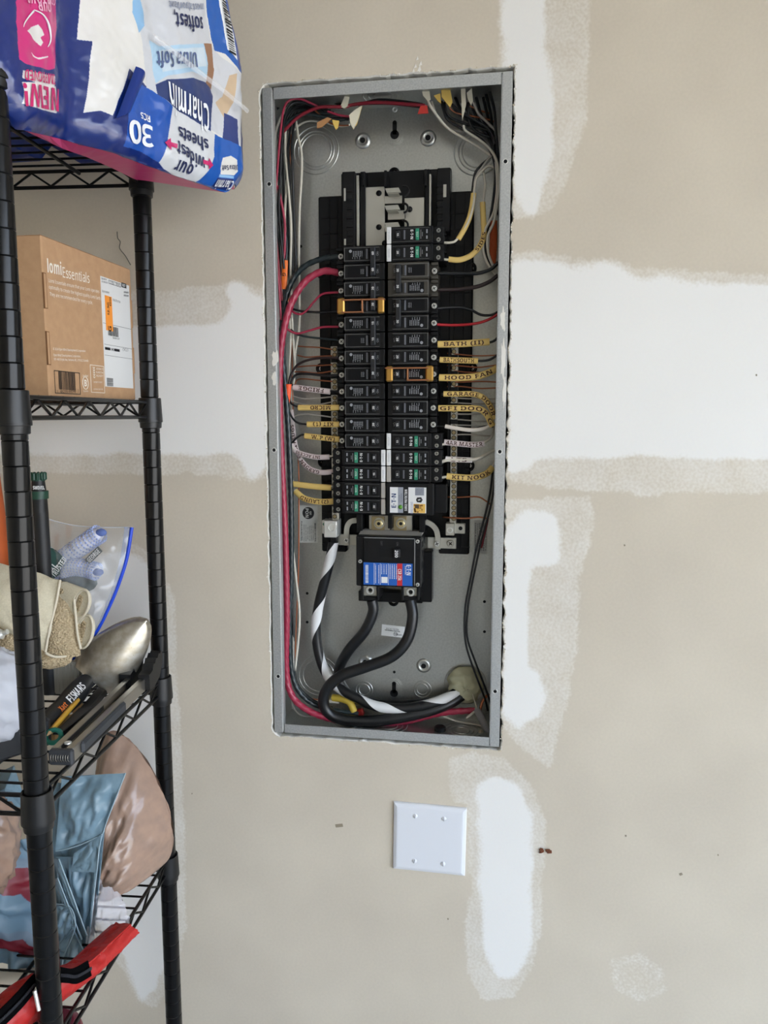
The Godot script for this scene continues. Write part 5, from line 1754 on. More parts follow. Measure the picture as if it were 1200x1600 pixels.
	# the bundle under the top of the box
	var topw := [
		["top_red_wire", "dark red wire lying across the top of the box", dark_red, 0.0026, [[540, 166, -0.05], [562, 162, -0.05], [590, 160, -0.05], [625, 162, -0.05], [664, 165, -0.05]]],
		["top_black_wire", "black wire lying across the top above the dark red one", black, 0.002, [[560, 164, -0.055], [590, 156, -0.055], [625, 158, -0.055], [660, 163, -0.055]]],
		["top_black_wire", "black wire lying just under the dark red one", black, 0.002, [[528, 168, -0.056], [560, 163, -0.054], [610, 162, -0.052], [662, 168, -0.052]]],
		["top_black_wire", "black wire arching from the left corner to the ragged white sheath", black, 0.0024, [[441, 205, -0.06], [458, 184, -0.056], [480, 176, -0.054], [510, 184, -0.056], [545, 186, -0.056]]],
		["top_black_wire", "black wire sweeping below the dark red one at the top left", green_black, 0.0022, [[438, 208, -0.055], [452, 188, -0.052], [472, 178, -0.05], [500, 182, -0.054], [528, 188, -0.056], [546, 184, -0.056]]],
		["top_black_wire", "black wire pressed against the top wall at the left", black, 0.0026, [[432, 170, -0.07], [450, 156, -0.07], [480, 150, -0.072], [515, 158, -0.07], [535, 164, -0.066]]],
		["top_black_wire", "black wire bunched in the top left corner", black, 0.0026, [[446, 230, -0.07], [446, 195, -0.068], [458, 170, -0.066], [478, 164, -0.066], [505, 172, -0.066]]],
		["top_pink_wire", "short pink red wire ending in the ragged white sheath", red, 0.0017, [[512, 174, -0.05], [530, 180, -0.052], [546, 182, -0.054]]],
		["top_copper_wire", "copper wire slanting between the frayed sheaths at the top left", copper, 0.0012, [[492, 172, -0.06], [505, 184, -0.06], [522, 195, -0.062], [545, 196, -0.06]]],
		["top_white_wire", "white wire curving along the back behind the knockout rings", white, 0.0017, [[452, 215, -0.08], [462, 200, -0.085], [478, 190, -0.088], [500, 190, -0.088], [530, 197, -0.086], [546, 195, -0.08]]],
		["top_copper_wire", "copper strands between the yellow and white sheaths at the top right", copper, 0.0012, [[702, 168, -0.055], [712, 176, -0.06], [730, 180, -0.066], [760, 186, -0.07], [772, 190, -0.07]]],
		["top_copper_wire", "dull copper strand deep in the top right corner", copper, 0.0012, [[734, 165, -0.07], [748, 172, -0.075], [768, 178, -0.075]]],
		["top_black_wire", "black wire under the yellow sheath at the top right", black, 0.0021, [[694, 160, -0.058], [700, 180, -0.06], [722, 192, -0.064], [770, 205, -0.066]]],
	]
	for k in 6:
		var x := 430.0 + k * 5.0
		topw.append(["top_black_wire", ["black wire nearest the left flange in the top left bundle", "second black wire in from the left flange in the top left bundle", "third black wire in from the left flange in the top left bundle", "fourth black wire in from the left flange in the top left bundle", "fifth black wire in from the left flange in the top left bundle", "innermost black wire of the top left bundle"][k], black if k % 3 else green_black, 0.0021, [[x + 8, 430, -0.066 + k * 0.002], [x + 4, 330, -0.07 + k * 0.003], [x + 2, 262, -0.07 + k * 0.004], [x + 1, 225, -0.068 + k * 0.003], [x + 9, 188 - k * 2, -0.066], [x + 28, 168 + k, -0.066], [x + 52, 165 + k * 4, -0.07 + k * 0.002], [x + 82, 170 + k * 3, -0.072]]])
	for k in 6:
		topw.append(["top_black_wire", ["black wire leftmost in the top right bundle", "second black wire from the left in the top right bundle", "third black wire from the left in the top right bundle", "fourth black wire from the left in the top right bundle", "fifth black wire from the left in the top right bundle", "black wire rightmost in the top right bundle"][k], black, 0.0022, [[700 + k * 11, 152, -0.074], [712 + k * 10, 172 + k * 2, -0.074], [734 + k * 7, 190 + k * 3, -0.072], [758 + k * 3, 206 + k * 5, -0.07], [771 + k, 236 + k * 6, -0.066], [776, 290 + k * 9, -0.062]]])
	for g in topw:
		wire(g[0], g[1], g[2], g[3], g[4], "wires bunched under the top of the box")
	# frayed ends of cable sheath
	var sheaths := [
		["ragged white cable sheath hanging at the top left of the box", sheath, [[539, 150], [546, 152], [543, 166], [538, 170], [532, 168]]],
		["ragged white and yellow cable sheath end pointing down left of the keyhole", sheath, [[566, 166], [560, 188], [553, 203], [548, 196], [546, 182], [556, 172]]],
		["small yellow paper end beside the ragged white sheath", sheath_y, [[566, 167], [558, 195], [552, 203], [554, 190], [561, 168]]],
		["brown paper end slanting at the top left", mat("kraft paper", rgb8(176, 128, 82), 0.8), [[512, 184], [518, 186], [503, 200], [496, 202], [496, 193]]],
		["pale yellow paper tip hanging between brown ones", sheath_y, [[519, 188], [530, 189], [528, 200], [525, 203], [521, 196]]],
		["white cable sheath end leftmost of the top right bunch", sheath, [[659, 141], [670, 138], [673, 156], [668, 158], [661, 150]]],
		["wide yellow cable sheath end in the top right bunch", sheath_y, [[689, 139], [703, 138], [707, 159], [703, 168], [698, 162], [690, 152]]],
		["small yellow flap at the left of the wide yellow sheath", sheath_y, [[678, 150], [688, 146], [689, 162], [684, 158]]],
		["narrow grey sheath end in the middle of the top right bunch", sheath, [[720, 140], [727, 138], [728, 165], [722, 190], [721, 165]]],
		["pale sheath end rightmost of the top right bunch", sheath, [[729, 146], [737, 138], [739, 158], [736, 165], [731, 156]]],
	]
	for q in sheaths:
		s = begin()
		var o := uz(q[2][0][0], q[2][0][1], -0.046)
		var pl := PackedVector2Array()
		for p in q[2]:
			var w := uz(p[0], p[1], -0.046) - o
			pl.append(Vector2(w.x, w.y))
		prism(s, pl, Transform3D(Basis(Vector3.UP, 0.15), o), 0.0022)
		single("cable_sheath", s, q[1], q[0], "cable sheath", "frayed cable sheath ends at the top")
	# foam round the service cables and the grey sheathed cable in the bottom right corner
	s = begin()
	var fc := uz(728, 1066, -0.092)
	var fn := noise(61, 40.0)
	sheet(s, func(u: float, v: float) -> Vector3:
		var a := u * TAU
		var r := 0.029 * sin(v * PI / 2.0) * (1.0 + 0.25 * fn.get_noise_2d(cos(a) * 0.05, sin(a) * 0.05 + v * 0.05))
		return fc + Vector3(cos(a) * r, sin(a) * r * 1.05 - 0.004, 0.022 * cos(v * PI / 2.0) * (1.0 + 0.3 * fn.get_noise_2d(u * 0.1, v * 0.1))), 28, 10)
	var foam := mat("expanding foam", rgb8(184, 182, 152), 0.8)
	single("foam_plug", s, foam, "yellowish foam plug round the thick cables in the lower right knockout", "foam")
	t = labelled("grey_cable", "grey sheathed cable entering at the bottom right corner", mat("sheath grey", rgb8(150, 148, 150), 0.5), 0.0062, [[770, 1158, -0.05], [760, 1138, -0.056], [750, 1118, -0.062], [744, 1108, -0.066]])
	s = begin()
	rod(s, uz(744, 1110, -0.064), uz(729, 1122, -0.06), 0.0022)
	part("white_conductor", s, white, t)
	s = begin()
	tube(s, smooth(path([[746, 1110, -0.066], [740, 1090, -0.07], [735, 1074, -0.08]]), 5), 0.0009, 6)
	part("pull_string", s, white, t)
	s = begin()
	tube(s, smooth(path([[750, 1112, -0.066], [754, 1096, -0.07], [764, 1084, -0.072]]), 5), 0.0022, 8)
	part("copper_conductor", s, copper, t)
	s = begin()
	var cl := uz(752, 1148, -0.05)
	rbox(s, cl, Vector3(0.013, 0.012, 0.014), 0.003, Basis(Vector3.BACK, -0.5))
	rbox(s, cl + Vector3(0.012, -0.006, 0.002), Vector3(0.009, 0.012, 0.014), 0.003, Basis(Vector3.BACK, -0.5))
	single("cable_clamp", s, mat("clamp beige", rgb8(196, 184, 160), 0.6), "beige cable clamp in the bottom right corner of the box", "clamp")
	s = begin()
	lathe(s, [[0.0095, 0.0], [0.0095, 0.006], [0.0075, 0.0075], [0.006, 0.0065], [0.0, 0.0065]], Transform3D(Basis(), Vector3(uz(688, 1128, -0.05).x, BY0 + 0.0014, -0.045)), 20)
	single("conduit_plug", s, black, "round black plug in the floor of the box at the right", "plug")
	# bunch of sheathed cables on the floor of the box at the left
	t = thing("yellow_cable", "yellow cable with stripped sheath behind the looping black cable", "cable", uz(545, 1100, -0.06))
	s = begin()
	tube(s, smooth(path([[520, 1090, -0.07], [535, 1092, -0.066], [547, 1098, -0.062], [553, 1112, -0.06]]), 5), 0.0062, 10)
	part("cable_sheath", s, mat("sheath mustard", rgb8(204, 176, 66), 0.6), t)
	s = begin()
	tube(s, smooth(path([[553, 1112, -0.06], [550, 1118, -0.062], [540, 1117, -0.066]]), 5), 0.0022, 8)
	part("conductor", s, black, t)
	wire("white_cable", "white cable lying on the box floor at the left", white, 0.0042, [[478, 1098, -0.07], [492, 1096, -0.07], [510, 1094, -0.074], [530, 1096, -0.078]])
	s = begin()
	rbox(s, uz(563, 1113, -0.07), Vector3(0.012, 0.012, 0.01), 0.002, Basis(Vector3.BACK, 0.3))
	single("wire_nut", s, mat("red plastic", rgb8(176, 42, 34), 0.5), "small red connector behind the looping black cable", "connector")
	# red tape flap under the top red wire
	s = begin()
	var rf := uz(663, 172, -0.05)
	prism(s, PackedVector2Array([Vector2(-0.01, -0.006), Vector2(0.006, -0.005), Vector2(0.004, 0.006), Vector2(-0.006, 0.005)]), Transform3D(Basis(Vector3.UP, 0.2), rf), 0.002)
	single("red_tape_flap", s, mat("tape red", rgb8(186, 44, 32), 0.6), "red tape flap under the top wires at the right", "tape")

# ---------------------------------------------------------------- top shelf: paper packs
func hit(px: float, py: float, a: Vector3, n: Vector3) -> Vector3:
	var d := ray(px, py)
	return EYE + d * ((a - EYE).dot(n) / d.dot(n))

func bar_rows(s: SurfaceTool, f: Callable, w: float, h: float) -> void:   # a bar code: f maps (x, y) to a point
	var x := -w / 2.0
	while x < w / 2.0:
		var b := rng.randf_range(0.0004, 0.0014) * w / 0.03
		var e := minf(x + b, w / 2.0)
		quad(s, f.call(x, -h / 2.0), f.call(e, -h / 2.0), f.call(e, h / 2.0), f.call(x, h / 2.0))
		x = e + rng.randf_range(0.0003, 0.0011) * w / 0.03

func build_top_shelf() -> void:
	var c := Vector3(-0.165, 0, 0.102)
	var b := Vector3(-0.2735, 0, 0.349)
	var a := Vector3(-0.3035, 0, 0.546)
	var main_n := (b - c).cross(Vector3.UP).normalized() * -1.0
	var new_n := (a - b).cross(Vector3.UP).normalized() * -1.0
	var l1 := c.distance_to(b)
	var l2 := b.distance_to(a)
	var total := l1 + l2
	var y0 := 1.785
	var y1 := 2.2
	# print, painted flat in (distance along the front, height)
	var tw := 900
	var th := 840
	var im := Image.create_empty(tw, th, false, Image.FORMAT_RGB8)
	im.fill(rgb8(10, 38, 112))
	var paint := func(on_new: bool, col: Color, list: Array) -> void:
		var poly := PackedVector2Array()
		for q in list:
			var p := hit(q[0], q[1], b, new_n if on_new else main_n)
			var s := (Vector3(p.x, 0, p.z) - c).dot((b - c) / l1)
			if on_new:
				s = l1 + (Vector3(p.x, 0, p.z) - b).dot((a - b) / l2)
			poly.append(Vector2(s / total * tw, (y1 - p.y) / (y1 - y0) * th))
		fill_poly(im, poly, col)
	var white := rgb8(226, 224, 220)
	paint.call(false, white, [[136, -60], [131, 58], [149, 63], [146, 120], [139, 174], [160, 172], [176, 181], [203, 107], [219, 124], [238, 141], [269, 167], [335, 209], [378, 229], [392, 160], [392, -60]])
	paint.call(false, rgb8(206, 208, 214), [[215, -60], [208, 0], [222, 70], [232, 150], [269, 166], [300, 186], [378, 228], [388, 120], [345, 88], [332, 70], [322, -60]])
	paint.call(false, rgb8(140, 186, 226), [[206, -60], [206, 20], [216, 52], [226, 40], [218, 0], [222, -60]])
	paint.call(false, rgb8(176, 208, 232), [[234, 62], [250, 72], [322, 68], [330, 124], [300, 112], [262, 118], [243, 130]])
	paint.call(false, rgb8(206, 220, 232), [[250, 78], [318, 74], [322, 104], [290, 106], [255, 112]])
	paint.call(false, rgb8(38, 58, 112), [[243, 132], [262, 124], [300, 122], [326, 130], [332, 150], [330, 206], [269, 166], [246, 148]])
	paint.call(false, rgb8(150, 110, 84), [[318, 68], [332, 68], [334, 110], [330, 140], [322, 130], [325, 100]])
	paint.call(false, rgb8(206, 180, 150), [[358, 118], [372, 114], [366, 160], [352, 184], [338, 160], [350, 150]])
	paint.call(false, rgb8(40, 58, 120), [[352, 176], [372, 186], [374, 228], [350, 216]])
	paint.call(false, rgb8(30, 92, 176), [[325, -60], [331, 40], [336, 78], [352, 84], [366, 100], [392, 122], [392, -60]])
	paint.call(false, rgb8(26, 60, 150), [[370, -60], [374, 100], [392, 122], [392, -60]])
	paint.call(false, rgb8(236, 238, 240), [[347, -60], [351, 10], [356, 78], [372, 94], [372, 40], [366, 8], [358, -60]])
	paint.call(false, rgb8(28, 84, 176), [[216, 128], [238, 141], [269, 167], [262, 226], [256, 252], [225, 236], [196, 228], [200, 170]])
	paint.call(false, rgb8(212, 214, 218), [[269, 167], [337, 209], [334, 245], [316, 288], [298, 288], [256, 252], [262, 226]])
	paint.call(false, rgb8(28, 90, 178), [[337, 209], [380, 230], [392, 300], [340, 310], [316, 288], [334, 245]])
	paint.call(false, white, [[345, 262], [350, 246], [362, 243], [370, 250], [372, 268], [366, 274], [346, 272]])
	paint.call(false, rgb8(140, 186, 226), [[344, 272], [366, 275], [366, 279], [344, 276]])
	paint.call(false, rgb8(28, 46, 110), [[343, 277], [366, 280], [366, 296], [341, 293]])
	paint.call(true, rgb8(206, 40, 122), [[25, -60], [96, -60], [97, 0], [94, 60], [91, 106], [80, 109], [40, 101], [28, 94], [27, 60]])
	for k in 4:
		paint.call(true, rgb8(228, 224, 222), [[[33, 128], [36, 142], [33, 162], [50, 168], [70, 172], [96, 176], [102, 168], [98, 150], [92, 134], [60, 130]], [[34, 110], [33, 122], [60, 132], [90, 134], [91, 118], [60, 114]], [[43, 48], [50, 42], [60, 38], [68, 46], [72, 54], [66, 58], [70, 66], [66, 72], [58, 66], [52, 60]], [[48, 82], [60, 90], [78, 87], [78, 89], [62, 93], [52, 88]]][k])
	var tex := ImageTexture.create_from_image(im)
	var m := mat("printed film", Color.WHITE, 0.28)
	m.albedo_texture = tex
	m.texture_repeat = false
	m.clearcoat_enabled = true
	m.clearcoat = 0.6
	m.clearcoat_roughness = 0.15
	m.normal_enabled = true
	m.normal_texture = bump_tex(72, 0.008, 14.0, 4)
	m.normal_scale = 0.6
	# the lower edge of the sagging pack, as (distance along the front, height)
	var hem_line := PackedVector2Array()
	for q in [[380, 284, 0], [366, 299, 0], [300, 276, 0], [210, 243, 0], [125, 212, 0], [80, 206, 1], [40, 199, 1], [25, 172, 1], [10, 136, 1], [-14, 96, 1], [-60, 30, 1]]:
		var p := hit(q[0], q[1], b, new_n if q[2] else main_n)
		var s := (Vector3(p.x, 0, p.z) - c).dot((b - c) / l1)
		if q[2]:
			s = l1 + (Vector3(p.x, 0, p.z) - b).dot((a - b) / l2)
		hem_line.append(Vector2(s, p.y))
	var hem := func(s: float) -> float:
		var i := 0
		while i < hem_line.size() - 2 and hem_line[i + 1].x < s:
			i += 1
		var f := clampf((s - hem_line[i].x) / maxf(hem_line[i + 1].x - hem_line[i].x, 0.0001), 0.0, 1.0)
		return lerpf(hem_line[i].y, hem_line[i + 1].y, f)
	var wr := noise(71, 9.0, FastNoiseLite.TYPE_SIMPLEX_SMOOTH, 4)
	var at := func(s: float, y: float) -> Vector3:
		var p := c + (b - c) * (s / l1) if s < l1 else b + (a - b) * ((s - l1) / l2)
		var n := main_n.lerp(new_n, smoothstep(l1 - 0.05, l1 + 0.05, s)).normalized()
		var round_ := 0.012 * exp(-pow((s - l1) / 0.03, 2.0))
		p -= n * round_
		p -= main_n * 0.02 * pow(clampf(1.0 - s / 0.03, 0.0, 1.0), 2.0)
		# tucked in towards the bottom edge, leaning back at the top
		var lo: float = hem.call(s)
		var yy := maxf(y, lo)
		p -= n * 0.014 * pow(clampf(1.0 - (yy - lo) / 0.02, 0.0, 1.0), 2.0)
		p -= n * 0.05 * pow(clampf((y - 2.06) / 0.14, 0.0, 1.0), 2.0)
		p += (b - c) / l1 * 0.03 * clampf((y - 1.985) / 0.095, 0.0, 1.6) * clampf(1.0 - s / 0.12, 0.0, 1.0)
		return Vector3(p.x, yy, p.z) + n * (wr.get_noise_2d(s * 1.6, y * 0.7) * 0.005 + wr.get_noise_2d(s * 6.0 + y * 3.0, y * 1.5) * 0.002)
	var t := thing("toilet_paper_pack", "upside down blue and white wrapped toilet paper pack overhanging the top shelf", "toilet paper", Vector3(-0.3, 1.87, 0.3))
	var s := begin()
	s.set_smooth_group(3)
	sheet(s, func(u: float, v: float) -> Vector3: return at.call(u * total, y1 - v * (y1 - y0)), 84, 72, 0.0, true)
	var wrap := part("printed_wrapper", s, m, t)
	# underside and the hidden faces
	s = begin()
	var under := []
	for i in 25:
		under.append(at.call(i / 24.0 * total, y0))
	var inner := [Vector3(-0.2975, 1.826, 0.175), Vector3(-0.300, 1.826, 0.185), Vector3(-0.3005, 1.824, 0.22), Vector3(-0.304, 1.82, 0.28), Vector3(-0.31, 1.815, 0.34), Vector3(-0.3, 1.812, 0.42), Vector3(-0.32, 1.86, 0.5)]
	var inn := smooth(PackedVector3Array(inner), 4)
	for i in 24:
		var p: Vector3 = under[i]
		var q: Vector3 = under[i + 1]
		var pi := inn[i]
		var qi := inn[i + 1]
		oquad(s, p, q, qi, pi, Vector3(-0.3, 2.0, 0.3))
		oquad(s, pi, qi, Vector3(-0.318, 1.8705, qi.z), Vector3(-0.318, 1.8705, pi.z), Vector3(-0.2, 1.9, 0.3))
	part("pink_underside", s, mat("pink film", rgb8(206, 52, 122), 0.3), t, "pink underside of the wrapper")
	s = begin()
	var e0: Vector3 = at.call(0.0, y0)
	box2(s, Vector3(-0.42, 1.871, 0.1), Vector3(-0.325, 2.19, 0.42), 0.01)
	oquad(s, at.call(0.0, y0), at.call(0.0, y1), Vector3(-0.33, 2.19, 0.1), Vector3(-0.33, 1.871, 0.1), Vector3(-0.3, 2.0, 0.3))
	oquad(s, at.call(total, y0), at.call(total, y1), Vector3(-0.42, 2.19, 0.42), Vector3(-0.42, 1.871, 0.42), Vector3(-0.3, 2.0, 0.3))
	for i in 24:
		oquad(s, at.call(i / 24.0 * total, y1), at.call((i + 1) / 24.0 * total, y1), Vector3(-0.34, 2.185, lerpf(0.1, 0.42, (i + 1) / 24.0)), Vector3(-0.34, 2.185, lerpf(0.1, 0.42, i / 24.0)), Vector3(-0.3, 2.0, 0.3))
	part("back_wrapper", s, mat("blue film", rgb8(12, 46, 126), 0.28), t)
	# print; reading direction runs from the wall towards the camera because the pack stands on its head
	var say := func(text: String, x0: float, yA: float, x1: float, yB: float, h: float, bold: bool, col: Material, called: String, on_new: bool) -> void:
		var n := new_n if on_new else main_n
		var p0 := hit(x0, yA, b, n)
		var p1 := hit(x1, yB, b, n)
		var s0 := (Vector3(p0.x, 0, p0.z) - c).dot((b - c) / l1)
		var s1 := (Vector3(p1.x, 0, p1.z) - c).dot((b - c) / l1)
		if on_new:
			s0 = l1 + (Vector3(p0.x, 0, p0.z) - b).dot((a - b) / l2)
			s1 = l1 + (Vector3(p1.x, 0, p1.z) - b).dot((a - b) / l2)
		var w := s1 - s0
		var q := begin()
		words(q, text, h, func(x: float, y: float) -> Vector3:
			var ss := (s0 + s1) / 2.0 + x
			var yy := lerpf(p0.y, p1.y, 0.5 + x / w) - y
			return at.call(ss, yy) + n * 0.0016, bold, absf(w))
		part(called, q, col, wrap)
	var navy := mat("print navy", rgb8(36, 44, 84), 0.5)
	var pink := mat("print pink", rgb8(196, 36, 104), 0.4)
	var lit := mat("print film white", rgb8(234, 236, 240), 0.4)
	say.call("30", 240, 214, 200, 205, 0.026, true, lit, "count_print", false)
	say.call("RCS", 236, 186, 219, 180, 0.0075, true, lit, "count_print", false)
	say.call("our", 304, 267, 278, 258, 0.014, true, navy, "slogan_print", false)
	say.call("widest", 318, 258, 276, 230, 0.016, true, navy, "slogan_print", false)
	say.call("sheets", 323, 228, 278, 207, 0.016, true, navy, "slogan_print", false)
	say.call("Charmin", 325, 186, 262, 150, 0.034, true, lit, "name_print", false)
	say.call("Ultra Soft", 307, 94, 246, 92, 0.018, true, mat("print slate blue", rgb8(84, 100, 142), 0.5), "kind_print", false)
	say.call("softest,", 318, 40, 268, 32, 0.018, true, navy, "slogan_print", false)
	say.call("most absorbent", 322, 14, 262, 8, 0.009, true, mat("print haze", rgb8(140, 146, 166), 0.5), "slogan_print", false)
	say.call("Ultra Soft", 371, 262, 347, 262, 0.0065, true, navy, "kind_print", false)
	say.call("Charmin", 366, 289, 344, 286, 0.010, true, lit, "name_print", false)
	say.call("NEW!", 99, 156, 35, 148, 0.022, true, pink, "new_print", true)
	say.call("IMPROVED", 88, 124, 35, 117, 0.010, true, pink, "new_print", true)
	say.call("OUR", 79, 12, 60, 9, 0.0095, true, mat("print pale pink", rgb8(228, 170, 196), 0.5), "slogan_print", true)
	say.call("CONTOUR", 92, 1, 44, -3, 0.0085, true, M["print pale pink"], "slogan_print", true)
	# bar code, arrows, drop outline
	s = begin()
	var bc := hit(362, 45, b, main_n)
	var bs := (Vector3(bc.x, 0, bc.z) - c).dot((b - c) / l1)
	bar_rows(s, func(x: float, y: float) -> Vector3: return at.call(bs + y, bc.y + x) + main_n * 0.0016, 0.062, 0.013)
	part("bar_code", s, M["print black"], wrap)
	for q in [[267, 226, -1.0], [322, 256, 1.0]]:
		var o := hit(q[0], q[1], b, main_n)
		var os := (Vector3(o.x, 0, o.z) - c).dot((b - c) / l1)
		s = begin()
		var pts: Array[Vector3] = []
		for k in [[-0.009, 0.0], [-0.001, 0.007], [-0.001, 0.0025], [0.008, 0.0025], [0.008, -0.0025], [-0.001, -0.0025], [-0.001, -0.007]]:
			pts.append(at.call(os + k[0] * q[2], o.y + k[1]) + main_n * 0.0018)
		tri(s, pts[0], pts[1], pts[6])
		quad(s, pts[2], pts[3], pts[4], pts[5])
		part("arrow_print", s, pink, wrap)
	s = begin()
	var drop := PackedVector3Array()
	for q in [[55, 15], [64, 22], [74, 34], [80, 50], [80, 64], [76, 73]]:
		var o := hit(q[0], q[1], b, new_n)
		drop.append(at.call(l1 + (Vector3(o.x, 0, o.z) - b).dot((a - b) / l2), o.y) + new_n * 0.001)
	tube(s, smooth(drop, 5), 0.0011, 6, 0, 0, 1.0, [0.4, 1.3, 0.3])
	drop.clear()
	for q in [[55, 17], [47, 26], [39, 36], [37, 42]]:
		var o := hit(q[0], q[1], b, new_n)
		drop.append(at.call(l1 + (Vector3(o.x, 0, o.z) - b).dot((a - b) / l2), o.y) + new_n * 0.001)
	tube(s, smooth(drop, 5), 0.0009, 6, 0, 0, 1.0, [1.0, 0.3])
	part("drop_outline", s, lit, wrap)
	# torn flap of blue film and the loose seam
	s = begin()
	var fa := hit(178, 186, b, main_n) + main_n * 0.004
	var fb := hit(203, 107, b, main_n) + main_n * 0.01
	var fc := hit(221, 122, b, main_n) + main_n * 0.006
	var fd := hit(200, 176, b, main_n) + main_n * 0.004
	sheet(s, func(u: float, v: float) -> Vector3: return fa.lerp(fb, v).lerp(fd.lerp(fc, v), u) + main_n * 0.006 * sin(u * PI), 8, 10, 0.0008)
	part("torn_flap", s, M["blue film"], wrap)
	s = begin()
	var seam := PackedVector3Array()
	for q in [[232, 60, 0.008], [270, 92, 0.012], [308, 122, 0.012], [345, 150, 0.012], [376, 176, 0.012]]:
		seam.append(hit(q[0], q[1], b, main_n) + main_n * q[2])
	var sp := smooth(seam, 5)
	sheet(s, func(u: float, v: float) -> Vector3:
		var i := mini(int(u * (sp.size() - 1)), sp.size() - 2)
		var p := sp[i].lerp(sp[i + 1], u * (sp.size() - 1) - i)
		return p + Vector3(0, (v - 0.5) * 0.007, 0) + main_n * 0.003 * sin(v * PI), 24, 4, 0.0005)
	part("film_seam", s, film("clear film", Color(0.95, 0.95, 0.96), 0.22, 0.15), wrap)
	# a second pack lies on the shelf behind it; only its printed underside shows between the wires
	t = thing("wrapped_pack", "blue printed pack lying on the top shelf wires behind the toilet paper pack", "wrapped pack", Vector3(-0.66, 1.87, 0.24))
	s = begin()
	rbox(s, Vector3(-0.68, 1.955, 0.235), Vector3(0.48, 0.168, 0.25), 0.02)
	part("wrapper", s, M["blue film"], t)
	var cols := [rgb8(200, 150, 96), rgb8(70, 140, 206), rgb8(226, 226, 226), rgb8(190, 128, 76), rgb8(40, 110, 196), rgb8(216, 190, 150)]
	for k in 22:
		s = begin()
		var x := rng.randf_range(-0.66, -0.46)
		var z := rng.randf_range(0.14, 0.34)
		rbox(s, Vector3(x, 1.8706, z), Vector3(rng.randf_range(0.02, 0.06), 0.0006, rng.randf_range(0.012, 0.035)), 0.0)
		part("wrapper_print", s, mat("pack print %d" % (k % 6), cols[k % 6], 0.4), t)

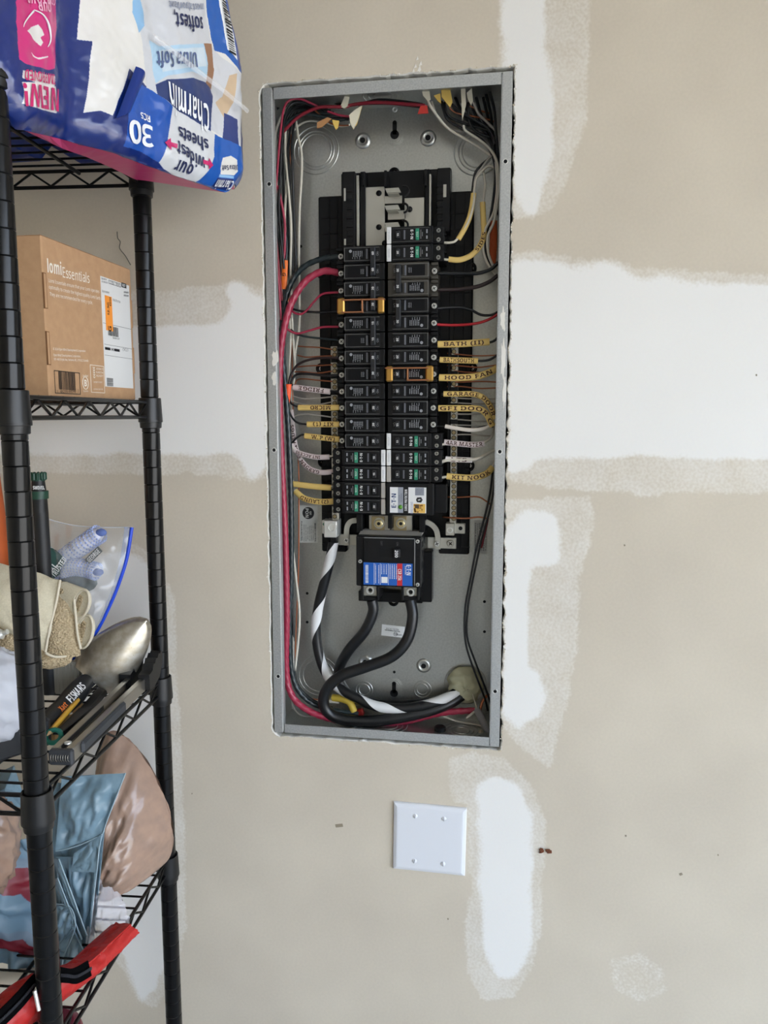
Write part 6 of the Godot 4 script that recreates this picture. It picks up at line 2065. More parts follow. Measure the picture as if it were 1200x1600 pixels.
# ---------------------------------------------------------------- second shelf: the carton
func build_carton() -> void:
	var x := -0.352
	var yb := 1.5455
	var yt := 1.7305
	var zn := 0.3065
	var zf := 0.0935
	var card: StandardMaterial3D = M["cardboard"]
	var t := thing("cardboard_carton", "brown cardboard carton printed lomi Essentials with a white shipping label on the second shelf", "carton", Vector3(-0.48, yb, 0.2))
	var s := begin()
	box2(s, Vector3(-0.62, yb, zf), Vector3(x, yt, zn), 0.0018)
	part("box", s, card, t)
	s = begin()
	var dark := mat("cardboard edge", rgb8(120, 82, 50), 0.9)
	var cuts := [[0.55, 0.77], [0.2, 0.41]]
	for q in cuts:
		var a := lerpf(yb, yt, q[0])
		var b := lerpf(yb, yt, q[1])
		box2(s, Vector3(x - 0.0012, a, zn - 0.0055), Vector3(x + 0.0003, b, zn + 0.0004), 0.0)
		part("locking_tab_slot", s, dark, t)
		s = begin()
		box2(s, Vector3(x - 0.004, a + 0.001, zn - 0.0042), Vector3(x + 0.0007, b - 0.001, zn - 0.0004), 0.0003)
		part("locking_tab", s, card, t)
		s = begin()
		box2(s, Vector3(x - 0.004, a + 0.001, zf + 0.0004), Vector3(x + 0.0007, b - 0.001, zf + 0.0042), 0.0003)
		part("locking_tab", s, card, t)
		s = begin()
	var wp := mat("print cream", rgb8(236, 228, 214), 0.7)
	var lay := [x + 0.0004]
	var on := func(q: SurfaceTool, text: String, x0: float, y0: float, x1: float, y1: float, h: float, bold := false) -> void:
		var a := ux(x0, y0, lay[0])
		var b := ux(x1, y1, lay[0])
		var mid := (a + b) / 2.0
		words(q, text, h, flatmap(mid, Vector3(0, (b.y - a.y) / a.distance_to(b), (b.z - a.z) / a.distance_to(b)), Vector3.UP), bold, a.distance_to(b))
	s = begin()
	on.call(s, "lomi", 74, 415, 96, 420, 0.0155, true)
	on.call(s, "Essentials", 97.5, 425, 139.5, 435, 0.0125)
	part("title_print", s, wp, t)
	s = begin()
	on.call(s, "Lomi Essentials ensure that your Lomi operates", 76, 438, 155, 455.5, 0.0042)
	on.call(s, "optimally to create the highest quality Lomi Earth.", 76.5, 448, 158, 466.5, 0.0042)
	on.call(s, "They are recommended for every cycle.", 77.5, 459, 145, 473, 0.0042)
	part("text_print", s, wp, t)
	s = begin()
	on.call(s, "\u00a9 2024 Open Mind Developments Corporation", 83, 545, 133.5, 548.5, 0.0028)
	on.call(s, "Open Mind Developments Corporation,", 83.5, 554.5, 126, 556.8, 0.0028)
	on.call(s, "101-460 Doyle Ave, Kelowna BC, V1Y 0C2 Canada", 84, 561, 138, 563.5, 0.0028)
	part("text_print", s, wp, t)
	# bar code in its frame
	var fr := func(q: SurfaceTool, x0: float, y0: float, x1: float, y1: float, w: float) -> void:
		var a := ux(x0, y0, lay[0])
		var b := ux(x1, y1, lay[0])
		for k in [[a.y, a.y, a.z, b.z], [b.y, b.y, a.z, b.z], [a.y, b.y, a.z, a.z], [a.y, b.y, b.z, b.z]]:
			rbox(q, Vector3(lay[0] - 0.0002, (k[0] + k[1]) / 2.0, (k[2] + k[3]) / 2.0), Vector3(0.0003, absf(k[0] - k[1]) + w, absf(k[2] - k[3]) + w), 0.0)
	var pb_ := mat("print brown", rgb8(52, 40, 30), 0.7)
	s = begin()
	fr.call(s, 85, 579, 126, 616, 0.001)
	part("code_frame", s, pb_, t)
	s = begin()
	var cc := ux(105, 595, lay[0])
	bar_rows(s, flatmap(cc, Vector3(0, 0, -1), Vector3.UP), 0.036, 0.022)
	on.call(s, "1  48216 44048  2", 89, 612, 123, 611, 0.0036)
	part("bar_code", s, pb_, t)
	# certification marks
	s = begin()
	var bo := ux(133.5, 598.5, lay[0])
	var el := PackedVector3Array()
	for k in 25:
		el.append(bo + Vector3(0, cos(TAU * k / 24) * 0.0078, sin(TAU * k / 24) * 0.0066))
	tube(s, el, 0.0005, 5)
	words(s, "B", 0.0085, flatmap(bo, Vector3(0, 0, -1), Vector3.UP), true)
	on.call(s, "Certified", 129, 587, 137.5, 587.5, 0.0026)
	on.call(s, "Corporation", 130, 611, 138, 611, 0.0022)
	part("round_mark", s, wp, t)
	s = begin()
	fr.call(s, 141, 570, 164, 614, 0.0007)
	on.call(s, "ADVANCED", 150.5, 576, 161.5, 577, 0.0026)
	on.call(s, "EARTH", 150.5, 581.5, 161, 582.5, 0.0026)
	on.call(s, "READY", 150.5, 587, 161, 587.5, 0.0026)
	on.call(s, "Certified Compost", 146, 597, 160, 597, 0.0022)
	on.call(s, "commercial only", 146, 608, 161, 608, 0.002)
	var lf := ux(147, 582, lay[0])
	for k in 5:
		for sgn in [-1.0, 1.0]:
			rbox(s, lf + Vector3(0, -0.006 + k * 0.003, sgn * 0.0012), Vector3(0.0002, 0.0026, 0.001), 0.0, Basis(Vector3.RIGHT, sgn * 0.6))
	part("leaf_mark", s, wp, t)
	# shipping label
	s = begin()
	var la := ux(156.5, 431, x)
	var lb := ux(208, 607, x)
	box2(s, Vector3(x, lb.y, lb.z), Vector3(x + 0.0004, la.y, la.z), 0.0)
	var lab := part("shipping_label", s, M["sticker clean"], t, "white shipping label with bar codes")
	lay[0] = x + 0.0006
	s = begin()
	for q in [[161, 505, 205, 514], [163, 539, 206, 544], [164, 558, 207, 558]]:
		var a := ux(q[0], q[1], lay[0])
		var b := ux(q[2], q[3], lay[0])
		box2(s, Vector3(lay[0], (a.y + b.y) / 2.0 - 0.0002, b.z), Vector3(lay[0] + 0.0001, (a.y + b.y) / 2.0 + 0.0002, a.z), 0.0)
	fr.call(s, 170, 437.5, 189, 449, 0.0005)
	for q in [[189.5, 441, 197.5, 451], [164, 542, 187, 550]]:
		var a := ux(q[0], q[1], lay[0])
		var b := ux(q[2], q[3], lay[0])
		box2(s, Vector3(lay[0], b.y, b.z), Vector3(lay[0] + 0.0001, a.y, a.z), 0.0)
	on.call(s, "2.2 lbs", 171.5, 441, 178, 443, 0.004)
	on.call(s, "N6.4C", 181.5, 443.5, 187.5, 445.5, 0.004)
	on.call(s, "Ship Address", 158.5, 435, 167, 436.5, 0.0026)
	on.call(s, "NC 27000 1234", 159, 440, 168, 441.5, 0.0022)
	on.call(s, "Ship to customer", 159.5, 454.5, 171, 457, 0.003)
	on.call(s, "1200, CITY, ST USA", 176, 468, 188, 472, 0.003)
	on.call(s, "amazon", 193.5, 456, 201, 457, 0.0032, true)
	on.call(s, "amazon", 193.5, 461, 201, 462, 0.0032, true)
	on.call(s, "CYCL1", 192, 546, 200.5, 547, 0.004)
	on.call(s, "TBA30812207", 176, 528, 187, 529.5, 0.0022)
	part("label_print", s, M["print black"], lab)
	s = begin()
	words(s, "807", 0.004, flatmap(ux(193.5, 446, lay[0] + 0.0003), Vector3(0, 0, -1), Vector3.UP), true)
	words(s, "BOX", 0.004, flatmap(ux(175.5, 546, lay[0] + 0.0003), Vector3(0, 0, -1), Vector3.UP), true)
	part("label_print", s, M["print white"], lab)
	s = begin()
	bar_rows(s, flatmap(ux(177, 518, lay[0]), Vector3(0, 0, -1), Vector3.UP), 0.028, 0.013)
	part("bar_code", s, M["print black"], lab)
	s = begin()
	bar_rows(s, flatmap(ux(172, 597, lay[0]), Vector3.UP, Vector3(0, 0, 1)), 0.011, 0.017)
	part("bar_code", s, M["print black"], lab)
	# orange sticker across the label
	s = begin()
	var oa := ux(163.5, 461, lay[0])
	var ob := ux(176.5, 518, lay[0])
	box2(s, Vector3(lay[0], ob.y, ob.z), Vector3(lay[0] + 0.0004, oa.y, oa.z), 0.0)
	var st := part("orange_sticker", s, mat("sticker orange", rgb8(246, 152, 54), 0.5), lab, "orange sticker with a letter G")
	s = begin()
	var oc := Vector3(lay[0] + 0.0006, (oa.y + ob.y) / 2.0, (oa.z + ob.z) / 2.0)
	words(s, "G", 0.009, flatmap(oc + Vector3(0, -0.02, 0.0), Vector3.UP, Vector3(0, 0, 1)), true)
	words(s, "12.5G", 0.005, flatmap(oc + Vector3(0, 0.006, 0.002), Vector3.UP, Vector3(0, 0, 1)), true)
	words(s, "EDSI", 0.004, flatmap(oc + Vector3(0, 0.016, -0.004), Vector3.UP, Vector3(0, 0, 1)), true)
	part("sticker_print", s, M["print black"], st)

# ---------------------------------------------------------------- third shelf: garden things
func blob(s: SurfaceTool, c: Vector3, r: Vector3, nz: FastNoiseLite, amp: float, freq: float, nu := 36, nv := 22, turn := Basis()) -> void:
	sheet(s, func(u: float, v: float) -> Vector3:
		var a := -u * TAU
		var b := PI * (0.004 + 0.992 * v)
		var d := Vector3(sin(b) * cos(a), cos(b), sin(b) * sin(a))
		var k := 1.0 + amp * nz.get_noise_3d(d.x * freq, d.y * freq, d.z * freq)
		return c + turn * (d * r * k), nu, nv)

func along3(list: Array, per := 6) -> PackedVector3Array:
	return smooth(path(list), per)

func build_tool_shelf() -> void:
	var ys := 1.1238
	var s := begin()
	# --- tongs lying along the shelf end
	var steel := mat("brushed steel", rgb8(160, 156, 148), 0.32, 0.9)
	var grip := mat("grip grey", rgb8(52, 54, 58), 0.6)
	var rubber := mat("silicone black", rgb8(16, 16, 17), 0.5)
	var a := uy(99, 1180, ys + 0.016)
	var b := uy(216, 1068, ys + 0.018)
	var d := (b - a).normalized()
	var side := d.cross(Vector3.UP).normalized()
	var tb := Basis(d, Vector3.UP, side)
	var t := thing("kitchen_tongs", "steel kitchen tongs with grey grips and black scalloped tips lying at the shelf end", "tongs", Vector3(a.x, ys, a.z))
	for k in 2:
		var off := side * (0.011 if k == 0 else -0.013) + Vector3(0, 0.0, 0)
		var spread := 0.05 if k == 1 else 0.0
		var o := a + off
		var e := b + off * (1.0 + spread * 6.0)
		s = begin()
		var mid := (o + e) / 2.0
		var l := o.distance_to(e)
		var dd := (e - o).normalized()
		var bb := Basis(dd, Vector3.UP, dd.cross(Vector3.UP).normalized())
		rbox(s, mid, Vector3(l, 0.0165, 0.0018), 0.0006, bb)
		rbox(s, mid + Vector3(0, 0.008, 0) - bb.z * (0.0035 if k == 0 else -0.0035), Vector3(l, 0.0016, 0.008), 0.0004, bb)
		rbox(s, mid - Vector3(0, 0.008, 0) - bb.z * (0.0035 if k == 0 else -0.0035), Vector3(l, 0.0016, 0.008), 0.0004, bb)
		part("arm", s, steel, t)
		s = begin()
		rbox(s, o.lerp(e, 0.36) + bb.z * (0.0018 if k == 0 else -0.0018), Vector3(l * 0.56, 0.0145, 0.006), 0.0028, bb)
		part("grip", s, grip, t)
		s = begin()
		var prof := PackedVector2Array()
		for q in [[-0.006, -0.011], [0.012, -0.013], [0.034, -0.006], [0.046, 0.008], [0.05, 0.024], [0.046, 0.03], [0.04, 0.027], [0.035, 0.03], [0.029, 0.0245], [0.023, 0.026], [0.018, 0.02], [0.012, 0.021], [0.008, 0.013], [-0.006, 0.011]]:
			prof.append(Vector2(q[0], q[1]))
		prism(s, prof, Transform3D(Basis(dd, Vector3.UP, dd.cross(Vector3.UP).normalized()), e - bb.z * 0.008 + Vector3(0, 0.004, 0)), 0.016)
		part("scalloped_tip", s, rubber, t)
	s = begin()
	rbox(s, a - d * 0.004, Vector3(0.008, 0.018, 0.028), 0.002, tb)
	part("hinge", s, grip, t)
	s = begin()
	lathe(s, [[0.0042, 0.0], [0.004, 0.0014], [0.002, 0.0022], [0.0, 0.0024]], Transform3D(Basis(), a + d * 0.012 + Vector3(0, 0.0088, 0)), 16)
	part("rivet", s, M["bright steel"], t)
	s = begin()
	var coil := PackedVector3Array()
	for k in 60:
		coil.append(a - d * 0.006 + side * (0.012 - k * 0.0004) + (Vector3.UP * cos(k * 0.9) + d * sin(k * 0.9)) * 0.0045)
	tube(s, coil, 0.0006, 5)
	part("spring", s, steel, t)

	# --- trowel leaning with its blade by the wall post
	var blade_steel := mat("worn blade", rgb8(176, 168, 152), 0.3, 0.85)
	tri_map(blade_steel, 11.0, noise_tex(81, 0.014, rgb8(158, 148, 128), rgb8(196, 192, 184), 4), bump_tex(82, 0.05, 1.0, 3), 0.15)
	var p0 := uz(150, 1056, 0.155)
	var p1 := uz(231, 967, 0.125)
	var ax := p1 - p0
	var n := (EYE - (p0 + p1) / 2.0).normalized()
	n = (n - ax.normalized() * n.dot(ax.normalized())).normalized()
	var cr := ax.normalized().cross(n).normalized()
	t = thing("garden_trowel", "black handled garden trowel with a worn steel scoop blade leaning toward the wall", "trowel", Vector3(p0.x, ys, p0.z))
	s = begin()
	var scoop := func(u: float, v: float) -> Vector3:
		var w := 0.0375 * (0.9 + 0.26 * sin(minf(u * 3.6, 1.0) * PI * 0.5)) * pow(maxf(1.0 - pow(u, 1.85), 0.0), 0.56)
		var f := (v - 0.5) * PI * 0.94
		var back := 0.012 * pow(absf(v - 0.5) * 2.0, 2.0) * (1.0 - u)
		return p0 + ax * (u - back * 4.0) + cr * w * sin(f) + n * (0.004 + 0.026 * cos(f) * (0.9 - 0.5 * u * u))
	sheet(s, scoop, 26, 22, 0.0014)
	var blade := part("blade", s, blade_steel, t)
	s = begin()
	for k in 46:
		var q: Vector3 = scoop.call(rng.randf_range(0.55, 0.97), rng.randf_range(0.1, 0.75))
		blob(s, q, Vector3.ONE * rng.randf_range(0.0005, 0.0016), noise(1, 1.0), 0.0, 1.0, 6, 4)
	part("dirt_specks", s, mat("soil", rgb8(60, 44, 34), 0.95), blade).set_meta("kind", "stuff")
	s = begin()
	var na := uz(152, 1052, 0.15) + n * 0.004
	var nb := uz(134, 1068, 0.185) + n * 0.004
	rbox(s, (na + nb) / 2.0, Vector3(na.distance_to(nb), 0.02, 0.012), 0.003, Basis((na - nb).normalized(), n.cross((na - nb).normalized()).normalized(), n))
	part("neck", s, grip, t)
	s = begin()
	var ha := uz(134, 1064, 0.185)
	var hb := uz(52, 1152, 0.335)
	var hp := PackedVector3Array()
	for k in 15:
		hp.append(ha.lerp(hb, k / 14.0) + Vector3(0, -0.004 * sin(k / 14.0 * PI), 0))
	tube(s, hp, 0.0152, 20, 0, 0, 1.0, [0.72, 0.95, 1.0, 0.98, 0.95, 1.0, 1.02, 0.95, 0.8])
	var handle := part("handle", s, mat("handle rubber", rgb8(24, 25, 28), 0.55), t)
	var hd := (hb - ha).normalized()
	var hn := (EYE - ha.lerp(hb, 0.4)).normalized()
	hn = (hn - hd * hn.dot(hd)).normalized()
	var hu := hn.cross(hd).normalized()
	var hmap := func(pos: float, sh: float) -> Callable:
		return func(x: float, y: float) -> Vector3:
			var ang := (y + sh) / 0.0152
			return ha.lerp(hb, pos) - hd * x + (hn * cos(ang) - hu * sin(ang)) * 0.0162
	s = begin()
	words(s, "FISKARS", 0.011, hmap.call(0.36, -0.001), true, 0.045)
	part("maker_print", s, M["print white"], handle)
	s = begin()
	words(s, "Xact", 0.008, hmap.call(0.62, -0.001), true, 0.017)
	part("orange_print", s, mat("print orange", rgb8(232, 120, 40), 0.5), handle)

	# --- steel plate behind the trowel
	s = begin()
	var sm := mat("tray steel", rgb8(150, 147, 138), 0.5, 0.4)
	box2(s, Vector3(-0.53, ys, 0.166), Vector3(-0.414, ys + 0.05, 0.174), 0.001)
	for k in 20:
		var gx := -0.527 + k * 0.0056
		box2(s, Vector3(gx, ys + 0.003, 0.1738), Vector3(gx + 0.0022, ys + 0.047, 0.1748), 0.0)
	single("ribbed_steel_plate", s, sm, "grey ribbed steel plate standing behind the trowel handle", "plate")

	# --- pencil, scissors, wood handled scraper
	var pa := uy(121, 1094, ys + 0.02)
	var pbb := uy(80, 1142, ys + 0.02)
	t = thing("yellow_pencil", "yellow pencil between the trowel handle and the tongs", "pencil", pa)
	s = begin()
	tube(s, PackedVector3Array([pa, pbb]), 0.0036, 6)
	part("shaft", s, mat("pencil yellow", rgb8(232, 176, 52), 0.4), t)
	s = begin()
	var pd := (pbb - pa).normalized()
	tube(s, PackedVector3Array([pbb, pbb + pd * 0.008, pbb + pd * 0.014]), 0.0036, 6, 0, 0, 1.0, [1.0, 0.5, 0.1])
	part("point", s, mat("pencil wood", rgb8(214, 176, 128), 0.7), t)
	t = thing("scissors", "scissors with teal ring handles under the pencil", "scissors", uy(83, 1160, ys))
	var sc := uy(84, 1158, ys + 0.01)
	for k in 2:
		s = begin()
		var rg := PackedVector3Array()
		var o := sc + Vector3(0.0, 0.006, 0.0) + Vector3(-0.03, 0.0, -0.012) * k
		for j in 25:
			rg.append(o + (Vector3.RIGHT * cos(TAU * j / 24) * 0.0098 + Vector3(0, 0.8, -0.6) * sin(TAU * j / 24) * 0.0078))
		tube(s, rg, 0.003, 8)
		part("ring_handle", s, mat("teal plastic", rgb8(24, 116, 98), 0.4), t)
		s = begin()
		rbox(s, sc + d * 0.055 + side * (k * 0.006 - 0.006) + Vector3(0, 0.002 + k * 0.002, 0), Vector3(0.08, 0.0018, 0.009), 0.0004, Basis(d.rotated(Vector3.UP, 0.06 - k * 0.12), Vector3.UP, d.rotated(Vector3.UP, 0.06 - k * 0.12).cross(Vector3.UP)))
		part("scissor_blade", s, grip, t)
	t = thing("wooden_scraper", "long dark scraper with a worn wooden edge beside the tongs", "scraper", uy(140, 1120, ys))
	var w0 := uy(100, 1150, ys + 0.006)
	var w1 := uy(170, 1068, ys + 0.006)
	var wd := (w1 - w0).normalized()
	var wb := Basis(wd, Vector3.UP, wd.cross(Vector3.UP))
	s = begin()
	rbox(s, (w0 + w1) / 2.0, Vector3(w0.distance_to(w1), 0.01, 0.016), 0.002, wb)
	part("dark_blade", s, rubber, t)
	s = begin()
	rbox(s, w0.lerp(w1, 0.25) - wb.z * 0.012, Vector3(w0.distance_to(w1) * 0.55, 0.013, 0.012), 0.003, wb)
	part("wooden_grip", s, mat("old wood", rgb8(150, 118, 74), 0.7), t)
	s = begin()
	lathe(s, [[0.004, 0.0], [0.003, 0.0012], [0.0, 0.0016]], Transform3D(Basis(), w0.lerp(w1, 0.3) - wb.z * 0.012 + Vector3(0, 0.0065, 0)), 14)
	part("rivet", s, M["bright steel"], t)

	# --- black tray and white bag at the near left
	s = begin()
	var kb := Basis(Vector3.UP, -0.55)
	var kc := uz(-22, 1190, 0.37)
	rbox(s, Vector3(kc.x, ys + 0.019, kc.z), Vector3(0.07, 0.036, 0.13), 0.004, kb)
	single("black_tool_case", s, mat("case black", rgb8(22, 24, 28), 0.45), "flat black tool case at the near left corner of the third shelf", "tool case")
	s = begin()
	var wn := noise(91, 1.6, FastNoiseLite.TYPE_SIMPLEX, 4)
	blob(s, uz(-18, 1088, 0.37), Vector3(0.046, 0.058, 0.05), wn, 0.16, 1.4, 44, 30)
	single("white_plastic_bag", s, mat("white bag film", rgb8(206, 208, 216), 0.4), "crumpled white plastic bag beside the near post on the third shelf", "plastic bag")

	# --- zip bag with gloves inside
	t = thing("zip_bag", "clear zip bag with a blue slider seal holding white gloves with blue dots", "zip bag", uz(110, 1058, 0.11))
	var zip := along3([[206, 824, 0.13], [199, 868, 0.135], [188, 905, 0.14], [172, 945, 0.145], [150, 988, 0.15], [120, 1024, 0.15], [90, 1046, 0.15], [66, 1058, 0.15]], 6)
	var lefts := along3([[18, 792, 0.12], [16, 840, 0.125], [14, 880, 0.13], [12, 920, 0.135], [12, 960, 0.14], [14, 1000, 0.14], [16, 1040, 0.145], [20, 1062, 0.15]], 6)
	var fnz := noise(92, 14.0, FastNoiseLite.TYPE_SIMPLEX, 3)
	s = begin()
	sheet(s, func(u: float, v: float) -> Vector3:
		var i := mini(int(v * (zip.size() - 1)), zip.size() - 2)
		var f := v * (zip.size() - 1) - i
		var r := zip[i].lerp(zip[i + 1], f)
		var l := lefts[i].lerp(lefts[i + 1], f)
		var p := l.lerp(r, u)
		var bulge := pow(sin(u * PI), 0.45) * pow(sin(clampf(v * 0.98 + 0.01, 0.0, 1.0) * PI), 0.7)
		return p + Vector3(0, -0.012 * sin(u * PI) * (1.0 - v), 0.035 * bulge + 0.014 * fnz.get_noise_2d(p.x * 1.5 + p.y, p.y * 2.0) * sqrt(maxf(bulge, 0.0))), 40, 40)
	part("bag_film", s, film("bag film", Color(0.86, 0.88, 0.9), 0.2, 0.07), t)
	s = begin()
	sheet(s, func(u: float, v: float) -> Vector3:
		var i := mini(int(v * (zip.size() - 1)), zip.size() - 2)
		var f := v * (zip.size() - 1) - i
		var r := zip[i].lerp(zip[i + 1], f)
		return r + Vector3(-0.011 * (1.0 - u) * (1.0 - v * 0.6), -0.007 * (1.0 - u) * v * 1.4 + 0.0 , 0.001), 3, 40)
	part("seal_band", s, film("seal band", Color(0.2, 0.45, 0.78), 0.45, 0.1), t, "blue tinted band below the seal")
	s = begin()
	tube(s, zip, 0.0027, 8)
	part("zip_seal", s, mat("zip blue", rgb8(20, 66, 196), 0.35), t, "blue slider seal")
	s = begin()
	tube(s, smooth(PackedVector3Array([lefts[0], lefts[0].lerp(zip[0], 0.5) + Vector3(0, -0.012, 0), zip[0]]), 8), 0.0009, 6)
	part("film_edge", s, film("film edge", Color(0.92, 0.93, 0.95), 0.7, 0.3), t)
	# print on the bag
	s = begin()
	var gm := uz(77, 892, 0.165)
	var gr := Vector3(0.6, 0.8, 0.0).normalized()
	words(s, "SEAL", 0.008, flatmap(uz(79, 892, 0.166), gr, Vector3(-0.8, 0.6, 0)), true, 0.026)
	words(s, "TRUSTED", 0.008, flatmap(uz(92, 886, 0.166), gr, Vector3(-0.8, 0.6, 0)), true, 0.034)
	part("bag_print", s, M["print white"], t)
	# the gloves: a knitted palm with dotted fingers
	t = thing("dotted_glove", "white knitted glove with blue rubber dots inside the zip bag", "glove", uz(110, 900, 0.13))
	var knit := mat("white knit", rgb8(222, 222, 232), 0.8)
	var dot := mat("blue dots", rgb8(160, 172, 212), 0.6)
	for q in [[[84, 884, 0.12], [120, 858, 0.13], [158, 832, 0.135], 0.0135], [[88, 892, 0.13], [120, 886, 0.14], [154, 894, 0.145], 0.0125]]:
		var f3 := smooth(path([q[0], q[1], q[2]]), 8)
		s = begin()
		tube(s, f3, q[3], 18, 0, 0, 1.0, [0.85, 1.0, 1.0, 0.98, 0.9, 0.5])
		part("finger", s, knit, t)
		s = begin()
		var fr := frames(f3)
		for i in range(1, f3.size() - 1):
			for k in 9:
				var an := TAU * k / 18 + 0.3
				var o: Vector3 = f3[i] + (fr[i][0] * cos(an * 1.0) + fr[i][1] * sin(an)) * q[3] * 0.97
				for sg in [1.0, -1.0]:
					var o2: Vector3 = f3[i] + (fr[i][0] * cos(an) + fr[i][1] * sin(an)) * q[3] * 0.96 * sg
					rbox(s, o2, Vector3.ONE * 0.0032, 0.0012)
		part("rubber_dots", s, dot, t).set_meta("kind", "stuff")
	for q in [[158, 832, 0.139], [153, 894, 0.149]]:
		s = begin()
		blob(s, uz(q[0], q[1], q[2]), Vector3(0.0085, 0.0055, 0.005), fnz, 0.05, 1.0, 16, 10)
		part("dipped_tip", s, mat("blue tip", rgb8(92, 112, 172), 0.6), t)
	s = begin()
	blob(s, uz(72, 888, 0.11), Vector3(0.03, 0.034, 0.015), fnz, 0.1, 1.0, 20, 14)
	part("palm", s, knit, t)
	s = begin()
	blob(s, uz(70, 880, 0.145), Vector3(0.03, 0.024, 0.012), fnz, 0.12, 1.2, 20, 14)
	single("green_cloth", s, mat("deep green cloth", rgb8(40, 74, 66), 0.8), "dark green cloth pressed inside the zip bag", "cloth")
	s = begin()
	blob(s, uz(122, 908, 0.12), Vector3(0.03, 0.018, 0.012), fnz, 0.12, 1.2, 20, 14)
	single("grey_cloth", s, mat("slate cloth", rgb8(70, 80, 80), 0.8), "slate grey cloth under the gloves inside the zip bag", "cloth")
	s = begin()
	rbox(s, uz(146, 868, 0.148), Vector3(0.03, 0.01, 0.0008), 0.0002, Basis(Vector3.BACK, 0.75))
	t = thing("glove_tag", "small grey printed tag between the two dotted glove fingers", "tag", uz(146, 868, 0.148))
	part("tag_card", s, mat("tag grey", rgb8(96, 100, 100), 0.6), t)
	s = begin()
	words(s, "GEORGE", 0.007, flatmap(uz(146, 868, 0.1492), Vector3(0.73, 0.68, 0), Vector3(-0.68, 0.73, 0)), true, 0.024)
	part("tag_print", s, M["print white"], t)

	# --- hose nozzle standing behind
	var hz := uz(62, 790, 0.17)
	t = thing("hose_nozzle", "black and dark green hose nozzle wand standing behind the near post", "hose nozzle", Vector3(hz.x, ys, hz.z))
	var base := Vector3(hz.x, ys, hz.z)
	var ny := func(py: float) -> float: return uz(62, py, 0.17).y - ys
	s = begin()
	lathe(s, [[0.0, 0.0], [0.011, 0.0], [0.011, ny.call(800)], [0.0105, ny.call(780)], [0.0105, ny.call(779)], [0.0, ny.call(778)]], Transform3D(Basis(), base), 24)
	part("wand", s, rubber, t)
	s = begin()
	lathe(s, [[0.0, ny.call(779)], [0.0125, ny.call(779)], [0.0125, ny.call(767)], [0.0, ny.call(767)]], Transform3D(Basis(), base), 24)
	part("green_collar", s, mat("garden green", rgb8(20, 62, 46), 0.45), t)
	s = begin()
	lathe(s, [[0.0, ny.call(767)], [0.0098, ny.call(767)], [0.0085, ny.call(750)], [0.0, ny.call(750)]], Transform3D(Basis(), base), 24)
	part("neck", s, rubber, t)
	s = begin()
	for k in 12:
		var an := TAU * k / 12
		rbox(s, base + Vector3(cos(an) * 0.0095, ny.call(744), sin(an) * 0.0095), Vector3(0.004, 0.011, 0.004), 0.0012, Basis(Vector3.UP, -an))
	lathe(s, [[0.0, ny.call(751)], [0.0095, ny.call(751)], [0.009, ny.call(740)], [0.0, ny.call(739)]], Transform3D(Basis(), base), 24)
	part("scalloped_cap", s, M["garden green"], t)
	s = begin()
	words(s, "SWIVEL", 0.005, flatmap(base + Vector3(0.006, ny.call(761), 0.0088), Vector3(0.93, 0, -0.36), Vector3.UP), true, 0.015)
	part("collar_print", s, M["print white"], t)
	# --- orange object at the very left
	s = begin()
	var oo := uz(-16, 860, 0.16)
	lathe(s, [[0.0, ys], [0.05, ys], [0.046, ys + 0.03], [0.03, ys + 0.22], [0.022, ys + 0.34], [0.0, ys + 0.35]], Transform3D(Basis(), Vector3(oo.x - 0.005, 0, oo.z)), 28)
	single("orange_cone", s, mat("cone orange", rgb8(196, 92, 40), 0.6), "orange cone shape behind the near post at the left edge", "cone")

	# --- beige terry work gloves folded over the bag
	var terry := mat("terry cloth", rgb8(184, 162, 124), 0.95)
	tri_map(terry, 8.0, noise_tex(95, 0.09, rgb8(150, 130, 98), rgb8(220, 202, 168), 2, 512, FastNoiseLite.TYPE_CELLULAR), bump_tex(96, 0.09, 10.0, 2, FastNoiseLite.TYPE_CELLULAR), 1.5)
	var canvas := mat("canvas cream", rgb8(208, 198, 172), 0.9)
	tri_map(canvas, 12.0, noise_tex(97, 0.05, rgb8(194, 184, 158), rgb8(218, 209, 184), 3), bump_tex(98, 0.12, 2.0, 2), 0.5)
	var hem := mat("hem cream", rgb8(210, 200, 178), 0.95)
	t = thing("terry_work_gloves", "beige terry and canvas work gloves folded over the front of the zip bag", "gloves", uz(80, 1040, 0.2))
	s = begin()
	var bent := noise(99, 12.0, FastNoiseLite.TYPE_SIMPLEX_SMOOTH, 3)
	var patch := func(q: Array, bulge: float) -> Callable:
		var w := path(q)
		return func(u: float, v: float) -> Vector3:
			var p: Vector3 = w[0].lerp(w[1], u).lerp(w[3].lerp(w[2], u), v)
			var k := sin(u * PI) * sin(v * PI)
			return p + Vector3(0, 0, bulge * k + 0.006 * bent.get_noise_2d(p.x * 2.0, p.y * 2.0))
	sheet(s, patch.call([[78, 920, 0.19], [124, 936, 0.18], [126, 1024, 0.2], [66, 1032, 0.22]], 0.014), 22, 22, 0.004)
	part("terry_panel", s, terry, t)
	s = begin()
	sheet(s, patch.call([[-40, 930, 0.2], [80, 950, 0.2], [66, 1042, 0.22], [-40, 1042, 0.24]], 0.03), 26, 22, 0.004)
	part("terry_back", s, terry, t)
	s = begin()
	sheet(s, patch.call([[40, 1020, 0.215], [118, 1018, 0.2], [108, 1036, 0.205], [62, 1046, 0.225]], 0.012), 20, 10, 0.004)
	part("terry_fold", s, terry, t)
	s = begin()
	sheet(s, patch.call([[-40, 872, 0.2], [94, 906, 0.2], [72, 1018, 0.228], [-40, 950, 0.25]], 0.024), 30, 24, 0.003)
	part("canvas_flap", s, canvas, t)
	s = begin()
	sheet(s, patch.call([[92, 908, 0.185], [122, 918, 0.175], [124, 936, 0.18], [86, 930, 0.19]], 0.008), 14, 8, 0.004)
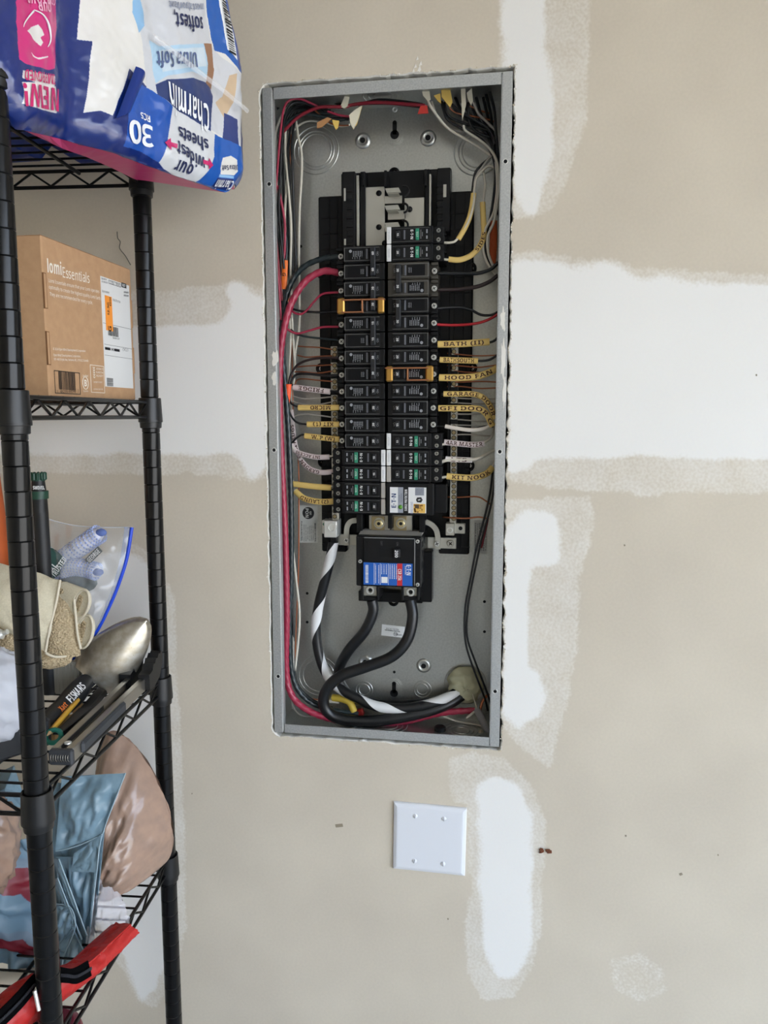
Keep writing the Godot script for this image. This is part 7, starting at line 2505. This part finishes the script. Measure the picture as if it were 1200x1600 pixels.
	part("terry_corner", s, terry, t)
	for q in [[[94, 906, 0.204], [88, 940, 0.212], [78, 980, 0.222], [71, 1019, 0.232]], [[71, 1020, 0.23], [85, 1026, 0.224], [105, 1025, 0.21], [122, 1018, 0.2]], [[116, 936, 0.197], [118, 960, 0.2], [121, 990, 0.203], [126, 1014, 0.203]]]:
		s = begin()
		tube(s, smooth(path(q), 6), 0.0018, 8)
		part("hem", s, hem, t)
	for q in [[128, 943, 0.012, 0.02, 0.35], [133, 987, 0.0125, 0.024, 0.3]]:
		var o := uz(q[0], q[1], 0.195)
		var rim := PackedVector3Array()
		for k in 25:
			var an := TAU * k / 24
			rim.append(o + Basis(Vector3.BACK, -q[4]) * Vector3(cos(an) * q[2], sin(an) * q[3], 0.004 * cos(an)))
		s = begin()
		tube(s, rim, 0.0019, 8)
		part("cuff_hem", s, hem, t)
		s = begin()
		sheet(s, func(u: float, v: float) -> Vector3:
			var an := u * TAU
			var f := 1.0 - 0.2 * v
			return o + Basis(Vector3.BACK, -q[4]) * Vector3(cos(an) * q[2] * f - 0.034 * v, sin(an) * q[3] * f, -0.006 * v), 24, 6, 0.0022)
		part("cuff", s, canvas, t)
		s = begin()
		rbox(s, o + Vector3(-0.006, -0.002, -0.003), Vector3(0.008, q[3] * 1.4, 0.004), 0.0018, Basis(Vector3.BACK, -q[4]))
		part("cuff_lining", s, terry, t)
	s = begin()
	lathe(s, [[0.0, 0.0], [0.006, 0.0], [0.007, 0.004], [0.0035, 0.008], [0.0035, 0.014], [0.0, 0.015]], Transform3D(Basis(Vector3.BACK, -1.2), uz(-2, 992, 0.255)), 18)
	single("chrome_fitting", s, M["bright steel"], "small chrome fitting at the left edge in front of the beige gloves", "fitting")

# ---------------------------------------------------------------- fourth shelf: bags
func crumple(called: String, label: String, category: String, m: Material, verts: Array, tris: Array, thick := 0.0012) -> Node3D:   # creased film built facet by facet
	var p := path(verts)
	var s := begin()
	for k in tris:
		var a: Vector3 = p[k[0]]
		var b: Vector3 = p[k[1]]
		var c: Vector3 = p[k[2]]
		var n := (b - a).cross(c - a).normalized()
		if n.dot(EYE - a) < 0.0:
			var w := b
			b = c
			c = w
			n = -n
		# each facet bows a little, so split it
		var m0 := (a + b + c) / 3.0 + n * 0.0007
		for e in [[a, b], [b, c], [c, a]]:
			tri(s, e[0], e[1], m0)
			tri(s, e[1] - n * thick, e[0] - n * thick, m0 - n * thick)
	return single(called, s, m, label, category)

func build_bag_shelf() -> void:
	var ys := 0.8318
	var s := begin()
	# --- brown shopping bag
	var brown := mat("brown bag film", rgb8(166, 132, 110), 0.2)
	tri_map(brown, 7.0, noise_tex(101, 0.012, rgb8(142, 118, 104), rgb8(172, 140, 118), 3), bump_tex(102, 0.012, 6.0, 3), 0.35)
	brown.clearcoat_enabled = true
	brown.clearcoat = 0.4
	var neck := uz(160, 1388, 0.2)
	var cn := uz(204, 1266, 0.15)
	var rim := [[150, 1205], [156, 1160], [176, 1142], [204, 1158], [232, 1192], [252, 1232], [266, 1272], [271, 1308], [264, 1342], [240, 1360], [212, 1378], [192, 1392], [176, 1396], [164, 1394]]
	var rp := PackedVector3Array()
	for q in rim:
		rp.append(uz(q[0], q[1], 0.13))
	var rs := smooth(rp, 6)
	var bn := noise(103, 3.0, FastNoiseLite.TYPE_SIMPLEX_SMOOTH, 3)
	var t := thing("brown_shopping_bag", "brown translucent shopping bag tied at its neck beside the wall post on the fourth shelf", "plastic bag", Vector3(cn.x, ys, cn.z))
	s = begin()
	for face in 2:
		sheet(s, func(u: float, v: float) -> Vector3:
			var g := u * (rs.size() - 1)
			var i := mini(int(g), rs.size() - 2)
			var o := rs[i].lerp(rs[i + 1], g - i)
			var p := neck.lerp(o, v)
			var dome := pow(sin(clampf(v, 0.0, 1.0) * PI), 0.75) * sin(clampf(u * 0.94 + 0.03, 0, 1) * PI)
			var ridge := (0.009 if u < 0.4 else 0.004) * sin(u * 40.0 + 3.0 * bn.get_noise_2d(u * 2.0, v)) * (1.0 - v * 0.85) + 0.007 * bn.get_noise_2d(u * 3.0, v * 0.6)
			return p + Vector3(0, 0, (0.055 * dome + ridge * minf(v * 3.0, 1.0)) * (1.0 if face == 0 else -0.5)), 90, 30)
	part("bag_film", s, brown, t)
	s = begin()
	tube(s, smooth(path([[166, 1372, 0.215], [160, 1388, 0.212], [152, 1380, 0.21]]), 6), 0.006, 10, 5, 20.0, 1.0, [1.0, 0.7, 0.9])
	part("twisted_neck", s, brown, t)
	# --- blue mailer bag
	var blue := mat("blue mailer film", rgb8(116, 140, 152), 0.32)
	tri_map(blue, 6.0, noise_tex(104, 0.02, rgb8(104, 130, 144), rgb8(126, 150, 162), 4), bump_tex(105, 0.012, 5.0, 3), 0.8)
	var mn := noise(112, 11.0, FastNoiseLite.TYPE_SIMPLEX_SMOOTH, 3)
	t = thing("blue_mailer_bag", "pale blue plastic mailer bag standing creased in front of the brown shopping bag", "mailer bag", Vector3(-0.42, ys, 0.27))
	for q in [
		["upper_panel", [[97, 1213, 0.255], [196, 1208, 0.235], [160, 1304, 0.262], [87, 1330, 0.272]], 0.014, 0.009],
		["back_panel", [[84, 1222, 0.243], [170, 1232, 0.236], [146, 1480, 0.268], [80, 1500, 0.27]], 0.0, 0.01],
		["light_tab", [[116, 1334, 0.27], [159, 1303, 0.264], [151, 1363, 0.279], [112, 1362, 0.28]], 0.002, 0.004],
		["side_panel", [[88, 1338, 0.262], [152, 1340, 0.266], [135, 1500, 0.288], [96, 1500, 0.282]], 0.004, 0.018],
		["fold", [[82, 1340, 0.28], [92, 1342, 0.288], [136, 1462, 0.304], [120, 1452, 0.288]], 0.004, 0.004],
		["fold", [[82, 1374, 0.284], [90, 1372, 0.294], [128, 1468, 0.306], [112, 1462, 0.292]], 0.003, 0.004],
		["lower_flap", [[78, 1412, 0.292], [110, 1418, 0.3], [116, 1450, 0.308], [80, 1494, 0.302]], 0.01, 0.01],
		["lower_flap", [[80, 1492, 0.304], [114, 1448, 0.31], [136, 1494, 0.3], [100, 1544, 0.302]], 0.006, 0.01]]:
		s = begin()
		var w := path(q[1])
		sheet(s, func(u: float, v: float) -> Vector3:
			var p: Vector3 = w[0].lerp(w[1], u).lerp(w[3].lerp(w[2], u), v)
			var k := sin(u * PI) * sin(v * PI)
			var cr := absf(mn.get_noise_2d(u * 0.11 + q[1][0][0], v * 0.08)) * 2.0
			return p + Vector3(0, 0, q[2] * k - q[3] * cr * minf(1.0, k * 3.0)), 30, 30, 0.0012)
		part(q[0], s, blue, t)
	for q in [[[87, 1330, 0.273], [120, 1322, 0.27], [160, 1304, 0.264]], [[92, 1342, 0.289], [112, 1396, 0.297], [136, 1462, 0.305]], [[90, 1372, 0.295], [128, 1468, 0.307]], [[84, 1412, 0.294], [110, 1418, 0.301], [117, 1450, 0.309], [98, 1500, 0.309], [102, 1540, 0.303]], [[196, 1208, 0.236], [160, 1304, 0.263], [151, 1363, 0.28], [135, 1500, 0.289]]]:
		s = begin()
		tube(s, smooth(path(q), 6), 0.0009, 6)
		part("creased_edge", s, mat("mailer edge", rgb8(146, 168, 178), 0.35), t)
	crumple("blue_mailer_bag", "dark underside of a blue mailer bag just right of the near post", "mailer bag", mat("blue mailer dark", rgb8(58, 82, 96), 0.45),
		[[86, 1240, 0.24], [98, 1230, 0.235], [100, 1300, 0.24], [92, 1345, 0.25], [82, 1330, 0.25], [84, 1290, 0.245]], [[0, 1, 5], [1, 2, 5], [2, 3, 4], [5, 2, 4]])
	crumple("blue_mailer_bag", "blue mailer corner poking out left of the near post below the third shelf", "mailer bag", blue,
		[[-30, 1220, 0.33], [22, 1196, 0.33], [36, 1240, 0.32], [34, 1262, 0.31], [10, 1258, 0.34], [-30, 1252, 0.35], [8, 1232, 0.35]], [[0, 1, 6], [1, 2, 6], [2, 3, 6], [3, 4, 6], [4, 5, 6], [5, 0, 6]])
	# --- striped bag at the left
	var stripes := Image.create_empty(256, 256, false, Image.FORMAT_RGB8)
	for y in 256:
		for x in 256:
			var k := fposmod(x * 0.55 - y * 1.0 + 12.0 * sin(x * 0.02), 128.0)
			stripes.set_pixel(x, y, rgb8(112, 18, 34) if k < 46.0 else rgb8(98, 124, 140) if k > 62.0 else rgb8(104, 120, 134))
	var sm := mat("striped film", Color.WHITE, 0.4)
	sm.albedo_texture = ImageTexture.create_from_image(stripes)
	var sw := path([[-60, 1300, 0.32], [62, 1310, 0.27], [86, 1516, 0.3], [-60, 1506, 0.36]])
	var sn := noise(106, 7.0, FastNoiseLite.TYPE_SIMPLEX, 3)
	s = begin()
	sheet(s, func(u: float, v: float) -> Vector3:
		var p := sw[0].lerp(sw[1], u).lerp(sw[3].lerp(sw[2], u), v)
		return p + Vector3(0, 0, 0.03 * sin(u * PI) * sin(v * PI) + 0.016 * sn.get_noise_2d(u * 0.3, v * 0.6)), 26, 26, 0.001, true)
	single("striped_bag", s, sm, "blue bag with maroon stripes behind the near post on the fourth shelf", "plastic bag")
	# --- second brown bag at the left edge
	s = begin()
	var bc := uz(-22, 1318, 0.38)
	blob(s, bc, Vector3(0.037, 0.064, 0.035), noise(107, 1.8, FastNoiseLite.TYPE_SIMPLEX, 4), 0.2, 1.6, 44, 30)
	single("brown_shopping_bag", s, brown, "small crumpled brown bag at the left edge beside the near post", "plastic bag")
	# --- white rolled tube
	s = begin()
	var ta := uz(58, 1530, 0.33)
	tube(s, PackedVector3Array([ta, ta + Vector3(-0.07, -0.006, 0.015), ta + Vector3(-0.2, -0.022, 0.03)]), 0.014, 20)
	single("white_tube", s, mat("tube cream", rgb8(214, 206, 192), 0.6), "cream white tube lying across the red pouch at the left", "tube")
	# --- red zipped pouch along the shelf end
	var red := mat("red nylon", rgb8(204, 34, 28), 0.5)
	tri_map(red, 10.0, noise_tex(108, 0.03, rgb8(170, 28, 26), rgb8(190, 38, 32), 3), bump_tex(109, 0.02, 4.0, 3), 0.4)
	var ridge_ := [uy(205, 1446, 0.866), uy(170, 1478, 0.868), uy(138, 1507, 0.872), uy(100, 1520, 0.885), uy(60, 1536, 0.89), uy(20, 1568, 0.886), uy(-30, 1610, 0.88)]
	var foot := [uy(206, 1462, 0.836), uy(172, 1496, 0.836), uy(140, 1528, 0.836), uy(108, 1556, 0.836), uy(70, 1585, 0.836), uy(25, 1620, 0.836), uy(-20, 1660, 0.836)]
	t = thing("red_zip_pouch", "red nylon pouch with a black zipper lying along the end of the fourth shelf", "pouch", Vector3(-0.36, ys, 0.3))
	s = begin()
	var ra := smooth(PackedVector3Array(ridge_), 6)
	var fa := smooth(PackedVector3Array(foot), 6)
	var pn := noise(110, 16.0, FastNoiseLite.TYPE_SIMPLEX_SMOOTH, 3)
	var pick := func(l: PackedVector3Array, u: float) -> Vector3:
		var g := u * (l.size() - 1)
		var i := mini(int(g), l.size() - 2)
		return l[i].lerp(l[i + 1], g - i)
	var out := Vector3(0.93, 0.15, 0.3).normalized()
	sheet(s, func(u: float, v: float) -> Vector3:
		var p: Vector3 = pick.call(ra, u).lerp(pick.call(fa, u), v)
		return p + out * (0.014 * sin(v * PI) + 0.004 * pn.get_noise_2d(u * 3.0, v * 1.0)), 48, 12, 0.002)
	sheet(s, func(u: float, v: float) -> Vector3:
		var p: Vector3 = pick.call(ra, u) + Vector3(-0.035, -0.014, -0.012) * v
		return p + Vector3(0, 0.005 * sin(v * PI), 0) * (0.6 + pn.get_noise_2d(u * 3.0, v + 4.0)), 48, 10, 0.002)
	part("fabric", s, red, t)
	s = begin()
	var zl := PackedVector3Array()
	for q in [[134, 1511, 0.885], [112, 1523, 0.885], [94, 1522, 0.892], [70, 1522, 0.895], [50, 1532, 0.897], [25, 1560, 0.893], [0, 1585, 0.888], [-30, 1612, 0.884]]:
		zl.append(uy(q[0], q[1], q[2]) + out * 0.004)
	var zs := smooth(zl, 6)
	sheet(s, func(u: float, v: float) -> Vector3:
		var p: Vector3 = pick.call(zs, u)
		return p + Vector3(0.35, -0.94, 0.2) * (v - 0.5) * 0.017 + out * 0.003, 48, 4, 0.002)
	mat("zipper black", rgb8(4, 4, 5), 0.8).metallic_specular = 0.15
	var zp := part("zipper_tape", s, M["zipper black"], t, "black zipper tape")
	s = begin()
	for i in 90:
		var p: Vector3 = pick.call(zs, i / 89.0)
		rbox(s, p + out * 0.005, Vector3(0.0012, 0.0034, 0.0014), 0.0)
	part("zipper_teeth", s, mat("zipper teeth", rgb8(52, 52, 56), 0.35), zp).set_meta("kind", "stuff")
	s = begin()
	var zk := uy(50, 1546, 0.895) + out * 0.01
	rbox(s, zk, Vector3(0.009, 0.011, 0.006), 0.002, Basis(Vector3.BACK, -0.5))
	part("slider", s, M["bright steel"], t)
	s = begin()
	var pt := uz(54, 1548, zk.z + 0.01)
	var pe := uz(61, 1579, zk.z + 0.014)
	tube(s, PackedVector3Array([pt, pe]), 0.0021, 8)
	part("pull_tab", s, M["bright steel"], t)
	# --- small clear pouch leaning on the blue bag
	var cw := path([[149, 1372, 0.25], [190, 1400, 0.24], [206, 1440, 0.25], [136, 1508, 0.3]])
	var cn2 := noise(111, 14.0, FastNoiseLite.TYPE_SIMPLEX, 3)
	t = thing("clear_zip_pouch", "small clear plastic pouch leaning between the red pouch and the brown bag", "zip bag", uz(165, 1480, 0.27))
	s = begin()
	sheet(s, func(u: float, v: float) -> Vector3:
		var p := cw[0].lerp(cw[1], u).lerp(cw[3].lerp(cw[2], u), v)
		return p + Vector3(0, 0, 0.02 * sin(u * PI) * sin(v * PI) + 0.008 * cn2.get_noise_2d(u * 0.16, v * 0.12)), 26, 26)
	part("pouch_film", s, film("pouch film", Color(0.9, 0.88, 0.9), 0.42, 0.15), t)
	s = begin()
	sheet(s, func(u: float, v: float) -> Vector3: return cw[0].lerp(cw[3], v) + Vector3(0.006 * (u - 0.5), 0, 0.003), 2, 10, 0.0012)
	part("pouch_edge", s, film("pouch edge", Color(0.85, 0.87, 0.9), 0.75, 0.25), t)
	# --- maroon container on the shelf below
	var mc := uz(78, 1606, 0.35)
	s = begin()
	lathe(s, [[0.0, 0.4425], [0.036, 0.4425], [0.039, 0.447], [0.039, mc.y - 0.012], [0.036, mc.y - 0.002], [0.028, mc.y + 0.004], [0.0, mc.y + 0.005]], Transform3D(Basis(), Vector3(mc.x, 0, mc.z)), 32)
	single("maroon_container", s, mat("maroon plastic", rgb8(110, 22, 44), 0.45), "maroon container with a rounded top on the shelf below the red pouch", "container")

func build_wall_marks() -> void:
	# specks, nicks and a dead leaf crumb on the bare board
	var crumb := mat("dead leaf", rgb8(112, 64, 40), 0.9)
	var s := begin()
	var o := uz(852, 1330, 0.002)
	for k in 7:
		rbox(s, o + Vector3(rng.randf_range(-0.008, 0.008), rng.randf_range(-0.003, 0.003), 0), Vector3(rng.randf_range(0.004, 0.009), rng.randf_range(0.002, 0.005), 0.003), 0.0009, Basis(Vector3.BACK, rng.randf_range(-0.8, 0.8)))
	single("leaf_crumb", s, crumb, "brown dead leaf crumb stuck on the wall right of the blank plate", "leaf")
	s = begin()
	var q := smooth(path([[183, 362, 0.003], [184, 372, 0.006], [188, 378, 0.004], [187, 388, 0.006], [196, 400, 0.004], [204, 414, 0.003]]), 6)
	tube(s, q, 0.0007, 5)
	single("loose_thread", s, mat("thread grey", rgb8(96, 92, 84), 0.9), "thin grey thread hanging on the wall above the carton", "thread")
	s = begin()
	var torn := uz(654, 100, 0.0)
	var torn2 := [[652, 92, 4.0], [657, 100, 5.0], [649, 104, 4.0], [655, 108, 6.0], [646, 111, 4.0]]
	for k in torn2:
		var p := uz(k[0], k[1], 0.0002)
		var r: float = k[2] * 0.0005
		tri(s, p + Vector3(-r, -r, 0), p + Vector3(r, -r * 0.6, 0), p + Vector3(r * 0.4, r * 1.6, 0.0016))
		tri(s, p + Vector3(r, -r * 0.6, 0), p + Vector3(-r, -r, 0), p + Vector3(r * 0.4, r * 1.6, 0.0002))
	single("torn_paper_nick", s, M["gypsum"], "torn paper nick in the board above the panel", "torn paper")
	for k in [[530, 1290, 6, 60, 70], [1064, 1366, 4, 20, 30], [978, 1306, 3, 8, 8], [1182, 586, 3, 5, 6], [1122, 1336, 3, 6, 5], [976, 852, 3, 7, 6], [300, 1240, 3, 5, 5], [700, 1436, 3, 8, 6]]:
		s = begin()
		rbox(s, uz(k[0], k[1], 0.0003), Vector3(k[3] * 0.0002 + 0.0006, k[2] * 0.0009, 0.0008), 0.0002, Basis(Vector3.BACK, rng.randf_range(-0.6, 0.6)))
		part("wall_scuff", s, mat("scuff", rgb8(150, 138, 118), 0.95), get_node("wall_back"))
